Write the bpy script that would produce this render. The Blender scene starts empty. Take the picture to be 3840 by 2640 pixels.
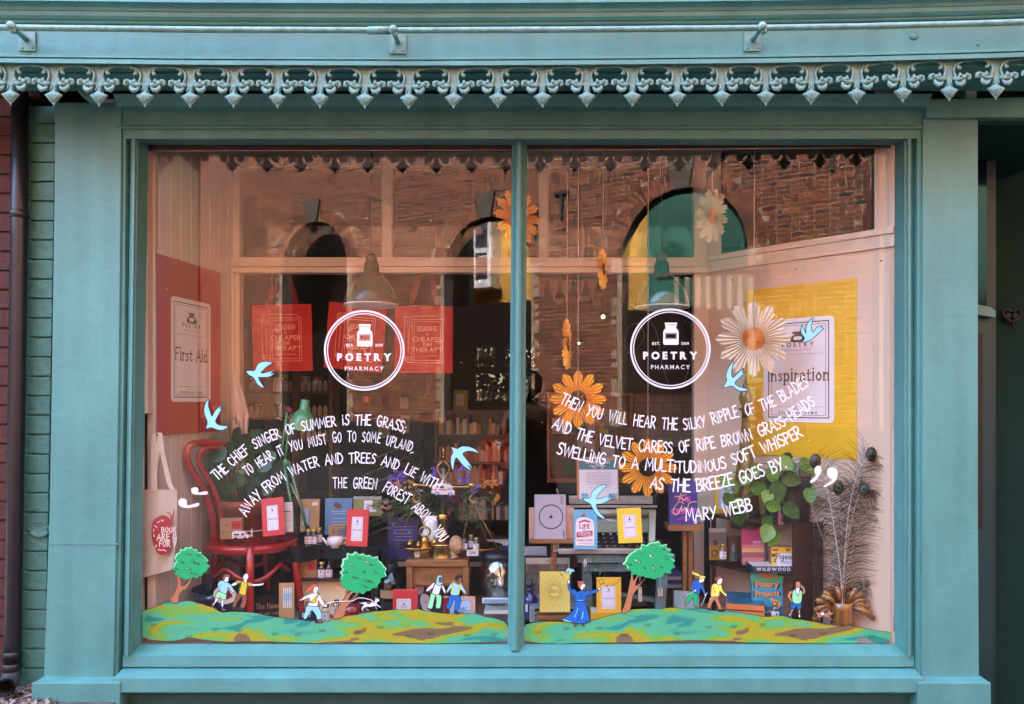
import bpy, bmesh, math, random
from mathutils import Vector, Matrix, Euler
random.seed(7)
R = math.radians
SC = bpy.context.scene
COL = SC.collection
# ---------------------------------------------------------------- camera, world, sun
F, FX, FY, D, ZC = 2765.0, 1997.0, 1502.0, 2.87, 1.45
cam = bpy.data.cameras.new('camera'); cam_o = bpy.data.objects.new('camera', cam); COL.objects.link(cam_o)
cam_o.location = (0, -D, ZC); cam_o.rotation_euler = (R(90), 0, 0)
cam.sensor_fit = 'HORIZONTAL'; cam.sensor_width = 36; cam.lens = 36*F/3840
cam.shift_x = (1920-FX)/3840; cam.shift_y = (FY-1320)/3840
cam.clip_start = 0.02; cam.clip_end = 500
SC.camera = cam_o
w = bpy.data.worlds.new('World'); SC.world = w; w.use_nodes = True
nt = w.node_tree; bg = nt.nodes['Background']
sky = nt.nodes.new('ShaderNodeTexSky'); sky.sky_type = 'NISHITA'; sky.sun_disc = False
SUN_EL, SUN_AZ = R(45), R(-28)
sky.sun_elevation = SUN_EL; sky.sun_rotation = SUN_AZ
sky.dust_density = 3.0; sky.air_density = 1.0; sky.ozone_density = 1.0
wb = nt.nodes.new('ShaderNodeVectorMath'); wb.operation = 'MULTIPLY'; wb.inputs[1].default_value = (1.0, 1.0, .97); nt.links.new(sky.outputs[0], wb.inputs[0]); nt.links.new(wb.outputs[0], bg.inputs[0]); bg.inputs[1].default_value = 0.15
sl = bpy.data.lights.new('sun', 'SUN'); so = bpy.data.objects.new('sun', sl); COL.objects.link(so)
sl.energy = 2.0; sl.angle = R(0.6); sl.color = (1.0, 0.95, 0.88)
sd = Vector((math.sin(SUN_AZ)*math.cos(SUN_EL), math.cos(SUN_AZ)*math.cos(SUN_EL), math.sin(SUN_EL)))
so.rotation_euler = sd.to_track_quat('Z', 'Y').to_euler()
SC.view_settings.view_transform = 'Standard'; SC.view_settings.look = 'None'
SC.view_settings.exposure = 4.55; SC.view_settings.gamma = 1.0; SC.view_settings.use_curve_mapping = False
SC.cycles.max_bounces = 10; SC.cycles.transparent_max_bounces = 24
SC.cycles.caustics_reflective = False; SC.cycles.caustics_refractive = False

# ---------------------------------------------------------------- pixel to place
def P(px, py, y):
    k = (D+y)/F
    return Vector(((px-FX)*k, y, ZC-(py-FY)*k))
def U(u, v, y): return P(u*1.6544, v*1.6544, y)
def K(y): return (D+y)/F
def KU(y): return (D+y)/F*1.6544

# ---------------------------------------------------------------- materials
MC = {}
def mat(name, c, rough=.6, metal=0, var=0., vs=8., bump=0., bs=60., spec=.5, c2=None, stretch=None, coat=0, trans=0, emit=0, island=None, sub=0, wear=None):
    if name in MC: return MC[name]
    m = bpy.data.materials.new(name); m.use_nodes = True; t = m.node_tree; b = t.nodes['Principled BSDF']
    b.inputs['Base Color'].default_value = (*c, 1); b.inputs['Roughness'].default_value = rough
    b.inputs['Metallic'].default_value = metal; b.inputs['Specular IOR Level'].default_value = spec
    if coat: b.inputs['Coat Weight'].default_value = coat; b.inputs['Coat Roughness'].default_value = .08
    if trans: b.inputs['Transmission Weight'].default_value = trans
    if sub: b.inputs['Subsurface Weight'].default_value = sub; b.inputs['Subsurface Radius'].default_value = (.02, .01, .005)
    if emit: b.inputs['Emission Color'].default_value = (*c, 1); b.inputs['Emission Strength'].default_value = emit
    N = t.nodes.new; L = t.links.new
    tc = N('ShaderNodeTexCoord'); src = tc.outputs['Object']
    if stretch:
        mp = N('ShaderNodeMapping'); mp.inputs['Scale'].default_value = stretch; L(src, mp.inputs[0]); src = mp.outputs[0]
    out = None
    if var or c2:
        n = N('ShaderNodeTexNoise'); n.inputs['Scale'].default_value = vs; n.inputs['Detail'].default_value = 8; n.inputs['Roughness'].default_value = .62
        L(src, n.inputs['Vector'])
        r = N('ShaderNodeValToRGB'); r.color_ramp.elements[0].position = .32; r.color_ramp.elements[1].position = .68
        d = c2 if c2 else tuple(x*(1-var) for x in c)
        r.color_ramp.elements[0].color = (*d, 1); r.color_ramp.elements[1].color = (*c, 1)
        L(n.outputs[0], r.inputs[0]); out = r.outputs[0]
    if island:
        g = N('ShaderNodeNewGeometry'); r2 = N('ShaderNodeValToRGB'); cr = r2.color_ramp
        cr.interpolation = 'LINEAR'
        for i, ic in enumerate(island):
            p = i/(len(island)-1)
            e = cr.elements[i] if i < 2 else cr.elements.new(p)
            e.position = p; e.color = (*ic, 1)
        L(g.outputs['Random Per Island'], r2.inputs[0])
        if out:
            mx = N('ShaderNodeMix'); mx.data_type = 'RGBA'; mx.blend_type = 'MULTIPLY'; mx.inputs[0].default_value = .9
            L(r2.outputs[0], mx.inputs[6]); L(out, mx.inputs[7]); out = mx.outputs[2]
        else: out = r2.outputs[0]
    if wear:
        wc, wsc, wth = wear
        n3 = N('ShaderNodeTexNoise'); n3.inputs['Scale'].default_value = wsc; n3.inputs['Detail'].default_value = 10; n3.inputs['Roughness'].default_value = .75; L(src, n3.inputs['Vector'])
        r3 = N('ShaderNodeMapRange'); r3.inputs[1].default_value = wth; r3.inputs[2].default_value = wth+.03; r3.inputs[4].default_value = .75; L(n3.outputs[0], r3.inputs[0])
        n4 = N('ShaderNodeTexNoise'); n4.inputs['Scale'].default_value = 1.3; n4.inputs['Detail'].default_value = 5; mp4 = N('ShaderNodeMapping'); mp4.inputs['Scale'].default_value = (9, 9, .6); L(src, mp4.inputs[0]); L(mp4.outputs[0], n4.inputs['Vector'])
        r4 = N('ShaderNodeMapRange'); r4.inputs[1].default_value = .35; r4.inputs[2].default_value = .75; r4.inputs[3].default_value = 1.06; r4.inputs[4].default_value = .86; L(n4.outputs[0], r4.inputs[0])
        vm = N('ShaderNodeVectorMath'); vm.operation = 'SCALE'; L(out, vm.inputs[0]); L(r4.outputs[0], vm.inputs['Scale'])
        m3 = N('ShaderNodeMix'); m3.data_type = 'RGBA'; m3.inputs[7].default_value = (*wc, 1); L(r3.outputs[0], m3.inputs[0]); L(vm.outputs[0], m3.inputs[6]); out = m3.outputs[2]
    if out: L(out, b.inputs['Base Color'])
    if bump:
        n2 = N('ShaderNodeTexNoise'); n2.inputs['Scale'].default_value = bs; n2.inputs['Detail'].default_value = 6
        L(src, n2.inputs['Vector'])
        bp = N('ShaderNodeBump'); bp.inputs['Strength'].default_value = bump; bp.inputs['Distance'].default_value = .01
        L(n2.outputs[0], bp.inputs['Height']); L(bp.outputs[0], b.inputs['Normal'])
        rr = N('ShaderNodeMapRange'); rr.inputs[3].default_value = max(.05, rough-.1); rr.inputs[4].default_value = min(1, rough+.12)
        L(n2.outputs[0], rr.inputs[0]); L(rr.outputs[0], b.inputs['Roughness'])
    MC[name] = m; return m
def glassmat(name, refl, tint=(1, 1, 1), rough=0.0, wav=0):
    if name in MC: return MC[name]
    m = bpy.data.materials.new(name); m.use_nodes = True; t = m.node_tree; t.nodes.remove(t.nodes['Principled BSDF'])
    N = t.nodes.new; L = t.links.new; o = t.nodes['Material Output']
    tr = N('ShaderNodeBsdfTransparent'); tr.inputs[0].default_value = (*tint, 1)
    gl = N('ShaderNodeBsdfGlossy'); gl.inputs['Roughness'].default_value = rough
    mx = N('ShaderNodeMixShader'); lw = N('ShaderNodeLayerWeight'); lw.inputs[0].default_value = .5
    pw = N('ShaderNodeMath'); pw.operation = 'POWER'; pw.inputs[1].default_value = 5; L(lw.outputs['Facing'], pw.inputs[0])
    mr = N('ShaderNodeMapRange'); mr.inputs[3].default_value = refl; mr.inputs[4].default_value = 1
    L(pw.outputs[0], mr.inputs[0]); L(mr.outputs[0], mx.inputs[0]); L(tr.outputs[0], mx.inputs[1]); L(gl.outputs[0], mx.inputs[2])
    if wav:
        tc = N('ShaderNodeTexCoord'); n = N('ShaderNodeTexNoise'); n.inputs['Scale'].default_value = 1.1; n.inputs['Detail'].default_value = 1
        L(tc.outputs['Object'], n.inputs['Vector'])
        bp = N('ShaderNodeBump'); bp.inputs['Strength'].default_value = wav; bp.inputs['Distance'].default_value = .01
        L(n.outputs[0], bp.inputs['Height']); L(bp.outputs[0], gl.inputs['Normal'])
    L(mx.outputs[0], o.inputs[0]); MC[name] = m; return m
def col(c, rough=.55):
    if isinstance(c, bpy.types.Material): return c
    k = 'print_%02x%02x%02x' % tuple(int(max(0, min(1, x))*255) for x in c)
    return mat(k, c, rough)
def s(r, g, b):  # sRGB 0..255 to linear
    f = lambda x: ((x/255+.055)/1.055)**2.4 if x > 10 else x/255/12.92
    return (f(r), f(g), f(b))

# ---------------------------------------------------------------- mesh builder
def smooth(pts, n=4, closed=True):
    o = []; m = len(pts)
    rng = range(m) if closed else range(m-1)
    for i in rng:
        g = (lambda j: pts[j % m]) if closed else (lambda j: pts[max(0, min(m-1, j))])
        p0, p1, p2, p3 = g(i-1), g(i), g(i+1), g(i+2)
        for q in range(n):
            t = q/n
            o.append(tuple(.5*((2*b)+(-a+c)*t+(2*a-5*b+4*c-d)*t*t+(-a+3*b-3*c+d)*t**3) for a, b, c, d in zip(p0, p1, p2, p3)))
    if not closed: o.append(tuple(pts[-1]))
    return o
class MB:
    def __init__(self): self.v = []; self.f = []; self.m = []; self.mats = []; self.sm = []
    def mi(self, m):
        if m not in self.mats: self.mats.append(m)
        return self.mats.index(m)
    def add(self, vs, fs, m=None, sm=False):
        b = len(self.v); self.v += [tuple(x) for x in vs]
        i = self.mi(m) if m is not None else 0
        for f in fs: self.f.append([b+j for j in f]); self.m.append(i); self.sm.append(sm)
        return self
    def box(self, x0, x1, y0, y1, z0, z1, m=None, M=None):
        vs = [Vector((x, y, z)) for x in (x0, x1) for y in (y0, y1) for z in (z0, z1)]
        if M is not None: vs = [M @ q for q in vs]
        return self.add(vs, [(0, 1, 3, 2), (4, 6, 7, 5), (0, 4, 5, 1), (2, 3, 7, 6), (0, 2, 6, 4), (1, 5, 7, 3)], m)
    def prism(self, pts, d, m=None):   # pts: 3d loop, d: depth vector
        n = len(pts); d = Vector(d); a = [Vector(p) for p in pts]
        return self.add(a+[p+d for p in a], [list(range(n)), list(range(2*n-1, n-1, -1))]+[(i, i+n, (i+1) % n+n, (i+1) % n) for i in range(n)], m)
    def tube(self, path, r, n=8, closed=False, m=None, cap=True, sy=1.):
        path = [Vector(p) for p in path]; k = len(path)
        rs = r if isinstance(r, (list, tuple)) else [r]*k
        vs = []; up = None
        for i, p in enumerate(path):
            if closed: t = path[(i+1) % k]-path[i-1]
            else: t = path[min(i+1, k-1)]-path[max(i-1, 0)]
            if t.length < 1e-9: t = Vector((0, 0, 1))
            t.normalize()
            if up is None: up = Vector((0, 1, 0)) if abs(t.y) < .8 else Vector((0, 0, 1))
            a = t.cross(up)
            if a.length < 1e-6: a = t.orthogonal()
            a.normalize(); b = a.cross(t); b.normalize(); up = b
            for j in range(n):
                g = 2*math.pi*j/n; vs.append(p+a*math.cos(g)*rs[i]+b*math.sin(g)*rs[i]*sy)
        fs = [(i*n+j, i*n+(j+1) % n, ((i+1) % k)*n+(j+1) % n, ((i+1) % k)*n+j) for i in range(k if closed else k-1) for j in range(n)]
        self.add(vs, fs, m, True)
        if cap and not closed:
            b = len(self.v)-len(vs)
            for q in (list(range(n))[::-1], list(range((k-1)*n, k*n))):
                self.f.append([b+j for j in q]); self.m.append(self.m[-1]); self.sm.append(False)
        return self
    def lathe(self, prof, c=(0, 0, 0), n=20, m=None, sx=1, sy=1, M=None, a0=0):
        vs = []; c = Vector(c)
        for r, z in prof:
            for j in range(n):
                g = a0+2*math.pi*j/n; q = Vector((r*math.cos(g)*sx, r*math.sin(g)*sy, z))
                if M is not None: q = M @ q
                vs.append(c+q)
        k = len(prof)
        fs = [(i*n+j, i*n+(j+1) % n, (i+1)*n+(j+1) % n, (i+1)*n+j) for i in range(k-1) for j in range(n)]
        if prof[0][0] > 1e-5: fs.append(list(range(n))[::-1])
        if prof[-1][0] > 1e-5: fs.append(list(range((k-1)*n, k*n)))
        return self.add(vs, fs, m, True)
    def ball(self, c, r, m=None, n=10, k=6):
        rr = r if isinstance(r, (tuple, list)) else (r, r, r)
        return self.lathe([(math.sin(math.pi*i/k)+1e-6, -math.cos(math.pi*i/k)*rr[2]) for i in range(k+1)], c, n, m, rr[0], rr[1])
    def stroke(self, pts, w, fn, m=None, closed=False, cap=True):  # flat ribbon in 2d, fn maps 2d->3d
        pts = [Vector((p[0], p[1])) for p in pts]
        q = [pts[0]]
        for p in pts[1:]:
            if (p-q[-1]).length > 1e-7: q.append(p)
        pts = q; k = len(pts)
        if k < 2: return self
        L = []; Rr = []
        for i in range(k):
            a = pts[i-1] if (i > 0 or closed) else None; b = pts[(i+1) % k] if (i < k-1 or closed) else None
            d1 = (pts[i]-a).normalized() if a is not None else None; d2 = (b-pts[i]).normalized() if b is not None else None
            if d1 is None: d1 = d2
            if d2 is None: d2 = d1
            t = d1+d2
            if t.length < .3: t = d1
            t.normalize(); nn = Vector((-t.y, t.x)); sc = 1/max(.55, nn.dot(Vector((-d1.y, d1.x))))
            e = pts[i]
            if cap and not closed:
                if i == 0: e = e-d1*w*.18
                if i == k-1: e = e+d1*w*.18
            L.append(e+nn*w/2*sc); Rr.append(e-nn*w/2*sc)
        vs = L+Rr; fs = [(i, (i+1) % k, (i+1) % k+k, i+k) for i in range(k if closed else k-1)]
        if cap and not closed:
            for i, sg in ((0, -1), (k-1, 1)):
                d = (pts[1]-pts[0]).normalized() if i == 0 else (pts[-1]-pts[-2]).normalized()
                e = (L[i]+Rr[i])/2; nn = Vector((-d.y, d.x)); b = len(vs)
                arc = [e+nn*w/2*math.cos(g)+d*sg*w/2*math.sin(g) for g in (R(45), R(90), R(135))]
                vs += arc; fs.append((i, b, b+1, b+2, i+k))
        return self.add([fn(p.x, p.y) for p in vs], fs, m)
    def build(self, name, m=None, parent=None, world=False, bevel=0, segs=2, kind=None):
        me = bpy.data.meshes.new(name)
        vs = self.v
        if world and parent is not None:
            o0 = parent['_o'] if '_o' in parent else parent.location
            vs = [(a-o0[0], b-o0[1], c-o0[2]) for a, b, c in vs]
        me.from_pydata(vs, [], self.f)
        ms = self.mats if self.mats else [m]
        if ms == [None]: ms = [m]
        for x in ms: me.materials.append(x if x is not None else m)
        me.polygons.foreach_set('material_index', self.m); me.polygons.foreach_set('use_smooth', self.sm)
        bm = bmesh.new(); bm.from_mesh(me)
        if bevel:
            ed = [e for e in bm.edges if len(e.link_faces) == 2 and e.calc_face_angle(0) > .6]
            bmesh.ops.bevel(bm, geom=ed, offset=bevel, segments=segs, profile=.6, affect='EDGES', clamp_overlap=True)
            for f in bm.faces: f.smooth = False
        if len(bm.faces) < 60000: bmesh.ops.recalc_face_normals(bm, faces=bm.faces)
        bm.to_mesh(me); bm.free(); me.update()
        o = bpy.data.objects.new(name, me); COL.objects.link(o)
        if parent is not None: o.parent = parent
        if kind: o['kind'] = kind
        return o
def thing(name, label, cat, loc=(0, 0, 0), rot=(0, 0, 0), group=None):
    o = bpy.data.objects.new(name, None); COL.objects.link(o); o.location = loc; o.rotation_euler = rot
    o.empty_display_size = .05; o['label'] = label; o['category'] = cat
    if group: o['group'] = group
    return o
def tag(o, label, cat, group=None):
    o['label'] = label; o['category'] = cat
    if group: o['group'] = group
    return o
def struct(o): o['kind'] = 'structure'; return o
def stuff(o): o['kind'] = 'stuff'; return o
def part(name, mb, m, root, **k): return mb.build(name, m, root, **k)
def copy_tree(o, parent=None):
    c = o.copy(); COL.objects.link(c)
    if parent is not None: c.parent = parent
    for ch in list(o.children): copy_tree(ch, c)
    return c

# ---------------------------------------------------------------- fonts
BF = {}
def bfont(text, bold=0):
    k = (text, bold)
    if k in BF: return BF[k]
    c = bpy.data.curves.new('t', 'FONT'); c.body = text; c.size = 1; c.resolution_u = 3; c.align_x = 'LEFT'; c.offset = bold
    o = bpy.data.objects.new('t', c); me = bpy.data.meshes.new_from_object(o)
    vs = [(v.co.x, v.co.y) for v in me.vertices]; fs = [tuple(p.vertices) for p in me.polygons]
    bpy.data.objects.remove(o); bpy.data.curves.remove(c); bpy.data.meshes.remove(me)
    if vs:
        x0 = min(v[0] for v in vs); x1 = max(v[0] for v in vs)
        vs = [(x-x0, y) for x, y in vs]; W = x1-x0
    else: W = .3
    BF[k] = (vs, fs, W); return BF[k]
G = {  # stroke glyphs: (width, [strokes]); leading 'c' = curved
 'A': (.62, [[(.0, 0), (.32, 1), (.62, 0)], [(.1, .34), (.54, .34)]]),
 'B': (.52, [[(.02, 0), (.02, 1)], ['c', (.0, .99), (.34, .97), (.44, .77), (.28, .56), (.04, .53)], ['c', (.04, .53), (.4, .48), (.52, .26), (.36, .03), (0, .0)]]),
 'C': (.5, [['c', (.5, .86), (.3, 1), (.08, .76), (.02, .4), (.16, .04), (.36, 0), (.5, .16)]]),
 'D': (.56, [[(.03, 0), (.03, 1)], ['c', (.0, .99), (.32, .92), (.55, .52), (.36, .08), (0, 0)]]),
 'E': (.44, [[(.44, 1), (.03, .98), (.03, .02), (.46, .0)], [(.03, .52), (.36, .53)]]),
 'F': (.44, [[(.46, 1), (.03, .97), (.03, 0)], [(.03, .52), (.36, .54)]]),
 'G': (.56, [['c', (.5, .88), (.3, 1), (.08, .76), (.02, .4), (.14, .05), (.34, 0), (.52, .16), (.54, .42)], [(.3, .42), (.56, .44)]]),
 'H': (.54, [[(.03, 0), (.03, 1)], [(.5, 0), (.52, 1)], [(.03, .5), (.5, .52)]]),
 'I': (.14, [[(.07, 0), (.07, .98)]]),
 'i': (.14, [[(.07, 0), (.07, .66)], [(.07, .93), (.07, .97)]]),
 'J': (.4, [['c', (.4, 1), (.4, .3), (.25, 0), (.0, .15)]]),
 'K': (.5, [[(.03, 0), (.03, 1)], [(.48, .98), (.05, .44), (.5, 0)]]),
 'L': (.42, [[(.03, 1), (.03, .02), (.44, .0)]]),
 'M': (.72, [[(.0, 0), (.1, 1), (.36, .3), (.62, 1), (.7, 0)]]),
 'N': (.56, [[(.02, 0), (.04, .98), (.5, .03), (.54, 1)]]),
 'O': (.56, [['c', (.28, 1), (.06, .76), (.03, .36), (.24, 0), (.48, .2), (.54, .64), (.4, .94), (.26, 1)]]),
 'P': (.46, [[(.03, 0), (.03, 1)], ['c', (.0, .99), (.34, .96), (.46, .72), (.3, .48), (.03, .44)]]),
 'R': (.52, [[(.03, 0), (.03, 1)], ['c', (.0, .99), (.34, .96), (.44, .74), (.3, .52), (.04, .48)], [(.14, .48), (.52, 0)]]),
 'S': (.46, [['c', (.44, .88), (.26, 1), (.06, .84), (.1, .62), (.34, .46), (.42, .22), (.24, 0), (.0, .1)]]),
 'T': (.54, [[(0, .98), (.56, 1)], [(.28, 1), (.27, 0)]]),
 'U': (.54, [['c', (.02, 1), (.02, .4), (.12, .04), (.32, 0), (.48, .2), (.53, .6), (.53, 1)]]),
 'V': (.56, [[(0, 1), (.28, 0), (.56, 1)]]),
 'W': (.76, [[(0, 1), (.18, 0), (.38, .8), (.56, 0), (.76, 1)]]),
 'X': (.5, [[(0, 0), (.5, 1)], [(0, 1), (.5, 0)]]),
 'Y': (.54, [[(0, 1), (.26, .48)], [(.56, 1), (.16, 0)]]),
 'Z': (.48, [[(.02, 1), (.48, .98), (.02, .03), (.5, .0)]]),
 '-': (.4, [[(.02, .42), (.38, .48)]]), '.': (.1, [[(.05, .02), (.05, .05)]]), ',': (.14, [[(.1, .12), (.02, -.14)]]),
 ';': (.14, [[(.1, .12), (.02, -.14)], [(.09, .5), (.09, .54)]]), "'": (.1, [[(.06, 1), (.04, .8)]]),
 'a': (.42, [['c', (.04, .5), (.22, .62), (.36, .46), (.36, .05), (.42, 0)], ['c', (.36, .36), (.1, .3), (.03, .12), (.16, 0), (.36, .12)]]),
 'b': (.44, [[(.05, 1), (.05, 0)], ['c', (.05, .45), (.3, .6), (.43, .3), (.28, 0), (.05, .1)]]),
 'c': (.38, [['c', (.38, .5), (.2, .6), (.03, .3), (.18, 0), (.38, .1)]]),
 'd': (.46, [[(.38, 1), (.38, .05), (.46, 0)], ['c', (.38, .5), (.16, .6), (.03, .3), (.14, 0), (.38, .12)]]),
 'e': (.4, [['c', (.05, .32), (.38, .34), (.22, .6), (.03, .3), (.18, 0), (.38, .1)]]),
 'f': (.3, [['c', (.34, .95), (.2, 1), (.12, .8), (.12, 0)], [(0, .58), (.28, .58)]]),
 'g': (.44, [['c', (.38, .5), (.16, .6), (.03, .3), (.16, .06), (.38, .2)], ['c', (.38, .58), (.38, -.1), (.2, -.3), (.03, -.2)]]),
 'h': (.46, [[(.05, 1), (.05, 0)], ['c', (.05, .4), (.25, .6), (.38, .4), (.38, 0)]]),
 'j': (.2, [['c', (.14, .6), (.14, -.1), (.0, -.25)], [(.14, .85), (.14, .88)]]),
 'k': (.4, [[(.05, 1), (.05, 0)], [(.38, .58), (.08, .26), (.4, 0)]]), 'l': (.12, [[(.06, 1), (.06, 0)]]),
 'm': (.66, [[(.05, .6), (.05, 0)], ['c', (.05, .4), (.22, .6), (.32, .4), (.32, 0)], ['c', (.32, .4), (.48, .6), (.58, .4), (.58, 0)]]),
 'n': (.46, [[(.05, .6), (.05, 0)], ['c', (.05, .4), (.25, .6), (.38, .4), (.38, 0)]]),
 'o': (.44, [['c', (.22, .6), (.03, .3), (.22, 0), (.42, .3), (.22, .6)]]),
 'p': (.46, [[(.05, .6), (.05, -.32)], ['c', (.05, .45), (.28, .6), (.43, .3), (.28, 0), (.05, .1)]]),
 'r': (.32, [[(.06, .6), (.06, 0)], ['c', (.06, .38), (.18, .58), (.32, .54)]]),
 's': (.34, [['c', (.32, .5), (.16, .6), (.05, .45), (.28, .22), (.18, 0), (.02, .08)]]),
 't': (.3, [['c', (.12, .85), (.12, .1), (.2, 0), (.3, .06)], [(0, .58), (.28, .58)]]),
 'u': (.44, [['c', (.04, .6), (.06, .1), (.22, 0), (.38, .2)], [(.38, .6), (.38, 0)]]),
 'v': (.4, [[(0, .6), (.2, 0), (.4, .6)]]), 'w': (.6, [[(0, .6), (.16, 0), (.3, .5), (.44, 0), (.6, .6)]]),
 'y': (.42, [[(0, .6), (.2, .02)], [(.42, .6), (.1, -.32)]]),
}
SER = set('FIiAnrpdtm')
def glyph(mb, ch, fn, wd, m, serif=False):
    if ch not in G: return
    for i, st in enumerate(G[ch][1]):
        pts = smooth(st[1:], 4, False) if st[0] == 'c' else st
        mb.stroke(pts, wd*(1.25 if serif and abs(pts[0][0]-pts[-1][0]) < .06 else 1), lambda a, b, i=i: fn(a, b, i*.00006), m)
    if serif:
        for st in G[ch][1]:
            p = [q for q in st if q != 'c']
            if st[0] == 'c' and ch not in 'nrp': continue
            for q in (p[0], p[-1]):
                if q[1] in (0, 1, .98, .6, .66, -.32): mb.stroke([(q[0]-.09, q[1]), (q[0]+.09, q[1])], wd*.55, lambda a, b: fn(a, b, .0003), m)
def gw(text, sp=.2): return sum((G[c][0] if c in G else .26)+sp for c in text)-sp

# ---------------------------------------------------------------- flat prints. mapping fn(u,v,layer) -> 3d ; u,v 0..1 with v down
def draw(items, fn, w, h, mb=None, L0=0):
    mb = mb or MB(); L = L0
    a = h/w
    for it in items:
        L += 1; k = it[0]; ff = lambda x, y, e=0, L=L: fn(x, y, L+e/.0001*.5)
        if k == 'r': _, u0, v0, u1, v1, c = it; mb.add([ff(u0, v1), ff(u1, v1), ff(u1, v0), ff(u0, v0)], [(0, 1, 2, 3)], col(c))
        elif k in 'pP':
            pts = it[1] if k == 'p' else smooth(it[1], 4); mb.add([ff(x, y) for x, y in pts], [list(range(len(pts)))], col(it[2]))
        elif k == 'R':
            _, u0, v0, u1, v1, rr, c = it; pts = []
            for cx, cy, g0 in ((u1-rr, v0+rr/a, -90), (u1-rr, v1-rr/a, 0), (u0+rr, v1-rr/a, 90), (u0+rr, v0+rr/a, 180)):
                for g in (0, 30, 60, 90): pts.append((cx+rr*math.cos(R(g0+g)), cy+rr/a*math.sin(R(g0+g))))
            mb.add([ff(*p) for p in pts], [list(range(len(pts)))], col(c))
        elif k == 'c':
            _, u, v, r, c = it; mb.add([ff(u+r*math.cos(R(g)), v+r/a*math.sin(R(g))) for g in range(0, 360, 15)], [list(range(24))], col(c))
        elif k == 'o':
            _, u, v, r, t, c = it
            vs = [ff(u+q*math.cos(R(g)), v+q/a*math.sin(R(g))) for g in range(0, 360, 5) for q in (r, r+t)]
            mb.add(vs, [(2*i, 2*i+1, (2*i+3) % 144, (2*i+2) % 144) for i in range(72)], col(c))
        elif k in 'ln':
            pts = it[1]; 
            if len(it) > 4: pts = smooth(pts, 4, k == 'n')
            mb.stroke([(x, y*a) for x, y in pts], it[2], lambda x, y: ff(x, y/a), col(it[3]), closed=(k == 'n'))
        elif k == 'b':
            _, u0, v0, u1, v1, t, c = it
            mb.stroke([(u0, v0*a), (u1, v0*a), (u1, v1*a), (u0, v1*a)], t, lambda x, y: ff(x, y/a), col(c), closed=True)
        elif k == 't':   # ('t',text,u,v(base),size,col,bold,spacing)
            _, tx, u, v, sz, c = it[:6]; bold = it[6] if len(it) > 6 else 0; sp = it[7] if len(it) > 7 else .08
            chars = [(ch, bfont(ch, bold) if ch != ' ' else ([], [], .3)) for ch in tx]
            W = sum(g[1][2]+sp for g in chars)-sp; x = u-W*sz/2
            for ch, (vs, fs, gwid) in chars:
                if vs: mb.add([ff(x+p[0]*sz, v-p[1]*sz/a) for p in vs], fs, col(c))
                x += (gwid+sp)*sz
        elif k in 'sS':  # stroke text ('s',text,u,v,size,col,wd)
            _, tx, u, v, sz, c = it[:6]; wd = it[6] if len(it) > 6 else .14; sp = .16
            x = u-gw(tx, sp)*sz/2
            for ch in tx:
                if ch in G:
                    glyph(mb, ch, lambda p, q, e=0, x=x: ff(x+p*sz, v-q*sz/a, e), wd, col(c), serif=(k == 'S'))
                    x += (G[ch][0]+sp)*sz
                else: x += .42*sz
    return mb
def flat(items, w, h, root, name='cover_print', y=-.0006):
    if not items: return None
    fn = lambda u, v, L: ((u-.5)*w, y-.0001*L, (1-v)*h)
    return draw(items, fn, w, h).build(name, None, root)
# ================================================================ materials
TEAL = mat('teal_paint', (.112, .322, .295), .40, var=.2, vs=2.6, bump=.22, bs=30, wear=((.36, .42, .38), 22, .665))
TEALB = mat('teal_masonry_paint', (.07, .22, .18), .55, var=.28, vs=6, bump=.8, bs=22, wear=((.3, .42, .38), 30, .68))
TEALC = mat('teal_iron_paint', (.22, .41, .36), .4, var=.35, vs=40, bump=.35, bs=70, wear=((.2, .10, .06), 34, .70))
CREAM = mat('cream_paint', (.72, .57, .45), .5, var=.12, vs=3, bump=.08, bs=30)
BOARD = mat('cream_board_paint', (.68, .56, .47), .55, var=.12, vs=4, bump=.1, bs=40)
REDP = mat('red_gloss_paint', (.42, .018, .014), .22, var=.25, vs=14, bump=.06, bs=60, coat=.5)
WOODM = mat('oak_wood', (.36, .16, .055), .42, var=.45, vs=9, bump=.1, bs=30, stretch=(1, 1, 8))
WOODH = mat('oak_wood_horizontal', (.38, .17, .06), .42, var=.45, vs=9, bump=.1, bs=30, stretch=(1, 8, 8))
WOODD = mat('dark_wood', (.06, .024, .014), .35, var=.5, vs=7, bump=.12, bs=30, stretch=(1, 1, 6))
BLUEW = mat('worn_pale_blue_paint', (.16, .27, .30), .6, var=.1, vs=12, bump=.3, bs=40, c2=(.07, .10, .10))
BRASS = mat('brass', (.55, .34, .10), .22, metal=1, var=.45, vs=25, bump=.08, bs=60)
STEEL = mat('grey_metal', (.48, .48, .45), .28, metal=.35, var=.3, vs=20)
BLACK = mat('black_enamel', (.006, .006, .008), .18, coat=.3)
BLACKM = mat('black_matt', (.01, .009, .009), .6)
WHITE = mat('white_vinyl', (.85, .87, .9), .5)
INK = col((.012, .012, .014))
PAPER = mat('paper_white', (.72, .71, .68), .7, var=.05, vs=20)
KRAFT = mat('kraft_card', (.42, .25, .12), .7, var=.12, vs=30)
CANVAS = mat('canvas_cloth', (.68, .58, .47), .85, var=.1, vs=30, bump=.4, bs=400)
LEAF = mat('leaf_green', (.07, .16, .035), .35, var=.45, vs=14)
LEAFD = mat('leaf_dark_green', (.035, .085, .03), .33, var=.45, vs=14)
LEAFL = mat('leaf_light_green', (.16, .33, .05), .35, var=.35, vs=18)
PANE = glassmat('window_glass', .024, (.985, .99, .985), 0, .003)
TRG = glassmat('transom_glass', .022, (.93, .94, .92))
CLEAR = glassmat('clear_glass', .10, (.93, .95, .94))
AMBER = glassmat('amber_glass', .12, (.80, .42, .10))
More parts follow.
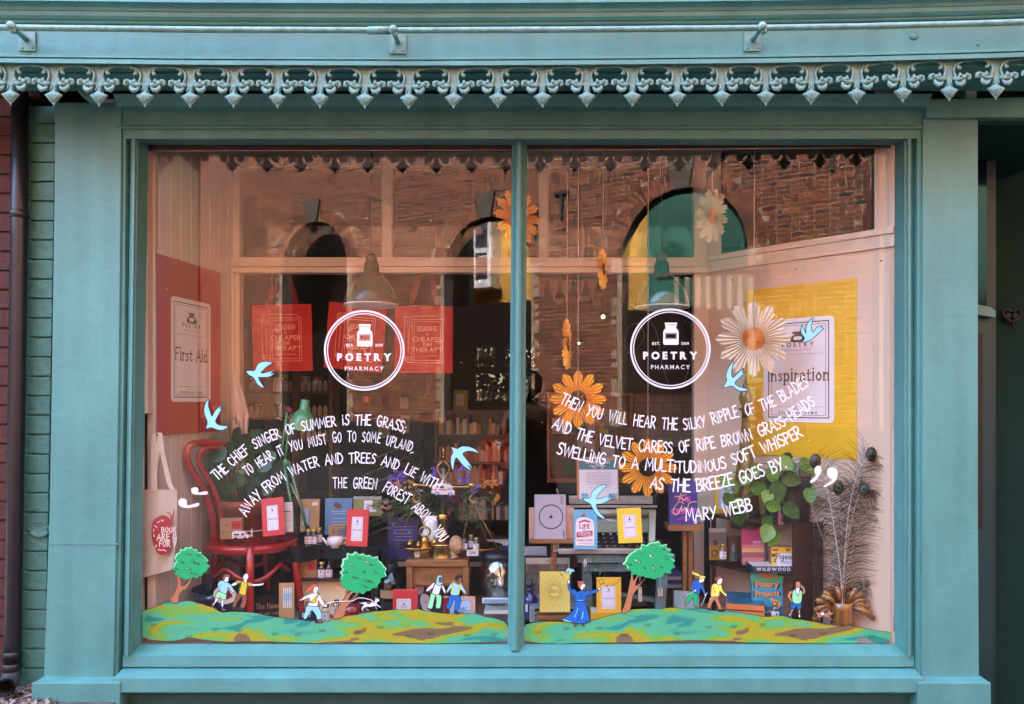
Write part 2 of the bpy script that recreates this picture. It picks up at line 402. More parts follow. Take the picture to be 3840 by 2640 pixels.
OLIVE = glassmat('olive_glass', .10, (.62, .55, .28))
SMOKE = glassmat('dark_brown_glass', .10, (.12, .06, .035))
COBALT = glassmat('cobalt_glass', .12, (.02, .03, .22))

def sag(px):
    T = [(-200, -16), (0, -11), (400, -7), (720, -3), (1540, 0), (2000, -2), (2400, -5), (2870, -10), (3240, -16), (3700, -28), (4100, -42)]
    for (a, b), (c, d) in zip(T, T[1:]):
        if px <= c: return b+(d-b)*(px-a)/(c-a)
    return T[-1][1]
def sweep(prof, px0, px1, yk=-.4, n=46, sg=True):
    mb = MB(); k = K(yk); m = len(prof)
    xs = [(px0+(px1-px0)*i/n-FX)*k for i in range(n+1)]
    vs = []
    for x in xs:
        dz = -sag(x/k+FX)*k if sg else 0
        for py, y in prof: vs.append((x, y, P(0, py, y).z+dz))
    fs = [(i*m+j, (i+1)*m+j, (i+1)*m+j+1, i*m+j+1) for i in range(n) for j in range(m-1)]
    mb.add(vs, fs)
    return mb

# ================================================================ street and the far side
road = struct(MB().box(-30, 30, -40, -1.1, -.1, 0).build('road', mat('asphalt', (.032, .032, .033), .85, var=.3, vs=30, bump=.3, bs=200)))
pav = struct(MB().box(-30, 30, -1.1, -.17, -.1, .12).build('pavement', mat('paving_stone', (.085, .08, .075), .8, var=.3, vs=8, bump=.3, bs=60)))
struct(MB().box(-90, 90, -120, 60, -.5, -.12).build('ground', mat('ground_soil', (.12, .11, .09), .9, var=.3, vs=.4)))

UPB = mat('sky_block_brick', (.10, .05, .04), .9, var=.3, vs=3)  # brick of the unseen sky blockers, kept dark to limit their brightness
OA = Vector((-8.3, -15.55, 0)); OE = Vector((.871, .491, 0)); ON = Vector((-.491, .871, 0))
def O(sv, z, d=0): return OA+OE*sv+ON*d+Vector((0, 0, z))
BRICKR = mat('old_red_brick', (1, 1, 1), .85, var=.35, vs=12, bump=.5, bs=40,
             island=[(.10, .022, .010), (.25, .058, .020), (.16, .034, .013), (.33, .092, .032), (.045, .014, .009), (.21, .048, .017)])
MORT = mat('pale_mortar', (.36, .25, .18), .9, var=.25, vs=10, bump=.3, bs=60)
town = thing('brick_building', 'old red brick building across the street with arched windows, mirrored in the shop glass', 'building', O(9, 0))
arches = [(3.9, 4.45, 1.0), (8.5, 4.0, 1.0), (12.4, 3.93, 1.08), (16.5, 3.95, 1.05)]
mb = MB(); rr = random.Random(3); z = 1.0; row = 0
def boxO(mb, s0, s1, z0, z1, d0, d1, m=None):
    return mb.add([O(a, c, b) for a in (s0, s1) for b in (d0, d1) for c in (z0, z1)], [(0, 1, 3, 2), (4, 6, 7, 5), (0, 4, 5, 1), (2, 3, 7, 6), (0, 2, 6, 4), (1, 5, 7, 3)], m)
def inarch(sv, z, e):
    for a, cz, r in arches:
        if z > cz and math.hypot(sv-a, z-cz) < r+e: return True
        if z <= cz and abs(sv-a) < r+(e if e < .1 else .12): return True
    return False
while z < 8.05:
    sv = -(row % 2)*.11; smax = 21 if z < 6.45 else 10
    while sv < smax:
        L = .225 if rr.random() < .6 else .112
        zz = z+rr.uniform(-.003, .003)
        if not inarch(sv+L/2, z+.03, .30):
            boxO(mb, sv+.004, sv+L-.009+rr.uniform(-.004, .002), zz, zz+.061, -.05, rr.uniform(.0015, .004))
        sv += L
    z += .075; row += 1
for a, cz, r in arches:
    for ring in (0, 1):
        n = 40
        for i in range(n):
            g0 = math.pi*(i+.08)/n; g1 = math.pi*(i+.92)/n
            q = [(a+ra*math.cos(g), cz+ra*math.sin(g)) for ra, g in ((r+.15*ring+.006, g0), (r+.15*ring+.144, g0), (r+.15*ring+.144, g1), (r+.15*ring+.006, g1))]
            mb.prism([O(x, y, .0045) for x, y in q], -ON*.25)
mb.build('brick', BRICKR, town, world=True, kind='stuff')
# mortar wall with openings: columns of quads
TOPZ = lambda x: 8.05 if x < 10 else 6.55
mb = MB(); xs = sorted(set([0, 10, 21]+[a+r*q for a, cz, r in arches for q in [math.cos(math.pi*i/24) for i in range(25)]]))
for x0, x1 in zip(xs, xs[1:]):
    xm = (x0+x1)/2; hit = None
    for a, cz, r in arches:
        if abs(xm-a) < r: hit = (a, cz, r)
    if hit:
        a, cz, r = hit; f = lambda x: cz+math.sqrt(max(0, r*r-(x-a)**2))
        mb.prism([O(x0, f(x0)), O(x1, f(x1)), O(x1, TOPZ(xm)), O(x0, TOPZ(xm))], -ON*.3); boxO(mb, x0, x1, 0, .9, -.3, 0)
    else: boxO(mb, x0, x1, 0, TOPZ(xm), -.3, 0)
mb.build('mortar_wall', MORT, town, world=True)
STONE = mat('grey_stone', (.10, .08, .065), .85, var=.3, vs=8, bump=.3, bs=40)
for a, cz, r in arches:
    MB().prism([O(a-.13, cz+r-.02, .05), O(a+.13, cz+r-.02, .05), O(a+.21, cz+r+.48, .05), O(a-.21, cz+r+.48, .05)], -ON*.2).build('keystone', STONE, town, world=True)
    boxO(MB(), a-r+.01, a+r-.01, .9, {12.4: 3.05, 8.5: 3.35}.get(a, 3.0), -.28, -.2).build('gate', mat('dark_gate', (.014, .009, .007), .8, spec=.1), town, world=True)
    fr = MB(); pth = [O(a+r*math.cos(math.pi*i/20)*.97, cz+r*math.sin(math.pi*i/20)*.97, -.12) for i in range(21)]
    fr.tube(pth, .04, 6); fr.build('window_frame', BLACKM, town, world=True)
# tie plates and drainpipe on the far wall
for sv, z in ((9.6, 4.9), (10.15, 5.2), (14.75, 5.35)):
    m_ = MB(); boxO(m_, sv-.14, sv+.14, z, z+.06, .02, .06); boxO(m_, sv-.03, sv+.03, z-.42, z, .02, .06); m_.build('tie_plate', BLACKM, town, world=True)
MB().tube([O(15.35, .3, .1), O(15.35, 6.5, .1)], .05, 8).build('drainpipe', BLACKM, town, world=True)
boxO(MB(), 0, 21, .0, 1.0, -.25, .03).build('plinth', mat('dark_plinth', (.02, .016, .014), .8), town, world=True)  # base band in an even dark colour
boxO(MB(), -.1, 10.1, 8.05, 8.2, -.35, .15).build('eaves', STONE, town, world=True); boxO(MB(), 10.1, 21.1, 6.55, 6.68, -.35, .12).build('string_course', STONE, town, world=True); boxO(MB(), 0, 10, 8.2, 11.5, -.3, 0).build('sky_block_storey', UPB, town, world=True); boxO(MB(), 10.02, 21, 6.68, 11.5, -.3, 0).build('sky_block_storey', UPB, town, world=True)  # the storeys above are unseen, added to keep low sky off the shopfront
# what shows through its arches
def OU(u, v, d):   # point on a line parallel to the brick wall, d behind it, seen mirrored at picture point u,v
    o = OA+ON*d; t = Vector(((u-1207)/1671, 1)); # x = t*(D+yv), y=-yv
    # o.x + s*E.x = tx*(D+yv); o.y + s*E.y = -yv
    sv = (t.x*(D-o.y)-o.x)/(OE.x+t.x*OE.y)
    q = o+OE*sv; yv = -q.y
    return sv, ZC-(v-908)*(D+yv)/1671
yb = thing('ochre_building', 'bright ochre building with white bay window seen through the arches opposite', 'building', O(9, 0, -9.5))
OCH = mat('ochre_render', (.62, .33, .06), .8, var=.15, vs=3)
DD = -9.5
s0_ = OU(985, 0, DD)[0]-3; s1_ = OU(1467, 0, DD)[0]
boxO(MB(), s0_, s1_, 0, 11, DD-.3, DD).build('wall', OCH, yb, world=True)
sa, za = OU(1004, 470, DD+.6); sb, zb = OU(1112, 642, DD+.6); WJ = mat('white_joinery', (.7, .66, .66), .5)
boxO(MB(), sa, sb, zb, za+.5, DD, DD+.6).build('bay', WJ, yb, world=True)
boxO(MB(), sa-.1, sb+.1, zb-.15, zb, DD, DD+.75).build('bay_sill', WJ, yb, world=True)
DPN = mat('dark_pane', (.03, .03, .04), .1)
for u0, u1 in ((1010, 1040), (1048, 1062), (1078, 1104)):
    for v0, v1 in ((500, 560), (575, 632)):
        a, z1 = OU(u0, v0, DD+.61); b, z0 = OU(u1, v1, DD+.61); boxO(MB(), a, b, z0, z1, DD+.6, DD+.615).build('pane', DPN, yb, world=True)
gb = thing('green_building', 'deep green boarded building seen through the arch opposite', 'building', O(14, 0, -9.5))
boxO(MB(), s1_+.01, s1_+12, 0, 11, DD-.3, DD-.02).build('wall', mat('deep_green_boards', (.012, .11, .075), .5, var=.3, vs=.7), gb, world=True)
gw_ = thing('stone_building', 'shaded stone hall wall seen through the far left arch opposite', 'building', O(2, 0, -3))
boxO(MB(), -4, 6.6, 0, 9, -2.4, -2.2).build('wall', mat('shaded_stone', (.42, .32, .22), .8, var=.5, vs=2), gw_, world=True)
for i in range(8):
    a, z1 = OU(1528+i*24, 628, .35); b, z0 = OU(1539+i*24, 702-3*abs(i-4), .35)
    boxO(MB(), a, b, z0, z1, .33, .35).build('awning_strip', mat('cream_awning', (.30, .25, .19), .7), town, world=True)
boxO(MB(), OU(1480, 620, .35)[0], OU(1735, 620, .35)[0], OU(1500, 628, .35)[1], OU(1500, 618, .35)[1], .0, .36).build('awning_rail', STONE, town, world=True)
lb = thing('rendered_building', 'tan rendered building at the end of the brick building across the street', 'building', O(-1, 0))
boxO(MB(), -1.3, -.02, 0, 9, -.3, .05).build('wall', mat('tan_render', (.10, .06, .03), .85, var=.15, vs=2), lb, world=True)
boxO(MB(), -6, -1.32, 0, 9, -1.3, -1).build('side_wall', mat('lilac_render', (.07, .06, .065), .85, var=.1, vs=2), lb, world=True)
tr = thing('sky_block_terrace', 'unseen dark brick block along the far side of the street, added to cut low sky light', 'building', O(26, 0))  # unseen blocks along and across the street, added to hold back low sky light
boxO(MB(), 21.12, 40, 0, 11, -6, -.02).build('wall', UPB, tr, world=True)
tr = thing('sky_block_terrace', 'unseen dark brick block beyond the tan building, added to shut out low sky light', 'building', O(-12, 0))
boxO(MB(), -26, -6.05, 0, 9.5, -7, 2.5).build('wall', UPB, tr, world=True)
tr = thing('sky_block_terrace', 'unseen dark brick block at the right end of the street, added against low sky light', 'building', (16, -6, 0))
MB().box(15, 22, -14, 3, 0, 8.5).build('wall', UPB, tr, world=True)
tr = thing('sky_block_terrace', 'unseen dark brick block at the left end of the street, added against low sky light', 'building', (-18, -6, 0))
MB().box(-24, -17, -13, 3, 0, 8.5).build('wall', UPB, tr, world=True)
# no-parking board on far side, mirrored in the glass
def mirror_pt(u, v, yv):
    p = U(u, v, yv); return Vector((p.x, -p.y, p.z))
nb = thing('parking_notice', 'red notice board reading PLEASE DO NOT PARK HERE, mirrored in the left pane', 'sign', mirror_pt(1128, 1112, 6.5))
nb.rotation_euler = (0, 0, R(180)); hw = 75*KU(6.5); hh = 122*KU(6.5)
MB().box(-hw/2, hw/2, 0, .02, 0, hh).build('board', mat('notice_red', (.55, .03, .02), .5, emit=0), nb)
MB().box(-.02, .02, .021, .05, -.9, hh).build('post', BLACKM, nb)
flat([('t', 'PLEASE', .5, .42, .2, (.8, .7, .65)), ('t', 'DO NOT', .5, .58, .2, (.8, .7, .65)), ('t', 'PARK', .5, .74, .2, (.8, .7, .65)), ('t', 'HERE', .5, .9, .2, (.8, .7, .65)), ('R', .38, .06, .62, .22, .04, (.8, .7, .65))], hw, hh, nb, 'lettering')

# ================================================================ shop building
shop = thing('shop_building', 'teal painted Victorian shopfront with moulded cornice, pilasters and a two pane display window', 'shopfront', (0, 0, 0))
def quadp(pts, y, t, **k):  # photo px outline at depth y, thickness t backwards
    return MB().prism([P(a, b, y) for a, b in pts], (0, t, 0))
sweep([(256, -.352), (250, -.372), (245, -.386), (231, -.386), (228, -.372), (226, -.37), (223, -.378), (217, -.378), (214, -.362), (213, -.345), (100, -.345)], -150, 4000).build('fascia_board', TEAL, shop)
CY = lambda y: -.346+(y+.346)*.25
sweep([(a, CY(b)) for a, b in [(99, -.346), (97, -.37), (90, -.385), (85, -.388), (84, -.398), (81, -.41), (78, -.42), (66, -.45), (56, -.458), (49, -.46), (47, -.474), (44, -.478), (34, -.49), (22, -.53), (14, -.57), (12, -.585), (-40, -.59)]], -150, 4000).build('cornice', TEAL, shop)
sweep([(256, -.352), (262, -.34), (258, -.335)], -150, 4000).build('drip_mould', TEAL, shop)
zs = P(0, 256, -.345).z
m_ = MB(); m_.box(-2.6, 2.6, -.34, -.13, zs+.012, zs+.03)
for i, y in enumerate((-.29, -.235, -.18)): m_.box(-2.6, 2.6, y, y+.006, zs+.006, zs+.012)
m_.build('soffit', TEAL, shop)
sweep([(352, -.14), (372, -.125), (380, -.12), (398, -.115), (408, -.10), (414, -.092)], 440, 3480, -.11, sg=False, n=2).build('bed_mould', TEAL, shop)
m_ = MB(); m_.prism([P(455, 405, -.09), P(3465, 398, -.09), P(3465, 478, -.09), P(455, 482, -.09)], (0, .1, 0)); m_.build('frieze_board', TEAL, shop)
sweep([(470, -.092), (474, -.10), (482, -.10), (484, -.09), (520, -.088), (521, -.08), (544, -.012), (545, .0)], 470, 3445, -.05, sg=False, n=2).build('head_moulding', TEAL, shop)
# upper wall over the shopfront blocks the sun, roof over everything
UP = mat('upper_brick', (.30, .12, .08), .85, var=.3, vs=8)
MB().box(-7, 7, -.05, .2, 2.78, 9.8).build('upper_wall', UP, shop)
MB().box(-7, 7, .2, 6, 6.6, 7.2).build('roof', mat('slate', (.08, .08, .09), .7), shop)
MB().box(-3.5, 3.5, CY(-.6), -.04, P(0, -40, CY(-.59)).z+.03, P(0, -40, CY(-.59)).z+.05).build('cornice_lead', mat('lead', (.25, .26, .27), .5), shop)
# pilasters
def pil(front, ret, base, cap):
    m_ = quadp(front, -.10, .07); m_.build('pilaster', TEAL, shop, bevel=.003)
    quadp(ret, -.088, .12).build('pilaster_return', TEAL, shop)
pil([(205, 384), (455, 384), (453, 700), (445, 1400), (437, 1900), (428, 2400), (424, 2545), (164, 2545), (186, 1900), (194, 1400), (204, 700)], [(453, 384), (474, 384), (470, 700), (464, 1400), (455, 1900), (450, 2150), (440, 2530), (420, 2530)], 0, 0)
pil([(3461, 440), (3668, 438), (3668, 1900), (3672, 2550), (3458, 2550)], [(3440, 440), (3463, 440), (3462, 2540), (3438, 2540)], 0, 0)
MB().prism([P(182, 2036, -.102), P(432, 2038, -.102), P(446, 2036, -.102), P(444, 2043, -.102), P(180, 2042, -.102)], (0, .01, 0)).build('pilaster_joint', TEAL, shop)
quadp([(3475, 372), (4000, 360), (4000, 440), (3475, 440)], -.12, .12).build('pilaster_cap', TEAL, shop, bevel=.004)
for (a, b) in ((118, 450), (3440, 3717)):
    x0 = P(a, 0, -.15).x; x1 = P(b, 0, -.15).x; w0 = .02; z1 = P(0, 2537, -.10).z; z2 = P(0, 2560, -.15).z
    m_ = MB(); zb = .0
    m_.add([(x0, -.15, zb), (x1, -.15, zb), (x1, -.15, z2), (x0, -.15, z2), (x0+.035, -.09, z1), (x1-.008, -.09, z1), (x0, 0, zb), (x1, 0, zb), (x0, 0, z1), (x1, 0, z1)],
           [(0, 1, 2, 3), (3, 2, 5, 4), (4, 5, 9, 8), (0, 3, 4, 8, 6), (1, 7, 9, 5, 2)])
    m_.build('pilaster_base', TEAL, shop, bevel=.004)
MB().prism([P(290, 262, -.2), P(355, 255, -.2), P(356, 372, -.2), P(318, 372, -.2), P(292, 345, -.2), P(280, 300, -.2)], (0, .05, 0)).build('corbel', TEAL, shop, bevel=.003)
# window surround mouldings (left / right stiles), each a run of strips
def stile(L, R_, segs):
    # L,R_: ((px top),(px bottom)) outer and inner edge; segs: list of (t0, depth) from outer to inner
    m_ = MB(); n = len(segs)
    top = 486; bot = 2462; vs = []
    for py, (a, b) in ((top, (L[0], R_[0])), (bot, (L[1], R_[1]))):
        for t, y in segs: vs.append(P(a+(b-a)*t, py, y))
    m_.add(vs, [(i, i+1, n+i+1, n+i) for i in range(n-1)])
    return m_
sg = [(0, -.03), (.2, -.03), (.22, -.075), (.30, -.085), (.42, -.085), (.46, -.07), (.55, -.068), (.58, -.055), (.62, -.05), (1, .0)]
stile((472, 445), (557, 530), sg).build('window_stile', TEAL, shop)
stile((3441, 3441), (3355, 3355), [(0, -.03), (.14, -.03), (.16, -.06), (.3, -.085), (.42, -.085), (.48, -.07), (.58, -.068), (.62, -.055), (1, .0)]).build('window_stile', TEAL, shop)
# mullion: rounded nosing
m_ = MB(); prof = [(0, .0), (.06, -.012), (.12, -.012), (.16, -.022), (.25, -.042), (.4, -.055), (.55, -.055), (.7, -.045), (.8, -.028), (.86, -.014), (.94, -.012), (1, 0)]
vs = []
for py, a, b in ((530, 1919, 1977), (1100, 1916, 1973), (1800, 1911, 1970), (2300, 1905, 1965), (2400, 1904, 1964), (2440, 1898, 1968)):
    for t, y in prof: vs.append(P(a+(b-a)*t, py, y-.004*(py > 2430)))
n = len(prof); m_.add(vs, [(r*n+i, r*n+i+1, (r+1)*n+i+1, (r+1)*n+i) for r in range(5) for i in range(n-1)], None, True)
m_.prism([P(1919, 530, .001), P(1977, 530, .001), P(1964, 2415, .001), P(1904, 2415, .001)], (0, .03, 0))
m_.build('mullion', TEAL, shop)
# sills
sweep([(2412, .01), (2416, -.004), (2456, -.068), (2459, -.074), (2500, -.076), (2505, -.066), (2508, -.076), (2541, -.136), (2545, -.142), (2596, -.144), (2600, -.136), (2604, -.10), (2606, -.09)], 446, 3441, -.1, sg=False, n=2).build('window_sill', TEAL, shop)
MB().box(P(440, 0, -.1).x, P(3445, 0, -.1).x, -.09, -.02, .12, P(0, 2603, -.09).z).build('stall_riser', mat('dark_teal_paint', (.03, .10, .095), .5, var=.3, vs=8), shop)
# putty / exposed wood strips round the glass
RW = mat('exposed_red_wood', (.10, .022, .01), .4, var=.7, vs=20, stretch=(1, 10, 10))
MB().prism([P(556, 543, .003), P(1919, 541, .003), P(1919, 566, .003), P(556, 566, .003)], (0, .01, 0)).build('glazing_bead', RW, shop)
MB().prism([P(1977, 541, .003), P(3355, 533, .003), P(3355, 553, .003), P(1977, 561, .003)], (0, .01, 0)).build('glazing_bead', RW, shop)
PUT = mat('chipped_white_putty', (.62, .58, .55), .7, var=.6, vs=40)
for a, b in (((557, 566), (1919, 563)), ((1977, 564), (3352, 553))): MB().tube([P(*a, .001), P(*b, .001)], .002, 5).build('putty_line', PUT, shop)
MB().tube([P(3352, 545+i*70+0, -.0005) + Vector((random.uniform(-.001, .001), 0, 0)) for i in range(27)], [.0024*random.uniform(.3, 1.2) for i in range(27)], 5).build('putty_line', PUT, shop)
MB().tube([P(1970-(i*.45), 620+i*70, -.0005) for i in range(26)], [.0016*random.uniform(.1, 1.2) for i in range(26)], 5).build('putty_line', PUT, shop)
MB().tube([P(555-i*.95, 560+i*70, -.0005) for i in range(27)], [.0018*random.uniform(.1, 1.2) for i in range(27)], 5).build('putty_line', PUT, shop)
# glass panes
for q in ([(552, 540), (1925, 540), (1910, 2418), (525, 2418)], [(1970, 540), (3362, 532), (3362, 2418), (1960, 2418)]):
    quadp(q, 0.0, .004).build('window_pane', PANE, shop)
# paint flecks + dome stud on fascia
m_ = MB(); m_.ball(P(3427, 135, -.346), (.017, .006, .014), n=14); m_.ball(P(3668, 165, -.346), (.005, .003, .006)); m_.build('paint_blister', TEAL, shop)

# ---------------------------------------------------------------- awning rail
rail = thing('awning_rail', 'teal painted iron rail running under the cornice on brackets', 'rail', P(1500, 115, -.42))
pts = [P(px, 114+sag(px)*.95, -.42) for px in range(-150, 4001, 75)]
MB().tube(pts, [.0098+random.uniform(-.0004, .0004) for _ in pts], 10).build('bar', TEALC, rail, world=True)
MB().tube([P(1380, 114, -.42), P(1462, 114, -.42)], .0125, 10).build('coupling', TEALC, rail, world=True)
for bx, py, fx in ((42, 98, 100), (1475, 112, 1492), (2858, 100, 2822)):
    y0 = 150+sag(fx)
    b_ = quadp([(fx-30, y0-22), (fx+32, y0-22), (fx+32, y0+50), (fx-32, y0+50)], -.352, .006).build('bracket_plate', TEALC, rail, world=True, bevel=.001)
    m_ = MB(); m_.tube([P(fx, y0+10, -.35), P((fx+bx)/2, (y0+10+py)/2, -.39), P(bx, py+4, -.425)], [.009, .008, .009], 8)
    m_.ball(P(bx, py, -.43), .0155); m_.ball(P(bx+6, py+16, -.425), .011); m_.build('bracket_arm', TEALC, rail, world=True)
    m_ = MB()
    for dx, dy in ((-18, 38), (20, 38)): m_.ball(P(fx+dx, y0+dy, -.3535), (.005, .002, .005))
    m_.build('screw', TEALC, rail, world=True)

# ---------------------------------------------------------------- cast iron valance
val = thing('iron_valance', 'pale teal cast iron valance of scrolls and pointed pendants hanging below the fascia', 'valance', P(1930, 260, -.36))
CU = .000398; yv = -.36
def V(a, b, z=0): return (a*CU, z, -b*CU)     # pendant local: a across, b down from top line (crop y-545)
m_ = MB()
half = [(0, 0), (62, 30), (44, 70), (30, 105), (30, 135), (42, 165), (30, 180), (26, 215), (22, 250)]
m_.prism([V(-190, -6), V(-190, 34), V(-110, 34), V(-70, 50), V(-46, 78), V(-40, 115), V(-45, 160), V(-34, 180), V(-22, 200), V(-24, 240), V(-40, 262), V(40, 262), V(24, 240), V(24, 200), V(36, 180), V(47, 160), V(42, 115), V(46, 78), V(70, 50), V(110, 34), V(190, 34), V(190, -6)], (0, .008, 0))
for sx in (-1, 1):
    m_.tube([V(sx*a, b, -.004) for a, b in smooth([(52, 172), (38, 140), (36, 100), (56, 62), (96, 42), (145, 36), (192, 34)], 3, False)], .0046, 6)
    m_.tube([V(sx*a, b, -.004) for a, b in smooth([(110, 46), (84, 56), (72, 78), (78, 98), (92, 100)], 3, False)], [.003, .003, .0034, .004, .005, .005, .0055, .006, .006, .006, .006, .005, .004], 6)
    m_.ball(V(sx*86, 96, -.004), (.0062, .006, .0062), n=8, k=5)
    m_.tube([V(sx*a, b, -.003) for a, b in ((30, 178), (60, 190), (95, 178), (130, 165), (160, 172))], [.007, .0098, .0115, .009, .005], 6, sy=.7)
    m_.tube([V(sx*a, b, -.004) for a, b in ((92, 176), (88, 152), (86, 134))], [.0095, .007, .0025], 6)
    m_.tube([V(sx*a, b, -.004) for a, b in ((130, 172), (146, 150), (166, 160), (172, 182), (150, 196))], [.005, .0065, .0075, .0065, .004], 6)
    m_.tube([V(sx*a, b, -.003) for a, b in ((52, 205), (72, 232), (100, 236), (122, 215), (128, 190))], [.004, .0075, .0108, .0075, .004], 6, sy=.7)
    m_.tube([V(sx*a, b, -.005) for a, b in ((10, 200), (14, 225), (26, 245))], .003, 5)
m_.lathe([(0, -378*CU), (6*CU, -372*CU), (12*CU, -355*CU), (38*CU, -330*CU), (62*CU, -300*CU), (80*CU, -283*CU), (70*CU, -276*CU), (40*CU, -262*CU), (24*CU, -245*CU), (20*CU, -200*CU), (0, -195*CU)], (0, -.001, 0), 12, sy=.38)
for g in (-40, -14, 14, 40): m_.tube([V(g*1.2, 285, -.010), V(g*.25, 345, -.005)], [.0025, .001], 5)
pend = m_.build('pendant', TEALC, val); pend.location = (0, 0, 0)
tips = [(24, 240), (431, 245), (929, 248), (1433, 243), (1736, 241), (1942, 237), (2258, 227), (2400, 222)]
xs_ = [-78, 24, 123, 225, 330, 431, 529, 630, 727, 828, 927, 1029, 1129, 1229, 1330, 1433, 1534, 1635, 1735, 1838, 1942, 2047, 2151, 2258, 2362]
base = val.location.copy()
for i, u in enumerate(xs_):
    for (a, b), (c, d) in zip(tips, tips[1:]):
        if u <= c: break
    tv = b+(d-b)*(u-a)/(c-a)
    o = pend if i == 0 else pend.copy()
    if i: COL.objects.link(o)
    o.parent = val; p = U(u, tv, yv); o.location = p+Vector((0, 0, 378*CU))-base
    o.rotation_euler = (0, R(random.uniform(-.8, .8)), 0)

# ---------------------------------------------------------------- left edge: painted brick pier, red wall, downpipe
pier = thing('brick_pier', 'narrow strip of teal painted brickwork left of the shop window', 'wall', P(150, 2600, -.03))
k_ = K(-.03)
MB().prism([P(112, 400, -.022), P(215, 400, -.022), P(190, 2660, -.022), P(82, 2660, -.022)], (0, .1, 0)).build('mortar_bed', TEALB, pier, world=True)
y = 395; i = 0
while y < 2650:
    l0 = 107-(y-400)*.0152+random.uniform(-3, 3)+(3 if i % 2 else 0); r0 = 208-(y-400)*.019
    hgt = 72.4; q = random.uniform(-1, 1)
    if i == 0: hgt = 66
    J = lambda: random.uniform(-1.6, 1.6)
    MB().prism([P(l0+J(), y+5+q, -.034), P(l0+(r0-l0)*.3, y+4+J(), -.034), P(l0+(r0-l0)*.65, y+4+J(), -.034), P(r0, y+3, -.034), P(r0, y+hgt-1, -.034), P(l0+(r0-l0)*.7, y+hgt-1.5+J(), -.034), P(l0+(r0-l0)*.35, y+hgt-1.5+J(), -.034), P(l0+J(), y+hgt-3+q, -.034)], (0, .03, 0)).build('brick', TEALB, pier, world=True, bevel=.0035)
    y += hgt+.6; i += 1
pl = thing('oval_plaque', 'small oval cast plaque lettered JUNCTION INDICATOR on painted brickwork', 'plaque', P(149, 1984, -.04))
m_ = MB(); m_.lathe([(.041, 0), (.041, .004), (.037, .0055), (.034, .003), (0, .003)], (0, 0, 0), 36, sy=.76, M=Matrix.Rotation(R(90), 4, 'X')); 
m_.build('plate', TEALB, pl)
for tx, g0, g1, flip in (('JUNCTION', 155, 25, 1), ('INDICATOR', 205, 335, -1)):
    for j, ch in enumerate(tx):
        g = R(g0+(g1-g0)*j/(len(tx)-1)); cx, cz = .0265*math.cos(g), .0195*math.sin(g)
        t = g-math.pi/2 if flip > 0 else g+math.pi/2
        gg = G[ch][0]/2; szz = .0085
        fn = lambda a, b, e=0, cx=cx, cz=cz, t=t, gg=gg: (cx+((a-gg)*math.cos(t)-(b-.5)*math.sin(t))*szz, -.0056, cz+((a-gg)*math.sin(t)+(b-.5)*math.cos(t))*szz)
        m_ = MB(); glyph(m_, ch, fn, .16, None); m_.build('letter', TEALC, pl)
m_ = MB(); m_.ball((-.034, -.006, 0), .0045); m_.ball((.032, -.006, 0), .0045); m_.build('rivet', TEALB, pl)

nbw = thing('neighbour_wall', 'dark red brick wall of the house next door at left edge', 'wall', P(20, 2600, .0))
MB().box(-2.9, P(112, 0, .02).x, .012, .2, 0, 4).build('mortar_bed', mat('dark_mortar', (.14, .09, .07), .9, var=.4, vs=20), nbw, world=True)
RB = mat('dark_red_brick', (.10, .022, .018), .75, var=.45, vs=14, bump=.4, bs=50)
y = 150; i = 0
while y < 2640:
    for a, b in (((-300, 47) if i % 2 else (-120, 100)), ):
        MB().prism([P(a, y+4, 0), P(b+50, y+4, 0), P(b+50, y+67, 0), P(a, y+67, 0)], (0, .03, 0)).build('brick', RB, nbw, world=True, bevel=.003)
    y += 72.2; i += 1
dp = thing('downpipe', 'black cast iron downpipe with collars and open shoe beside the teal brick pier', 'downpipe', P(45, 2530, -.07))
pts = [P(75, 200, -.07), P(72, 900, -.07), P(64, 1400, -.07), P(56, 1900, -.07), P(48, 2400, -.07), P(44, 2520, -.07)]
m_ = MB(); m_.tube(pts, .0285, 20); m_.build('pipe', mat('black_iron_paint', (.016, .012, .018), .34, var=.4, vs=18, bump=.1, bs=60), dp, world=True)
for py, px in ((805, 72), (2455, 45), (2500, 44)):
    MB().lathe([(.0285, -.015), (.0325, -.012), (.0325, .012), (.0285, .015)], P(px, py, -.07), 20).build('collar', MC['black_iron_paint'], dp, world=True)
m_ = MB(); m_.tube([P(42, 2500, -.07), P(42, 2540, -.075), P(30, 2565, -.11), P(18, 2580, -.16)], [.03, .031, .032, .033], 18, cap=False); m_.tube([P(42, 2500, -.07), P(42, 2540, -.075), P(30, 2565, -.11), P(18, 2580, -.16)], .027, 18, cap=False); m_.build('shoe', mat('grey_iron', (.06, .06, .07), .5, var=.4, vs=20), dp, world=True)
ledge = struct(MB().box(-3, P(460, 0, -.1).x, -.5, .0, .1, P(0, 2612, -.1).z).build('stone_ledge', mat('grimy_stone', (.12, .10, .08), .9, var=.5, vs=20, bump=.5, bs=50)))
m_ = MB(); zl = P(0, 2612, -.1).z
for i in range(700):
    c = Vector((random.uniform(P(-40, 0, -.2).x, P(190, 0, -.2).x), random.uniform(-.3, -.03), zl+random.uniform(.001, .03)*random.random()))
    a = random.uniform(0, 6.3); b = random.uniform(-.5, .5); L = random.uniform(.005, .022); W = L*random.uniform(.15, .5)
    d = Vector((math.cos(a), math.sin(a), b))*L; e = Vector((-math.sin(a), math.cos(a), random.uniform(-.5, .5)))*W
    m_.add([c-d, c+e, c+d, c-e+Vector((0, 0, .002))], [(0, 1, 2), (0, 2, 3)])
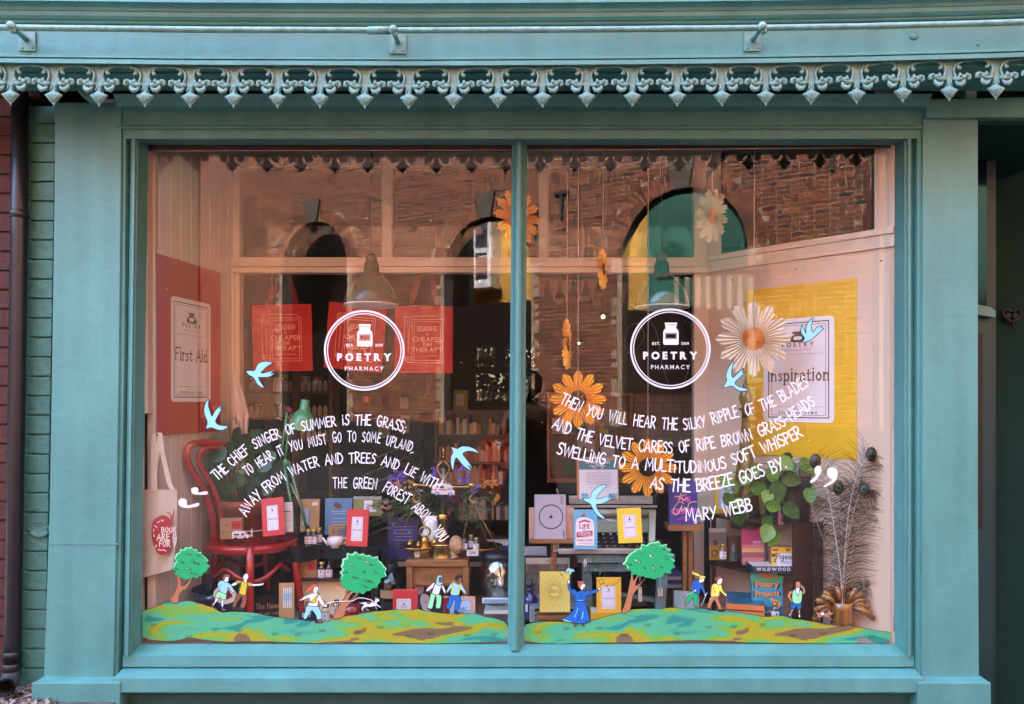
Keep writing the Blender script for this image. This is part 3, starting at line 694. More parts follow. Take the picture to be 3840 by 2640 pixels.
lt = m_.build('leaf_litter', mat('litter', (1, 1, 1), .8, island=[(.20, .10, .06), (.35, .24, .17), (.09, .05, .04), (.5, .38, .32), (.14, .1, .07)])); tag(lt, 'dry leaves and litter gathered at the foot of the downpipe', 'leaf litter'); stuff(lt)

# ---------------------------------------------------------------- right edge: doorway
door = thing('entrance_door', 'dark green half panelled entrance door and lobby wall right of the pilaster', 'door', P(3750, 2640, .3))
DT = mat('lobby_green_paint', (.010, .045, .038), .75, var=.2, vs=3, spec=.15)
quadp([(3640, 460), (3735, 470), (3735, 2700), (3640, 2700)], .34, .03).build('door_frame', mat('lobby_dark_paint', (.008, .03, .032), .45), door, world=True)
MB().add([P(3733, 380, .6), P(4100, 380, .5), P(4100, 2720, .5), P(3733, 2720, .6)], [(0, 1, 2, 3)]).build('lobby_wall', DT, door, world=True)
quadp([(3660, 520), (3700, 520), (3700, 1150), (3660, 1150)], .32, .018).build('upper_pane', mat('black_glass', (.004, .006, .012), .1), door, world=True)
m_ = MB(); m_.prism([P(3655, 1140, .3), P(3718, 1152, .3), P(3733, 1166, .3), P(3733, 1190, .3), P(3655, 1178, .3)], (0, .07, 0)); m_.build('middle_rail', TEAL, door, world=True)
quadp([(3660, 1250), (3686, 1250), (3686, 1988), (3660, 1980)], .33, .02).build('window_slot', BLACKM, door, world=True)  # narrow black window slot beside the lower panel
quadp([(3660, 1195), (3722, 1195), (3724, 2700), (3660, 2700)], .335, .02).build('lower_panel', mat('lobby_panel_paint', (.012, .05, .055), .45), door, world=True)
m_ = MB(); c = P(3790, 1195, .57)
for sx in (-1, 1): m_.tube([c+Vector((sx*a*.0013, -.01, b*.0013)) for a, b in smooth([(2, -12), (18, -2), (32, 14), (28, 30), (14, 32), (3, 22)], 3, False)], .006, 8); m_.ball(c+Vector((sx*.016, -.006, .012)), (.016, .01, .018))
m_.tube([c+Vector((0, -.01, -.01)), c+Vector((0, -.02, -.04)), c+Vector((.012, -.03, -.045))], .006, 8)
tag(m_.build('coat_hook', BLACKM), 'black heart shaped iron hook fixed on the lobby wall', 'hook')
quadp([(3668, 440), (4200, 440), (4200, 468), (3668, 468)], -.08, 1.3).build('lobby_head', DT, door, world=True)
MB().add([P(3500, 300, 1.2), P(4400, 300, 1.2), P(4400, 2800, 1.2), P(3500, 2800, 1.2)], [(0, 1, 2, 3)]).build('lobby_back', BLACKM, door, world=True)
MB().box(P(3668, 0, -.1).x-.04, P(3668, 0, -.1).x, -.09, 1.2, 0, 2.7).build('pilaster_side', TEAL, shop)

# ================================================================ inside of the window
ZF = .50
LW0 = Vector((-1.496, 0, 0)); LWd = Vector((.1416, .99, 0)); LWn = Vector((.99, -.1416, 0))
RW0 = Vector((1.412, 0, 0)); RWd = Vector((-.7071, .7071, 0)); RWn = Vector((-.7071, -.7071, 0))
struct(MB().prism([(-1.6, .01, ZF), (1.5, .01, ZF), (1.5, .72, ZF), (-1.6, .72, ZF)], (0, 0, -.4)).build('display_platform', CREAM))
cabin = thing('window_enclosure', 'cream painted timber enclosure behind the display window with transom lights', 'partition', (0, .6, ZF))
for i in range(9):
    a = LW0+LWd*(max(.04, .07*i)+.001)-LWn*.0; b = LW0+LWd*(.07*i+.067)
    MB().prism([a+Vector((0, 0, ZF)), b+Vector((0, 0, ZF)), b+Vector((0, 0, 2.6)), a+Vector((0, 0, 2.6))], -LWn*.015).build('wall_board', BOARD, cabin, world=True, bevel=.002, segs=1)
MB().prism([LW0+LWd*.04-LWn*.012+Vector((0, 0, ZF)), LW0+LWd*.64-LWn*.012+Vector((0, 0, ZF)), LW0+LWd*.64-LWn*.012+Vector((0, 0, 2.6)), LW0+LWd*.04-LWn*.012+Vector((0, 0, 2.6))], -LWn*.02).build('wall_backing', BOARD, cabin, world=True)
kb = KU(.6)
def BP(u0, u1, v0, v1, y0=.6, t=.04, name='rail', m=CREAM, bv=.003):
    a = U(u0, v0, y0); b = U(u1, v1, y0)
    return MB().box(a.x, b.x, y0, y0+t, b.z, a.z).build(name, m, cabin, world=True, bevel=bv)
BP(524, 1606, 583, 604, .585, .05); BP(524, 1606, 605, 618, .575, .06)
BP(524, 1606, 305, 378, .6, .04, 'header'); BP(522, 543, 376, 1400, .6, .05, 'post'); BP(524, 531, 604, 1400, .59, .008, 'post_bead')
BP(865, 888, 377, 584, .595, .04, 'transom_bar'); BP(1221, 1243, 377, 584, .595, .04, 'transom_bar'); BP(1573, 1612, 300, 1330, .59, .05, 'post')
for a, b in ((543, 865), (888, 1221), (1243, 1573)):
    BP(a, b, 377, 584, .61, .003, 'transom_pane', TRG, 0)
def RP(t0, t1, z0, z1, d0, d1, name, m, bv=.002):
    pts = [RW0+RWd*t0+Vector((0, 0, z0)), RW0+RWd*t1+Vector((0, 0, z0)), RW0+RWd*t1+Vector((0, 0, z1)), RW0+RWd*t0+Vector((0, 0, z1))]
    return MB().prism([p+RWn*d1 for p in pts], -RWn*(d1-d0)).build(name, m, cabin, world=True, bevel=bv)
RP(0, .83, 2.05, 2.10, 0, .012, 'rail', CREAM); RP(0, .83, 2.10, 2.125, 0, .022, 'rail', CREAM); RP(.0, .075, 2.1, 2.7, 0, .01, 'post', CREAM); RP(.76, .83, 2.1, 2.7, 0, .01, 'post', CREAM)
RP(.07, .76, 2.12, 2.7, 0, .003, 'transom_pane', TRG, 0)
WP = mat('pale_hardboard', (.74, .54, .40), .6, var=.08, vs=3)
RP(.0, .83, ZF, 2.05, -.01, .0, 'wall_board', WP); RP(.015, .42, ZF, 2.03, .001, .006, 'wall_board', WP)
MB().box(1.41, 1.46, .004, .05, ZF, 2.6).build('corner_post', mat('grey_lilac_paint', (.33, .29, .29), .5, var=.2, vs=10), cabin, world=True)
MB().box(-1.535, -1.50, .004, .04, 1.4, 2.6).build('corner_post', CREAM, cabin, world=True)
MB().box(-1.7, 1.6, .015, .75, 2.60, 2.63).build('ceiling_board', mat('ceiling_paint', (.4, .33, .26), .7), cabin, world=True)
m_ = MB()
for py, a in ((760, .07), (2.0, 0)): pass
# shop room behind
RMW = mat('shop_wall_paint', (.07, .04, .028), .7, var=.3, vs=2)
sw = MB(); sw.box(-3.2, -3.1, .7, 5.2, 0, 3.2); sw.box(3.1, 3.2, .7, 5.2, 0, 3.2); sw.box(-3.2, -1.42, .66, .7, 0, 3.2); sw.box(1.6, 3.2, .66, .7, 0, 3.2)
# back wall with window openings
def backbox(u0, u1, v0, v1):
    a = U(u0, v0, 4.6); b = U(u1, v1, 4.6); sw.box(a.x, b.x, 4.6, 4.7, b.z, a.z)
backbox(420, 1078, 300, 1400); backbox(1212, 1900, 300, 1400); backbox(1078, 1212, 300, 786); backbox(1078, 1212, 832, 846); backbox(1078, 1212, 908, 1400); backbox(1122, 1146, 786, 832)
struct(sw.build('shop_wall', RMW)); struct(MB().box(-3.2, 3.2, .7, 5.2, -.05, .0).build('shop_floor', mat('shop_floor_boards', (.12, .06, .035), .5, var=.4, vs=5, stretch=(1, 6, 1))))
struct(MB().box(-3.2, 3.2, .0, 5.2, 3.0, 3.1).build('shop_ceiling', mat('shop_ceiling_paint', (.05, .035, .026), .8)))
struct(MB().box(-3.3, -3.2, .2, 6, 0, 6.7).build('party_wall', UP)); struct(MB().box(3.2, 3.3, .2, 6, 0, 6.7).build('party_wall', UP))
m_ = MB()
for i in range(1600):
    c = Vector((random.uniform(-.8, .6), random.uniform(4.95, 5.1), random.uniform(1.3, 2.3))); a = random.uniform(0, 6.3); L = random.uniform(.03, .06)
    m_.add([c+Vector((L*math.cos(a), 0, L*math.sin(a))), c+Vector((-L*math.sin(a), .01, L*math.cos(a))), c-Vector((L*math.cos(a), 0, L*math.sin(a)))], [(0, 1, 2)])
o = m_.build('garden_foliage', LEAFD); tag(o, 'green garden foliage outside the small back window', 'foliage'); stuff(o)

o = MB().box(U(1070, 0, 4.55).x, U(1220, 0, 4.55).x, 4.72, 4.73, U(0, 915, 4.6).z, U(0, 780, 4.6).z).build('back_window', glassmat('grey_window', .05, (.16, .17, .16))); tag(o, 'small back window showing the garden at the far end of the shop', 'window')

MB().box(-1.56, -1.54, .0, .06, ZF, 2.6).build('jamb_board', BOARD, cabin, world=True)

m_ = MB(); rg = random.Random(12)
for i in range(90):
    px_, py_ = rg.choice([rg.uniform(560, 1900), rg.uniform(1980, 3340)]), rg.uniform(560, 2300); q = rg.uniform(.0006, .0018); c_ = P(px_, py_, -.0012)
    m_.add([c_+Vector((q*math.cos(g)*rg.uniform(.6, 1.3), 0, q*math.sin(g)*rg.uniform(.6, 1.3))) for g in (0, 1.2, 2.4, 3.7, 5)], [(0, 1, 2, 3, 4)])
stuff(m_.build('paint_specks', WHITE, shop))
# ================================================================ makers of display things
RED = s(212, 62, 66); YEL = s(244, 214, 60); LAB = s(228, 226, 238); DK = (.03, .03, .035); KR = (.46, .27, .12)
def spot(px, yb, y, name, label, cat, rot=(0, 0, 0), group=None):
    return thing(name, label, cat, P(px, yb, y), rot, group)
def book(label, bb, y, c, t=.018, design=(), roll=0, lean=6, yaw=0, name='book', cat='book', group=None, pages=True, rough=.45):
    x0, y0, x1, y1 = bb; k = K(y); w = (x1-x0)*k; h = (y1-y0)*k
    r = spot((x0+x1)/2, y1, y, name, label, cat, (R(-lean), R(roll), R(yaw)), group)
    cm = c if isinstance(c, bpy.types.Material) else mat('cover_%02x%02x%02x' % tuple(int(min(1, q)*255) for q in c), c, rough, var=.08, vs=15)
    if pages:
        e = .0025
        m_ = MB(); m_.box(-w/2, w/2, 0, .002, 0, h); m_.box(-w/2, w/2, t-.002, t, 0, h); m_.box(-w/2, -w/2+.002, .002, t-.002, 0, h)
        m_.build('cover', cm, r); MB().box(-w/2+.002, w/2-e, .0021, t-.0021, e, h-e).build('pages', PAPER, r)
    else: MB().box(-w/2, w/2, 0, t, 0, h).build('card', cm, r, bevel=min(.0015, t*.3), segs=1)
    flat(list(design), w, h, r)
    return r, w, h
def presc(title, big=False, a=1.4):   # prescription style label
    d = [('R', .24, .2, .76, .86, .035, LAB), ('b', .29, .235, .71, .825, .008, (.12, .12, .2)),
         ('r', .475, .28, .525, .31, DK), ('r', .465, .315, .535, .36, DK), ('s', title, .5, .58, .085, DK, .12), ('s', 'POETRY', .5, .42, .04, (.25, .25, .3), .12), ('r', .36, .77, .64, .776, (.4, .4, .45))]
    return d
def kraftbox(label, bb, y, tint, yaw=0, name='kit_box', depth=.03):
    x0, y0, x1, y1 = bb; k = K(y); w = (x1-x0)*k; h = (y1-y0)*k
    r = spot((x0+x1)/2, y1, y, name, label, 'box', (0, 0, R(yaw)))
    MB().box(-w/2, w/2, 0, depth, 0, h).build('carton', KRAFT, r, bevel=.001, segs=1)
    flat([('r', .53, .12, .97, .5, tint), ('o', .28, .3, .13, .012, (.15, .08, .04)), ('c', .28, .32, .05, (.1, .06, .03)), ('s', 'FIRST AID', .75, .34, .08, (.2, .02, .02), .14), ('t', 'FIRST AID KIT', .5, .72, .13, (.12, .07, .04)), ('r', .2, .8, .8, .81, (.2, .12, .07))], w, h, r, 'box_print')
    return r
PILLS = mat('pills', (1, 1, 1), .4, island=[(.75, .72, .68), (.7, .05, .05), (.75, .5, .1), (.8, .78, .74), (.1, .12, .4)])
GOLD = mat('gold_lid', (.70, .48, .14), .3, metal=.9); TIN = mat('black_lid', (.02, .02, .02), .35)
def jar(label, px, pb, hpx, y, lid='gold', group=None, wf=.44, glass=None, labc=LAB, fill=.75, name='pill_jar'):
    k = K(y); h = hpx*k; rd = h*wf/2
    r = spot(px, pb, y, name, label, 'jar', group=group)
    MB().lathe([(0, 0), (rd*.95, 0), (rd, h*.04), (rd, h*.66), (rd*.85, h*.76), (rd*.62, h*.80), (rd*.62, h*.86)], n=18).build('glass', glass or CLEAR, r)
    if lid == 'cork': MB().lathe([(rd*.5, h*.83), (rd*.52, h*.95), (0, h*.95)], n=14).build('stopper', KRAFT, r)
    elif lid == 'ball': m_ = MB(); m_.lathe([(rd*.6, h*.82), (rd*.75, h*.86), (rd*.3, h*.88), (rd*.2, h*.9)], n=14); m_.ball((0, 0, h*.95), rd*.4); m_.build('stopper', CLEAR, r)
    elif lid: MB().lathe([(rd*.72, h*.84), (rd*.74, h*.86), (rd*.74, h*.985), (rd*.7, h), (0, h)], n=18).build('lid', GOLD if lid == 'gold' else TIN, r)
    m_ = MB(); n = 46; rg = random.Random(int(px))
    for i in range(n):
        a = rg.uniform(0, 6.3); q = rd*.86*math.sqrt(rg.random()); z = h*(.04+fill*.66*rg.random()); m_.ball((q*math.cos(a), q*math.sin(a), z), rd*.15, n=6, k=4)
    stuff(m_.build('contents', PILLS, r))
    m_ = MB(); n = 14
    vs = [(rd*1.015*math.cos(R(200+i*140/n)), rd*1.015*math.sin(R(200+i*140/n)), z) for i in range(n+1) for z in (h*.14, h*.58)]
    m_.add(vs, [(2*i, 2*i+2, 2*i+3, 2*i+1) for i in range(n)]); m_.build('label', col(labc), r)
    MB().add([(-rd*.3, -rd*1.03, h*.22), (rd*.3, -rd*1.03, h*.22), (rd*.3, -rd*1.03, h*.26), (-rd*.3, -rd*1.03, h*.26), (-rd*.14, -rd*1.03, h*.4), (rd*.14, -rd*1.03, h*.4), (rd*.14, -rd*1.03, h*.52), (-rd*.14, -rd*1.03, h*.52)], [(0, 1, 2, 3), (4, 5, 6, 7)]).build('label_print', INK, r)
    return r
def onplane(o, d, n, px, py):  # camera ray meets vertical plane
    ray = Vector(((px-FX)/F, 1, -(py-FY)/F)); c = Vector((0, -D, ZC)); t = (o-c).dot(n)/ray.dot(n); return c+ray*t
def poster(label, o, dirv, n, t0, t1, z0, z1, c, lab, items):
    base = o+dirv*t0; r = thing('poster', label, 'poster', base+Vector((0, 0, z0)))
    w = t1-t0; h = z1-z0
    q = [Vector((0, 0, 0)), dirv*w, dirv*w+Vector((0, 0, h)), Vector((0, 0, h))]
    MB().prism([p+n*.009 for p in q], -n*.001).build('sheet', mat('poster_%d' % int(c[1]*100), c, .35, var=.05, vs=3), r)
    l0, m0, l1, m1 = lab; lw, lh = (l1-l0)*w, (m1-m0)*h
    fn = lambda u, v, L: dirv*(l0*w+u*lw)+Vector((0, 0, h*(1-m0)-v*lh))+n*(.0095+.0001*L)
    draw(items, fn, lw, lh).build('label_print', None, r); return r
def plabel(title, sz, who='DEBORAH ALMA'):
    return [('R', 0, 0, 1, 1, .06, s(236, 230, 232)), ('b', .075, .045, .925, .955, .014, DK), ('b', .115, .068, .885, .932, .006, DK),
            ('P', [(.43, .13), (.57, .13), (.57, .15), (.54, .155), (.6, .18), (.61, .225), (.39, .225), (.4, .18), (.46, .155), (.43, .15)], DK), ('R', .44, .175, .56, .21, .02, s(236, 230, 232)),
            ('t', 'POETRY', .5, .275, .085, DK, .02, .35), ('t', 'PRESCRIPTION', .5, .315, .04, (.25, .22, .25), 0, .35), ('r', .13, .345, .87, .3475, DK),
            ('S', title, .5, .60, sz, DK, .10), ('r', .13, .85, .87, .8525, DK), ('t', 'CHOSEN BY', .5, .885, .035, (.2, .18, .2), 0, .3), ('t', who, .5, .92, .05, DK, .02, .35)]
poster('crimson First Aid poster with white prescription label on the left side wall', LW0, LWd, LWn, .042/.99, .4836/.99, 1.312, 2.031, s(176, 16, 34), (.19, .215, .82, .815), plabel('First Aid', .185))
YT0, YT1 = .1015*1.414, .449*1.414
o_ = RW0+RWd*YT1
poster('yellow Inspiration poster with white prescription label on the angled right wall', o_, -RWd, RWn, 0, YT1-YT0, 1.211, 1.944, s(232, 182, 14), (.179, .195, .815, .80), plabel('Inspiration', .165))
# brass screws on the right wall
for t, z in ((.05, 2.0), (.4, 2.01), (.7, 2.0)):
    p = RW0+RWd*t+RWn*.008+Vector((0, 0, z)); MB().ball(p, .004).build('screw', BRASS, cabin, world=True)

# ---------------------------------------------------------------- canvas tote on the left wall
yt = .022; r = spot(600, 2165, yt, 'tote_bag', 'cream canvas tote bag printed with a red apple hanging at the left window edge', 'bag')
def W_(pts, y): return [P(a, b, y) for a, b in pts]
m_ = MB(); gx, gz = 14, 20; vs = []
for j in range(gz+1):
    v = j/gz; y0 = 1836+(2168-1836)*v
    xl = 536-4*v; xr = 664-2*v+(-18*max(0, v-.35) if v < 9 else 0); yo = 20*(v**3)
    for i in range(gx+1):
        u = i/gx; vs.append(P(xl+(xr-xl)*u, y0-22*u*v**3*1.5, yt+.006*math.sin(u*9+v*2)*(.3+v)+.02*(u-.5)**2))
m_.add(vs, [(j*(gx+1)+i, j*(gx+1)+i+1, (j+1)*(gx+1)+i+1, (j+1)*(gx+1)+i) for j in range(gz) for i in range(gx)], None, True)
m_.build('bag_body', CANVAS, r, world=True)
for pts in ([(575, 1840), (574, 1760), (576, 1680), (578, 1630), (592, 1624), (600, 1630), (588, 1700), (580, 1770), (580, 1838)], [(600, 1628), (606, 1680), (620, 1750), (636, 1815), (650, 1838)]):
    m_ = MB(); a = W_(smooth(pts, 3, False), yt-.004); wv = Vector((.017, .004, 0))
    m_.add([q+wv*sg for q in a for sg in (-.5, .5)], [(2*i, 2*i+1, 2*i+3, 2*i+2) for i in range(len(a)-1)], None, True); m_.build('strap', CANVAS, r, world=True)
zz = lambda X, Y, ox, oy, sc=3.547: (ox+X/sc, oy+Y/sc)
ap = [zz(X, Y, 500, 1980) for X, Y in ((262, -90), (300, -130), (360, -165), (420, -165), (480, -130), (510, -60), (512, 60), (500, 180), (485, 310), (440, 335), (400, 352), (350, 350), (300, 300), (262, 200), (243, 90), (245, 0))]
m_ = MB(); CR = s(172, 30, 48); fa = lambda L: (lambda x, y: P(x, y, yt-.014-.0002*L))
m_.add([fa(0)(*p) for p in smooth(ap, 3)], [list(range(len(ap)*3))], col(CR))
st = smooth([zz(*p, 500, 1550) for p in ((455, 1320), (490, 1340), (500, 1400), (495, 1450))], 3, False); m_.stroke(st, 4, fa(1), col(CR))
lf = smooth([zz(*p, 500, 1550) for p in ((548, 1270), (520, 1340), (500, 1440), (530, 1400))], 3); m_.add([fa(1)(*p) for p in lf], [list(range(len(lf)))], col(CR))
CRM = col(s(240, 225, 215))
def ptext(tx, X, Y, sz, rot=0, ox=500, oy=1980):
    x, y = zz(X, Y, ox, oy); sz /= 3.547
    for ch in tx:
        if ch in G:
            glyph(m_, ch, lambda a, b, e=0, x=x, y=y: P(x+a*sz, y-b*sz, yt-.0150-e), .2, CRM)
            x += (G[ch][0]+.22)*sz
        else: x += .4*sz
ptext('BOOK', 375, 60, 68); ptext('ARE G', 315, 160, 80); ptext('FOR Y', 345, 245, 72)
for X, Y, a in ((335, -80, -30), (385, -100, 20), (270, 30, -80), (275, 100, 80), (300, 240, -60), (345, 290, 20), (385, 290, -10), (300, -20, 40), (420, 300, 30)):
    c = Vector(zz(X, Y, 500, 1980)); d = Vector((math.cos(R(a)), math.sin(R(a))))*7; e = Vector((-d.y, d.x))*.35
    m_.add([fa(4)(*(c+d*math.cos(g)+e*math.sin(g))) for g in [i*.7 for i in range(9)]], [list(range(9))], CRM)
m_.build('apple_print', None, r, world=True)
tag(MB().tube([P(590, 1632, .012), P(590, 1626, .06)], .004, 6).build('wall_hook', BRASS), 'small brass hook holding the canvas tote straps', 'hook')

# ---------------------------------------------------------------- hanging bundle of rolled canvas at the corner post
r = spot(905, 1690, .5, 'canvas_bundle', 'bundle of rolled cream canvas and card tubes hanging by the corner post', 'bundle')
m_ = MB(); ctr = [(878, 1400), (884, 1440), (893, 1500), (900, 1560), (902, 1600)]
m_.tube([P(a, b, .5) for a, b in ctr], [.012, .022, .034, .04, .032], 10, sy=.5)
for q in (-.025, -.008, .01, .024): m_.tube([P(882, 1420, .475), P(890+q*300, 1500, .468), P(897+q*700, 1590, .465)], [.004, .006, .005], 6)
m_.build('cloth', CANVAS, r, world=True)
for i, (x0, x1, y0, y1) in enumerate(((880, 884, 1575, 1680), (892, 905, 1545, 1640), (905, 912, 1570, 1640), (925, 920, 1555, 1660), (888, 893, 1590, 1700))):
    MB().tube([P(x0, y0, .47-.01*i), P(x1, y1, .47-.01*i)], .0095, 10).build('card_tube', mat('buff_card', (.62, .45, .33), .7, var=.1, vs=20), r, world=True)

# ---------------------------------------------------------------- red tote bags hanging at the back
ORR = mat('orange_red_cotton', s(200, 42, 34), .8, var=.18, vs=6, bump=.2, bs=200); SAL = s(250, 150, 125)
def redtote(label, bb, rot):
    x0, y0, x1, y1 = bb; y = .67; k = K(y); w = (x1-x0)*k; h = (y1-y0)*k
    r = spot((x0+x1)/2, y1, y, 'red_tote_bag', label, 'bag', (0, R(rot), 0), 'orange red tote bags hanging at the back of the window')
    m_ = MB(); n = 8; vs = [((i/n-.5)*w*(1-.02*(j/n)), .004*math.sin(i*1.3+j*.7), j/n*h) for j in range(n+1) for i in range(n+1)]
    m_.add(vs, [(j*(n+1)+i, j*(n+1)+i+1, (j+1)*(n+1)+i+1, (j+1)*(n+1)+i) for j in range(n) for i in range(n)], None, True); m_.build('bag_body', ORR, r)
    for dx in (0, .012):
        m_ = MB(); pa = smooth([(-.24*w, h), (-.16*w, h*1.25), (-.06*w, h*1.62), (0, h*1.72), (.06*w, h*1.62), (.16*w, h*1.25), (.24*w, h)], 3, False)
        m_.add([(a+sg*.012, .01+dx, b) for a, b in pa for sg in (-1, 1)], [(2*i, 2*i+1, 2*i+3, 2*i+2) for i in range(len(pa)-1)]); m_.build('strap', mat('dull_red_strap', (.16, .016, .010), .9, spec=.1), r)
    t = .009
    it = [('l', [(.18, .165), (.30, .2), (.8, .2), (.74, .155), (.2, .155)], t, SAL), ('l', [(.17, .165), (.18, .78), (.22, .845), (.32, .85)], t, SAL), ('b', .305, .2, .82, .85, t, SAL), ('b', .34, .235, .785, .815, t, SAL)]
    for v in (.20, .235, .27, .74, .775, .81): it.append(('l', [(.18, v), (.23, v+.03), (.3, v+.035)], t, SAL))
    it += [('l', [(.24, .35), (.24, .7)], t*1.2, SAL), ('s', 'READING', .56, .375, .075, SAL, .15), ('s', 'is', .56, .44, .055, SAL, .15), ('t', 'CHEAPER', .565, .535, .115, SAL, .02), ('s', 'than', .565, .60, .07, SAL, .16), ('t', 'THERAPY', .565, .69, .115, SAL, .02), ('r', .40, .745, .73, .752, SAL)]
    flat(it, w, h, r, 'bag_print', y=-.006)
redtote('orange red tote bag lettered CHEAPER than THERAPY with the blue bird at its corner', (948, 1142, 1174, 1392), -1)
redtote('tilted orange red tote bag half behind the left round shop emblem, middle of the three', (1212, 1140, 1432, 1388), 5)
redtote('orange red tote bag right of the pendant lamp, rightmost of the three', (1478, 1148, 1698, 1398), .5)
MB().tube([U(540, 605, .69), U(1060, 605, .69)], .006, 6).build('hanging_rod', BLACKM, cabin, world=True)

# ---------------------------------------------------------------- pendant lamps
LGR = mat('lamp_green_enamel', (.035, .042, .018), .2, spec=.35); LIN = mat('lamp_white_enamel', (.75, .7, .68), .3)
def pendant(label, uc, vt, vb, hw, y, shade):
    k = KU(y); r = thing('pendant_lamp', label, 'pendant lamp', U(uc, vb, y), group='enamel pendant lamps in the window'); H = (vb-vt)*k; W = hw*k
    pr = [(W, 0), (W*1.01, .004), (W*.99, H*.08), (W*.93, H*.22), (W*.8, H*.38), (W*.6, H*.52), (W*.42, H*.62), (W*.32, H*.68), (W*.30, H*.7), (W*.26, H*.88), (W*.2, H*.92), (W*.17, H*.98), (W*.1, H)]
    m_ = MB(); m_.lathe(pr, n=40); m_.f.pop(-2); m_.m.pop(); m_.sm.pop(); m_.build('shade', shade, r)
    m_ = MB(); m_.lathe([(W*.97, .002), (W*.95, H*.08), (W*.88, H*.22), (W*.75, H*.36), (W*.55, H*.48), (W*.2, H*.55)], n=40); m_.f.pop(-2); m_.m.pop(); m_.sm.pop(); m_.build('shade_lining', LIN, r)
    MB().tube([(W*math.cos(R(g)), W*math.sin(R(g)), 0) for g in range(0, 360, 10)], .003, 6, closed=True).build('rim', LIN, r)
    MB().lathe([(W*.2, H*.9), (W*.22, H*.95), (W*.2, H*1.05), (W*.08, H*1.1), (0, H*1.1)], n=16).build('cap', mat('brown_bakelite', (.06, .02, .015), .3), r)
    MB().tube([(0, 0, H*1.05), (0, 0, 2.6-r.location.z)], .003, 6).build('cord', BLACKM, r)
    m_ = MB(); m_.ball((0, 0, H*.25), (.03, .03, .035)); m_.build('bulb', mat('pearl_bulb', (.8, .78, .72), .3), r)
pendant('dark green enamel pendant lamp in front of the orange red tote bags', 842, 584, 692, 60, .28, LGR)
pendant('dark green enamel pendant lamp above the right round shop emblem', 1500, 583, 697, 61, .28, mat('lamp_dark_green', (.015, .06, .04), .14, coat=.6))

# ---------------------------------------------------------------- red bentwood chair
ch = thing('bentwood_chair', 'red painted bentwood chair with looped back holding books and small boxes', 'chair', U(575, 1400, .32))
yc = .32; sc_ = U(573, 1222, yc); srx = .19; sry = .19
m_ = MB(); m_.lathe([(0, .0), (srx*.86, 0), (srx*.99, -.002), (srx, -.012), (srx*.995, -.03), (srx*.93, -.036), (0, -.036)], sc_, 40, sy=.98); m_.build('seat', REDP, ch, world=True)
def ct(name, pts, r_, n=10):
    MB().tube(pts, r_, n).build(name, REDP, ch, world=True)
H1 = [(489, 1225), (484, 1190), (476, 1150), (462, 1110), (440, 1075), (427, 1050), (424, 1025), (434, 1008), (460, 1003), (490, 1004), (518, 1010), (545, 1030), (556, 1070)]
ct('back_frame', [U(a, b, .20+(a-424)/132*.24) for i, (a, b) in enumerate(smooth(H1, 4, False))], .0150)
ct('back_frame_post', [U(a, b, .47) for a, b in smooth([(556, 1065), (562, 1120), (560, 1180), (552, 1225)], 3, False)], .0145)
H2 = [(508, 1225), (503, 1180), (492, 1130), (475, 1090), (456, 1060), (451, 1035), (462, 1018), (490, 1014), (508, 1024), (520, 1050), (530, 1085), (536, 1130), (534, 1200)]
ct('inner_hoop', [U(a, b, .22+(a-440)/100*.17) for i, (a, b) in enumerate(smooth(H2, 4, False))], .0108)
ZL = ZF+.002
def leg(u0, v0, u1, y0, y1, r0=.0175, r1=.013):
    a = U(u0, v0, y0); b = Vector(((u1-1207)*KU(y1), y1, ZL)); ct('leg', [a, a.lerp(b, .3)+Vector((0, 0, 0)), a.lerp(b, .7), b], [r0, r0*.97, (r0+r1)/2, r1])
leg(492, 1235, 478, .40, .42); leg(567, 1238, 567, .15, .13); leg(664, 1232, 688, .30, .28); leg(600, 1232, 612, .47, .50)
rg = []
for g in range(0, 360, 12):
    x = srx*.80*math.cos(R(g)); yy = sry*.80*math.sin(R(g)); rg.append(sc_+Vector((x, yy, -.075-.055*abs(math.sin(R(2*g+45)))**1.2-.02)))
MB().tube(rg, .0095, 10, closed=True).build('stretcher_hoop', REDP, ch, world=True)
# on the chair
pot = thing('terracotta_pot', 'terracotta pot standing on the red chair seat', 'pot', U(550, 1222, .40))
m_ = MB(); m_.lathe([(0, 0), (.075, 0), (.082, .01), (.098, .14), (.11, .142), (.114, .175), (.106, .18), (.098, .17), (.09, .15), (0, .15)], n=32); m_.build('pot', mat('terracotta', (.34, .085, .035), .75, var=.3, vs=9, bump=.15, bs=60), pot)
MB().lathe([(0, .158), (.099, .16)], n=24).build('soil', mat('potting_soil', (.03, .02, .015), .95, bump=.5, bs=200), pot)
pp = thing('pilea_plant', 'round leaved green pot plant growing from the terracotta pot', 'plant', U(545, 1135, .40))
rg_ = random.Random(11)
pil_l = [(595, 1037), (548, 1060), (520, 1100), (500, 1110), (538, 1110), (565, 1090), (590, 1075), (620, 1020), (635, 1060), (610, 1110), (520, 1145), (545, 1160), (498, 1165), (555, 1195), (600, 1170), (570, 1140), (635, 1100), (655, 1130), (640, 1160), (575, 1045), (515, 1072), (650, 1080), (530, 1185), (508, 1128), (585, 1110), (560, 1020), (605, 1140), (470+40, 1045), (625, 1130), (548, 1085), (500, 1085), (660, 1105)]
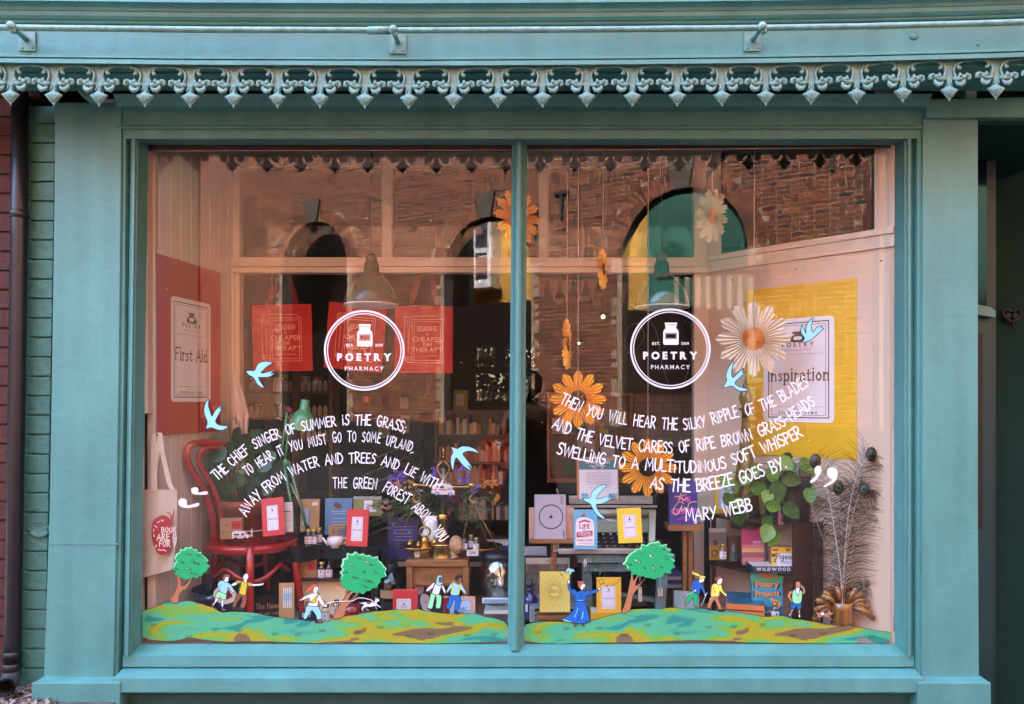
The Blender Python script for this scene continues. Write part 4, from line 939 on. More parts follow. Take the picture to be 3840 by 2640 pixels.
for i, (a, b) in enumerate(pil_l):
    a = 545+(a-575)*.88; b = 985+(b-1020)*.86
    y = .30+rg_.uniform(-.0, .14); c = U(a, b, y); rr_ = rg_.uniform(.026, .042)
    q = Euler((R(90+rg_.uniform(-45, 25)), rg_.uniform(-.4, .4), rg_.uniform(-.5, .5))).to_matrix()
    m_ = MB(); n = 16; vs = [c+q @ Vector((0, 0, .004))]+[c+q @ Vector((rr_*math.cos(2*math.pi*j/n), rr_*math.sin(2*math.pi*j/n)*1.06, -.006*math.cos(4*math.pi*j/n))) for j in range(n)]
    m_.add(vs, [(0, 1+j, 1+(j+1) % n) for j in range(n)], None, True)
    m_.build('leaf', LEAFD if i % 3 else LEAF, pp, world=True)
    b0 = U(548+rg_.uniform(-12, 12), 1130, .40); MB().tube([b0, b0.lerp(c, .5)+Vector((0, 0, .02)), c], .0018, 5).build('stem', LEAF, pp, world=True)
kraftbox('small kraft first aid kit box standing on the red chair seat', (826, 1945, 906, 2022), .20, s(180, 50, 60), 4)
v_ = thing('toy_van', 'small white toy ambulance van on the red chair seat', 'toy', U(547, 1222, .17)); q = 62*K(.17)/2
m_ = MB(); m_.prism([(-q, -.012, .006), (q*.98, -.012, .006), (q, -.012, .014), (q*.62, -.012, .02), (q*.38, -.012, .032), (-q*.9, -.012, .032), (-q, -.012, .028)], (0, .024, 0)); m_.build('body', mat('white_toy_paint', (.8, .78, .78), .3), v_, bevel=.001)
for sx in (-.55, .6): MB().lathe([(0, -.0015), (.0055, -.0015), (.0055, .0015), (0, .0015)], (sx*q, -.0135, .0055), 12, M=Matrix.Rotation(R(90), 4, 'X')).build('wheel', BLACKM, v_)
flat([('r', .12, .28, .45, .5, DK), ('p', [(.55, .5), (.58, .2), (.66, .2), (.78, .5)], DK), ('r', .05, .6, .9, .64, (.5, .1, .1))], 2*q, .034, v_, 'window_print', y=-.0125)
f_ = thing('small_figurine', 'tiny cream figurine with outstretched arms on the red chair seat', 'figurine', U(571, 1216, .18))
m_ = MB(); m_.lathe([(.006, 0), (.006, .003), (.0035, .014), (.005, .022), (.002, .026)], n=8); m_.ball((0, 0, .029), .0035); m_.tube([(-.045, 0, .019), (-.02, 0, .0215), (.02, 0, .022), (.05, 0, .026)], .0016, 5); m_.build('body', CANVAS, f_)
book('small coral book titled First Aid leaning on the red chair', (984, 1868, 1068, 2008), .16, RED, .015, presc('First Aid'), roll=-7, lean=8, yaw=-6)
book('white leaflet behind the coral First Aid book on the chair', (1064, 1884, 1100, 1996), .2, (.72, .68, .72), .004, [('r', .2, .3, .8, .33, DK), ('r', .2, .4, .9, .41, DK), ('r', .2, .5, .8, .51, DK), ('r', .2, .6, .85, .61, DK)], roll=-4, name='leaflet', cat='leaflet', pages=False)

# ---------------------------------------------------------------- green anglepoise lamp
al = thing('desk_lamp', 'green jointed desk lamp with bell shade behind the potted plant', 'lamp', U(690, 1225, .42))
LG = mat('mint_green_enamel', (.10, .36, .16), .22, var=.1, vs=10, coat=.4)
yl = .42; cs = U(684, 974, yl-.04); k = KU(yl)
Mt = Matrix.Rotation(R(7), 4, 'Y'); W = 30*k
pr = [(W, 0), (W*.98, .008), (W*.93, 20*k), (W*.75, 34*k), (W*.42, 44*k), (W*.36, 46*k), (W*.33, 66*k), (W*.28, 68*k), (0, 68*k)]
m_ = MB(); m_.lathe(pr, cs, 30, M=Mt); m_.f.pop(-1); m_.m.pop(); m_.sm.pop(); m_.build('shade', LG, al, world=True)
MB().lathe([(W*.96, 0), (W*.9, 18*k), (W*.7, 32*k), (0, 38*k)], cs, 30, M=Mt).build('shade_lining', LIN, al, world=True)
for dx in (-5, 5):
    MB().tube([U(656+dx, 935, yl), U(640+dx, 1050, yl)], .006, 8).build('upper_arm', LG, al, world=True)
MB().tube([U(642, 1045, yl), U(672, 1205, yl)], .0065, 8).build('lower_arm', LG, al, world=True); MB().tube([U(654, 1045, yl), U(698, 1208, yl)], .0065, 8).build('lower_arm', LG, al, world=True)
MB().tube([U(658, 1095, yl-.01), U(690, 1165, yl-.01)], .0035, 8).build('spring', STEEL, al, world=True)
m_ = MB(); m_.tube([U(650, 925, yl), U(665, 935, yl)], .012, 8); m_.ball(U(658, 950, yl), .014); m_.build('joint', mat('dark_red_joint', (.25, .03, .05), .4), al, world=True)
m_ = MB(); m_.ball(U(647, 1048, yl-.01), (.014, .01, .018)); m_.build('elbow', LG, al, world=True)
MB().lathe([(.10, 0), (.10, .012), (.07, .02), (.02, .026), (0, .026)], U(688, 1238, yl), 28).build('base', LG, al, world=True)
m_ = MB(); m_.ball(U(698, 1205, yl), (.012, .012, .03)); m_.build('base_joint', BLACKM, al, world=True)

# ---------------------------------------------------------------- serpentine black table top and what stands on it
tt = thing('serpentine_table', 'glossy black table with a wavy front edge holding jars, teapot and books', 'table', U(755, 1400, .4))
edge = smooth([(620, .30), (640, .26), (665, .235), (695, .25), (715, .29), (735, .305), (760, .30), (800, .27), (830, .25), (858, .27), (868, .33)], 3, False)
zt = U(0, 1238, .27).z
for nm, zz0, zz1, ins in (('table_top', zt-.012, zt, 0), ('table_apron', zt-.065, zt-.0125, .02)):
    pts = [((u-1207)*KU(y), y+ins, zz1) for u, y in edge]; x1 = pts[-1][0]; x0 = pts[0][0]
    pts += [(x1, .56, zz1), (x0, .56, zz1)]
    MB().prism(pts, (0, 0, zz0-zz1)).build(nm, BLACK, tt, world=True, bevel=.002 if nm == 'table_top' else 0, segs=1)
for u, y in ((640, .5), (860, .5), (850, .33)): MB().box((u-1207)*KU(y)-.012, (u-1207)*KU(y)+.012, y, y+.024, ZF, zt-.065).build('leg', BLACKM, tt, world=True)
book('brown kraft stationery pack with printed blue pencils in a wallet', (1124, 1872, 1196, 1994), .42, KR, .01, [('r', .1, .3, .5, .8, s(120, 150, 180)), ('r', .14, .3, .18, .8, PAPER), ('r', .24, .3, .28, .8, PAPER), ('r', .34, .3, .38, .8, PAPER), ('R', .6, .1, .9, .2, .03, PAPER)], name='stationery_pack', cat='stationery', pages=False)
jg = 'small gold lidded pill jars on the black table'
jar('gold lidded jar of mixed pills on the black table, leftmost of three by the teapot', 1156, 2046, 62, .30, group=jg)
jar('gold lidded jar of white and red pills, middle of three by the teapot', 1177, 2046, 62, .31, group=jg)
jar('gold lidded jar partly hidden behind two others beside the teapot', 1196, 2040, 62, .35, group=jg)
book('tall blue hardback book with small meteorite picture behind the white teapot', (1218, 1870, 1318, 2004), .44, s(86, 132, 178), .03, [('P', [(.35, .13), (.45, .11), (.58, .17), (.62, .25), (.5, .29), (.38, .25), (.32, .19)], (.14, .05, .07)), ('r', .22, .36, .82, .37, PAPER), ('r', .25, .42, .78, .43, PAPER), ('r', .3, .55, .75, .56, PAPER), ('r', .22, .65, .82, .66, PAPER), ('r', .3, .72, .75, .73, PAPER)], yaw=4)
kraftbox('little kraft box with grey panel behind the teapot', (1232, 1972, 1296, 2040), .36, s(120, 120, 135))
book('olive green card with pale heading and small tag on the back table', (1324, 1862, 1430, 1936), .46, s(128, 138, 82), .004, [('r', 0, 0, 1, .14, s(150, 160, 160)), ('r', .38, .2, .68, .78, LAB), ('r', .45, .5, .62, .7, (.5, .4, .45)), ('l', [(.6, .88), (.75, .86), (.92, .82)], .03, s(200, 80, 50)), ('R', .66, .66, .82, .78, .02, PAPER)], name='greeting_card', cat='card', pages=False)
tp = spot(1258, 2054, .30, 'invalid_feeder', 'white china spouted feeder cup with a small red cross on the black table', 'teapot')
CH_ = mat('white_china', (.8, .78, .76), .15, coat=.5); k = K(.3)
m_ = MB(); m_.lathe([(.013, 0), (.02, .002), (.014, .008), (.03, .014), (.036, .03), (.034, .043), (.031, .047), (.029, .044)], n=28); m_.build('cup', CH_, tp)
m_ = MB(); m_.lathe([(.0305, .046), (.02, .05), (.0, .051)], n=20); m_.build('half_lid', CH_, tp)
MB().tube([(-.028, 0, .014), (-.044, 0, .026), (-.054, 0, .042), (-.058, 0, .043)], [.009, .006, .004, .003], 10).build('spout', CH_, tp)
MB().tube(smooth([(.031, 0, .040), (.046, 0, .040), (.047, 0, .026), (.033, 0, .017)], 4, False), .0032, 8).build('handle', CH_, tp)
MB().box(-.008, -.003, -.012, -.006, .0505, .0515).build('red_cross', col(s(190, 40, 40)), tp)
book('coral book titled First Aid beside the white feeder cup on the black table', (1296, 1912, 1376, 2048), .27, RED, .016, presc('First Aid'), roll=1.5)
book('dark navy framed blue book behind the brass scales left pan', (1452, 1944, 1566, 2100), .44, s(40, 38, 110), .03, [('r', .15, .2, .9, .215, s(120, 130, 200)), ('r', .2, .28, .85, .295, s(120, 130, 200)), ('r', .2, .36, .8, .375, s(120, 130, 200)), ('r', .25, .44, .8, .455, s(120, 130, 200)), ('r', .2, .52, .85, .535, s(120, 130, 200))])
b_ = thing('back_shelf', 'dark shelf board with pale front edge behind the drawer table', 'shelf', U(1000, 1285, .50))
MB().box((862-1207)*KU(.47), (1300-1207)*KU(.47), .47, .62, U(0, 1278, .47).z, U(0, 1262, .47).z).build('board', WOODD, b_, world=True)
MB().box((875-1207)*KU(.465), (1185-1207)*KU(.465), .465, .47, U(0, 1284, .465).z, U(0, 1274, .465).z).build('edge_strip', PAPER, b_, world=True)
for u in (880, 1180): MB().box((u-1207)*KU(.6)-.01, (u-1207)*KU(.6)+.01, .6, .62, ZF, U(0, 1270, .47).z).build('leg', WOODD, b_, world=True)

# lower left group
lsh = thing('lower_shelf', 'low brown shelf under the black table', 'shelf', U(765, 1318, .35))
MB().box((672-1207)*KU(.3), (852-1207)*KU(.3), .30, .5, U(0, 1318, .30).z, U(0, 1311, .30).z).build('board', WOODD, lsh, world=True)
for u in (680, 845): MB().box((u-1207)*KU(.45)-.01, (u-1207)*KU(.45)+.01, .45, .47, ZF, U(0, 1318, .3).z).build('leg', WOODD, lsh, world=True)
kraftbox('kraft first aid kit box on the low shelf beside the chair leg', (1120, 2100, 1186, 2176), .32, s(190, 60, 70))
jar('gold lidded pill jar on the low shelf behind the painted girl', 1206, 2172, 66, .33)
jar('glass stoppered pill jar on the low shelf right of the gold lidded one', 1234, 2172, 66, .34, 'ball')
book('grey leaflet lying slanted on the shelf under the black table', (1140, 2062, 1196, 2104), .45, s(110, 105, 125), .003, [('r', .1, .3, .8, .36, DK), ('r', .1, .5, .8, .56, DK)], lean=40, roll=-8, name='leaflet', cat='leaflet', pages=False)
book('cream painted wooden chest lettered FIRST AID in red', (1126, 2178, 1300, 2336), .34, s(238, 214, 170), .12, [('t', 'FIRST AID', .52, .62, .17, s(150, 40, 35), .01, .12), ('r', .62, .78, .68, .92, s(150, 40, 35)), ('r', .58, .82, .72, .87, s(150, 40, 35))], lean=0, name='first_aid_chest', cat='chest', pages=False)
book('dark wooden case lettered The Home First Aid Case in gold', (951, 2232, 1060, 2330), .30, (.025, .014, .01), .10, [('S', 'The Home', .52, .5, .17, s(200, 160, 110), .11), ('t', 'FIRST AID CASE', .5, .75, .13, s(200, 160, 110))], lean=0, roll=-3, name='wooden_case', cat='case', pages=False)
book('kraft card holding five striped blue and white pencils', (1046, 2188, 1104, 2320), .12, KR, .003, [('r', .28, .13, .36, .7, PAPER), ('r', .40, .13, .48, .7, PAPER), ('r', .52, .13, .60, .7, PAPER), ('r', .64, .13, .72, .7, PAPER), ('r', .76, .13, .84, .7, PAPER), ('r', .27, .3, .85, .5, s(150, 190, 215)), ('r', .37, .12, .39, .71, DK), ('r', .49, .12, .51, .71, DK), ('r', .61, .12, .63, .71, DK), ('r', .73, .12, .75, .71, DK), ('P', [(.4, .93), (.45, .87), (.6, .85), (.7, .9), (.65, .94)], s(190, 140, 90))], roll=-2, lean=5, name='pencil_card', cat='pencils', pages=False)
book('dark blue notebook with red ribbon marker leaning behind the painted tree', (662, 2148, 770, 2290), .34, s(52, 54, 78), .014, [('l', [(.42, .15), (.40, .45)], .03, s(225, 60, 75)), ('c', .38, .52, .07, s(225, 60, 75)), ('l', [(.36, .6), (.3, .85)], .06, s(225, 60, 75))], roll=10, lean=4)
bw = thing('blue_bowl', 'dark blue glazed bowl with a white medallion of cherries under the chair', 'bowl', U(505, 1395, .28))
m_ = MB(); m_.lathe([(0, 0), (.06, 0), (.10, .03), (.125, .08), (.13, .12), (.124, .12), (.115, .08), (0, .05)], n=32); m_.build('bowl', mat('navy_glaze', (.015, .035, .08), .12, coat=.8), bw)
draw([('P', [(.0, .5), (.1, .2), (.4, .02), (.75, .05), (1, .4), (.95, .8), (.6, 1), (.2, .9)], s(232, 224, 210)), ('c', .5, .5, .1, s(120, 20, 35)), ('c', .65, .4, .1, s(120, 20, 35)), ('c', .62, .62, .1, s(120, 20, 35)), ('c', .75, .55, .09, s(120, 20, 35)), ('c', .42, .68, .08, s(120, 20, 35))], lambda u, v, L: P(800+u*85, 2195+v*70, .145-.0001*L)-bw.location, .1, .075).build('medallion', None, bw)
bt = spot(1468, 2300, .36, 'apothecary_bottle', 'large dark brown apothecary bottle with buff label', 'bottle'); k = K(.36)
m_ = MB(); m_.lathe([(0, 0), (46*k, 0), (48*k, .01), (48*k, 118*k), (40*k, 140*k), (22*k, 150*k), (21*k, 165*k)], n=28); m_.build('glass', SMOKE, bt)
MB().lathe([(0, .002), (44*k, .002), (44*k, 90*k), (0, 90*k)], n=20).build('liquid', mat('dark_liquid', (.01, .005, .003), .3), bt)
MB().lathe([(23*k, 160*k), (24*k, 164*k), (24*k, 186*k), (22*k, 188*k), (0, 188*k)], n=24).build('cap', BLACKM, bt)
m_ = MB(); n = 10; m_.add([(49*k*math.cos(R(225+i*80/n)), 49*k*math.sin(R(225+i*80/n)), z) for i in range(n+1) for z in (68*k, 98*k)], [(2*i, 2*i+2, 2*i+3, 2*i+1) for i in range(n)]); m_.build('label', KRAFT, bt)
jar('jar of yellow gauze under black lid near the painted dog', 1262, 2310, 60, .2, 'black', fill=.8)
jar('black lidded jar of cotton and pills behind the painted girl', 1222, 2338, 72, .16, 'black', fill=.8)
rb = spot(1320, 2318, .2, 'red_bowl', 'round glossy red pot behind the painted tree trunk', 'bowl'); m_ = MB(); m_.lathe([(0, 0), (.03, .002), (.042, .03), (.034, .055), (.02, .06), (0, .06)], n=24); m_.build('pot', mat('red_glaze', (.3, .02, .03), .12, coat=.6), rb)
book('coral book with prescription label low in front of the brown bottle', (1472, 2214, 1564, 2330), .14, RED, .02, [('R', .15, .28, .75, 1, .05, LAB), ('b', .2, .35, .7, 1, .01, (.2, .2, .3)), ('r', .42, .42, .48, .47, DK), ('r', .3, .56, .6, .565, DK), ('s', 'POETRY', .45, .55, .07, (.3, .3, .35), .12)], lean=4)
book('dark blue slate sign with white handwriting Rest Restore behind the girl', (1118, 2292, 1196, 2346), .1, (.012, .02, .04), .006, [('s', 'REST', .4, .4, .16, WHITE, .14), ('s', 'Restore', .5, .85, .16, WHITE, .14)], name='slate_sign', cat='sign', lean=4, pages=False)
book('black and white photographic card of a pale face behind the walking couple', (1548, 2172, 1664, 2310), .32, (.05, .05, .06), .004, [('P', [(.24, .55), (.3, .4), (.5, .45), (.62, .6), (.6, .8), (.52, .95), (.35, .85), (.27, .7)], s(225, 215, 230)), ('P', [(.0, .1), (.3, .05), (.35, .3), (.2, .42), (.1, .3)], s(200, 190, 205)), ('P', [(.5, .05), (.7, .3), (.6, .4), (.42, .2)], s(215, 205, 220)), ('l', [(.36, .64), (.44, .63)], .02, DK), ('l', [(.4, .78), (.48, .79)], .02, (.3, .1, .15))], lean=3, name='picture_card', cat='card', pages=False)
book('buff card with pale blue picture and red edge right of the walking couple', (1662, 2238, 1782, 2320), .22, s(222, 176, 150), .004, [('r', 0, .05, .2, 1, s(140, 30, 50)), ('r', .22, .14, .86, 1, s(150, 180, 215)), ('P', [(.5, .3), (.8, .2), (.85, .6), (.55, .5)], s(185, 205, 230)), ('s', 'LITTLE', .58, .62, .08, DK, .12), ('s', 'BIRDS', .55, .8, .08, DK, .12)], lean=4, name='greeting_card', cat='card', pages=False)

# ---------------------------------------------------------------- drawer table with the scales
dt = thing('drawer_table', 'small honey coloured wooden table with one drawer holding the brass scales', 'table', U(995, 1400, .3))
def DB(name, u0, u1, v0, v1, y0, y1, m=WOODH, bv=.004):
    a = U(u0, v0, y0); b = U(u1, v1, y0); MB().box(a.x, b.x, y0, y1, max(ZF, b.z), a.z).build(name, m, dt, world=True, bevel=bv)
DB('table_top', 920, 1061, 1270, 1285, .24, .56); DB('drawer_front', 936, 1048, 1287, 1326, .262, .27, WOODH, .001)
DB('frame_rail', 924, 1056, 1285, 1330, .27, .55, WOODH, .001)
DB('leg', 921, 935, 1285, 1420, .245, .27, WOODM); DB('leg', 1049, 1063, 1285, 1420, .245, .27, WOODM); DB('leg', 934, 944, 1330, 1420, .52, .54, WOODM); DB('leg', 1048, 1058, 1330, 1420, .52, .54, WOODM)
MB().ball(U(979, 1311, .258), .004).build('knob', BRASS, dt, world=True); 
scl = thing('brass_scales', 'brass balance scales with two hanging pans on the drawer table', 'scales', U(1004, 1270, .34))
ys = .34; c = U(1004, 1270, ys); k = KU(ys)
MB().lathe([(35*k, 0), (36*k, 3*k), (33*k, 6*k), (33*k, 36*k), (35*k, 38*k), (33*k, 42*k), (20*k, 46*k), (14*k, 50*k)], c, 30).build('base', BRASS, scl, world=True)
MB().lathe([(14*k, 48*k), (15*k, 56*k), (13*k, 60*k), (13*k, 92*k), (16*k, 95*k), (13*k, 99*k), (14*k, 103*k), (9*k, 108*k)], c, 20).build('lower_column', BRASS, scl, world=True)
MB().tube([U(1004, 1164, ys), U(1006, 1060, ys)], .0125, 12).build('column', mat('worn_steel', (.25, .2, .18), .35, metal=.8, var=.4, vs=20), scl, world=True)
for sx in (-1, 1): MB().tube([U(1005+sx*a, b, ys-.01) for a, b in smooth([(8, 1098), (4, 1084), (13, 1068), (13, 1057), (5, 1049), (3, 1044)], 3, False)], .0045, 8).build('yoke', BRASS, scl, world=True)
m_ = MB(); m_.tube([U(1005, 1046, ys-.01), U(1005, 1012, ys-.01)], .004, 8); m_.ball(U(1005, 1022, ys-.01), .007); m_.ball(U(1005, 1036, ys-.01), .008); m_.build('finial', BRASS, scl, world=True)
MB().tube([U(926, 1098, ys-.02), U(942, 1099, ys-.02), U(975, 1101, ys-.02), U(1005, 1103, ys-.02), U(1040, 1104, ys-.02), U(1066, 1104, ys-.02), U(1076, 1104, ys-.02)], [.004, .008, .0055, .009, .0055, .008, .004], 10).build('beam', BRASS, scl, world=True)
for u in (941, 1069):
    m_ = MB(); m_.lathe([(.014, -.007), (.015, 0), (.014, .007)], U(u, 1101, ys-.022), 16, M=Matrix.Rotation(R(90), 4, 'X'))
    m_.tube([U(u+a, b, ys-.02) for a, b in smooth([(0, 1108), (2, 1120), (-5, 1130), (2, 1140), (10, 1134), (12, 1128)], 3, False)], .0035, 6); m_.build('hook', BRASS, scl, world=True)
for u, v, tx, lu in ((950, 1239, 'Work', 953), (1092, 1241, 'Life', 1071)):
    c2 = U(u, v, ys); W = 48*k
    MB().lathe([(0, -10*k), (W*.5, -8*k), (W*.85, -2*k), (W, 5*k), (W*.97, 5*k), (W*.8, -1*k), (W*.4, -6*k), (0, -8*k)], c2, 32).build('pan', BRASS, scl, world=True)
    hk = U(941 if u < 1000 else 1069, 1132, ys-.02)
    for g in (60, 180, 300):
        e = c2+Vector((W*math.cos(R(g+20)), W*math.sin(R(g+20)), 5*k)); n = 34
        MB().tube([hk.lerp(e, i/n) for i in range(n+1)], [.0022 if i % 2 else .0010 for i in range(n+1)], 5).build('chain', BRASS, scl, world=True)
    r = thing('name_plate', 'small white plate lettered %s on the brass scales' % tx, 'label', U(lu, 1262 if u < 1000 else 1260, ys-.06 if u < 1000 else .2), (0, R(-6 if tx == 'Work' else 0), 0))
    MB().box(-.024, .024, 0, .002, 0, .024).build('plate', PAPER, r); flat([('S', tx, .5, .72, .3, DK, .11)], .048, .024, r, 'lettering')
wt = thing('bell_weights', 'small brass weights standing in the left scale pan', 'weights', U(940, 1240, ys))
for u, v, h in ((929, 1238, 16), (948, 1240, 13), (985, 1236, 20), (1000, 1228, 12), (1009, 1226, 10)): MB().lathe([(6*k*h/16, 0), (6*k*h/16, h*.5*k), (2*k, h*.6*k), (4*k, h*.8*k), (2.5*k, h*k), (0, h*k)], U(u, v, ys-.03), 14).build('weight', BRASS, wt, world=True)
bk = thing('brass_ring_weight', 'brass ring topped weight leaning between the pan and the scale base', 'weight', U(963, 1265, .30))
m_ = MB(); m_.tube([U(963+12*math.cos(R(g)), 1205+11*math.sin(R(g)), .30) for g in range(0, 360, 15)], .0042, 8, closed=True); m_.build('ring', BRASS, bk, world=True)
MB().lathe([(14*k, -48*k), (15*k, -20*k), (9*k, -12*k), (11*k, -6*k), (8*k, 4*k), (3*k, 6*k)], U(963, 1221, .30), 18).build('weight', BRASS, bk, world=True)
jg = 'pill jars standing in the right scale pan'
jar('pill jar with glass stopper in the right scale pan', 1742, 2066, 52, .28, 'ball', jg, .5); jar('gold lidded pill jar in the middle of the right scale pan', 1767, 2058, 52, .31, 'gold', jg, .42); jar('gold lidded pill jar of dark pills at right in the scale pan', 1786, 2066, 50, .28, 'gold', jg, .46)
# vase with flowers
vs_ = thing('white_vase', 'white ceramic vase behind the brass scales', 'vase', U(982, 1262, .42)); k2 = KU(.42)
MB().lathe([(18*k2, 0), (22*k2, 20*k2), (28*k2, 45*k2), (24*k2, 60*k2), (20*k2, 66*k2), (30*k2, 96*k2), (28*k2, 97*k2), (18*k2, 68*k2)], n=28).build('vase', CH_, vs_)
fl = thing('flower_bunch', 'loose bunch of purple, orange and pink flowers with trailing green sprigs in the white vase', 'flowers', U(985, 1175, .42))
rf = random.Random(5); STEM = mat('stem_green', (.12, .17, .05), .5)
tops = [(885, 1090, 'p'), (905, 1075, 'p'), (900, 1100, 'k'), (935, 1120, 'k'), (960, 1130, 'k'), (985, 1070, 'p'), (1002, 1075, 'p'), (1045, 1065, 'p'), (1060, 1085, 'p'), (1100, 1100, 'o'), (1115, 1090, 'o'), (1125, 1125, 'o'), (1035, 1130, 'm'), (1015, 1140, 'm'), (1075, 1110, 'p'), (925, 1095, 'o'), (875, 1150, 'k'), (950, 1160, 'k')]
FC = {'p': mat('purple_petal', (.14, .05, .45), .6), 'k': mat('pink_petal', (.45, .20, .20), .6), 'o': mat('orange_petal', (.5, .22, .05), .6), 'm': mat('plum_petal', (.18, .02, .12), .6)}
b0 = U(985, 1172, .42)
for i, (u, v, t) in enumerate(tops):
    c = U(u, v, .38+rf.uniform(-.04, .08)); m_ = MB()
    MB().tube([b0, b0.lerp(c, .6)+Vector((0, 0, .02)), c], .0015, 5).build('stem', STEM, fl, world=True)
    for j in range(9):
        p = c+Vector((rf.gauss(0, .012), rf.gauss(0, .01), rf.gauss(0, .014))); a = rf.uniform(0, 6.28); L = rf.uniform(.009, .016)
        d = Vector((math.cos(a)*L, rf.uniform(-.3, .3)*L, math.sin(a)*L)); e = Vector((-d.z, rf.uniform(-.5, .5)*L, d.x))*.5
        m_.add([p-d, p+e, p+d, p-e], [(0, 1, 2), (0, 2, 3)])
    m_.build('flower_head', FC[t], fl, world=True)
for i in range(64):
    a = rf.uniform(-200, 20) if i > 22 else rf.uniform(-20, 30) + (180 if i % 2 else 0); L = rf.uniform(.12, .32) if abs(math.sin(R(a))) < .6 else rf.uniform(.06, .15)
    d = Vector((math.cos(R(a)), rf.uniform(-.4, .2), -math.sin(R(a))*.8)); d.z = min(d.z, .8)
    if d.z < -.25: d.z = -.25
    pts = [b0+Vector((0, 0, .03))+d*L*t+Vector((0, 0, .03*math.sin(t*3)-.04*t*t)) for t in (0, .25, .5, .75, 1)]
    m_ = MB(); m_.tube(pts, .0011, 4)
    for t in range(16):
        q = pts[0].lerp(pts[-1], .25+.75*t/16)+Vector((0, 0, .03*math.sin((.25+.75*t/16)*3)-.0)) if False else pts[min(4, int((.25+.75*t/16)*4))].lerp(pts[min(4, int((.25+.75*t/16)*4)+1)], ((.25+.75*t/16)*4) % 1)
        for sg_ in (-1, 1):
            e = Vector((rf.uniform(-1, 1), rf.uniform(-.6, .6), rf.uniform(-.6, 1))).normalized()*rf.uniform(.008, .02); f = e.orthogonal().normalized()*.0028
            m_.add([q, q+e*.5+f, q+e, q+e*.5-f], [(0, 1, 2, 3)])
    stuff(m_.build('sprig', (LEAF, LEAFD, mat('sage_sprig', (.16, .19, .08), .6))[i % 3], fl, world=True))
am = spot(1663, 1828, .3, 'ambulance_cutout', 'small painted wooden cut-out of a vintage ambulance hung on the scale beam', 'decoration'); k3 = 3.547
q = [(770, 1060), (785, 960), (830, 935), (975, 930), (990, 915), (1005, 935), (1040, 955), (1050, 1010), (1085, 1040), (1080, 1080), (1050, 1085), (1040, 1105), (1005, 1100), (995, 1080), (870, 1080), (850, 1095), (825, 1085), (820, 1072)]
MB().prism([P(*zz(a, b, 1400, 1550), .295) for a, b in q], (0, .004, 0)).build('board', mat('white_wood_paint', (.75, .68, .70), .5), am, world=True)
m_ = MB(); fq = lambda L: (lambda X, Y: P(*zz(X, Y, 1400, 1550), .2945-.0003*L))
for pts, c in (([(845, 960), (940, 965), (940, 998), (848, 992)], s(50, 60, 130)), ([(780, 1000), (975, 1008), (975, 1026), (778, 1018)], s(220, 110, 90)), ([(985, 990), (1025, 990), (1040, 1020), (985, 1020)], s(150, 160, 200)), ([(975, 925), (990, 915), (1003, 930), (1000, 940), (975, 940)], s(60, 80, 160))):
    m_.add([fq(1)(*p) for p in pts], [(0, 1, 2, 3) if len(pts) == 4 else list(range(len(pts)))], col(c))
for cx, cy in ((850, 1065), (1020, 1078)):
    m_.add([fq(2)(cx+26*math.cos(g*.3), cy+26*math.sin(g*.3)) for g in range(21)], [list(range(21))], col(s(60, 75, 150))); m_.add([fq(3)(cx+13*math.cos(g*.3), cy+13*math.sin(g*.3)) for g in range(21)], [list(range(21))], col(s(225, 220, 235)))
m_.build('paint', None, am, world=True)

# ---------------------------------------------------------------- heads
def headmesh(cx, c, H, m, name, root, ry=0, base=True, thin=False):
    # c: chin-bottom centre, H height of head; faces -y
    m_ = MB(); n, kk = 32, 24; vs = []
    for i in range(kk+1):
        t = i/kk; ph = math.pi*t; z = -math.cos(ph)
        for j in range(n):
            a = 2*math.pi*j/n; x = math.sin(ph)*math.sin(a); y = -math.sin(ph)*math.cos(a)
            wx = .36*(1-.22*max(0, -z)); dy = .44
            X = x*wx; Y = y*dy-(.03*max(0, -z) if y < 0 else -.06*max(0, z)*0); Z = .5+z*.5
            fr_ = max(0, -y)
            g = lambda x0, z0, sx, sz: math.exp(-((x-x0)/sx)**2-((Z-z0)/sz)**2)*fr_
            Y -= .16*g(0, .40, .13, .09)+.07*g(0, .5, .12, .1)+.03*g(0, .25, .3, .045)+.045*g(0, .1, .35, .08)
            Y += .085*g(.38, .52, .22, .07)+.085*g(-.38, .52, .22, .07)-.02*g(.38, .6, .3, .04)-.02*g(-.38, .6, .3, .04)+.02*g(0, .18, .3, .03)
            if y > 0: Y *= 1.05
            vs.append((X*H, Y*H, Z*H))
    q = Matrix.Rotation(R(ry), 3, 'Z'); c = Vector(c)
    vs = [c+q @ Vector(v) for v in vs]
    m_.add(vs, [(i*n+j, i*n+(j+1) % n, (i+1)*n+(j+1) % n, (i+1)*n+j) for i in range(kk) for j in range(n)], None, True)
    return m_
wh = thing('wooden_bust', 'small pale wooden bust of a head beside the brass scale base', 'bust', U(1034, 1268, .27)); k = KU(.27)
m_ = headmesh(0, U(1034, 1256, .27), 42*k*1.0, None, '', None, ry=35); m_.tube([U(1030, 1248, .285), U(1031, 1262, .285), U(1032, 1268, .28)], [9*k, 9*k, 15*k], 16, sy=1); 
m_.build('bust', mat('lime_wood', (.55, .33, .17), .5, var=.25, vs=30), wh, world=True)
gh = thing('glass_bust', 'clear moulded glass mannequin head on a paper stack left of the mullion', 'bust', U(1128, 1385, .30)); k = KU(.30)
GLH = glassmat('thick_glass', .30, (.80, .85, .83), .02)
m_ = headmesh(0, U(1126, 1362, .30), 112*k, None, '', None, ry=14); m_.build('head', GLH, gh, world=True)
m_ = headmesh(0, U(1126, 1356, .30), 100*k, None, '', None, ry=14); m_.build('inner_wall', GLH, gh, world=True)
MB().lathe([(25*k, 22*k), (22*k, 0), (27*k, -22*k), (30*k, -28*k)], U(1128, 1358, .33), 24).build('neck', GLH, gh, world=True)
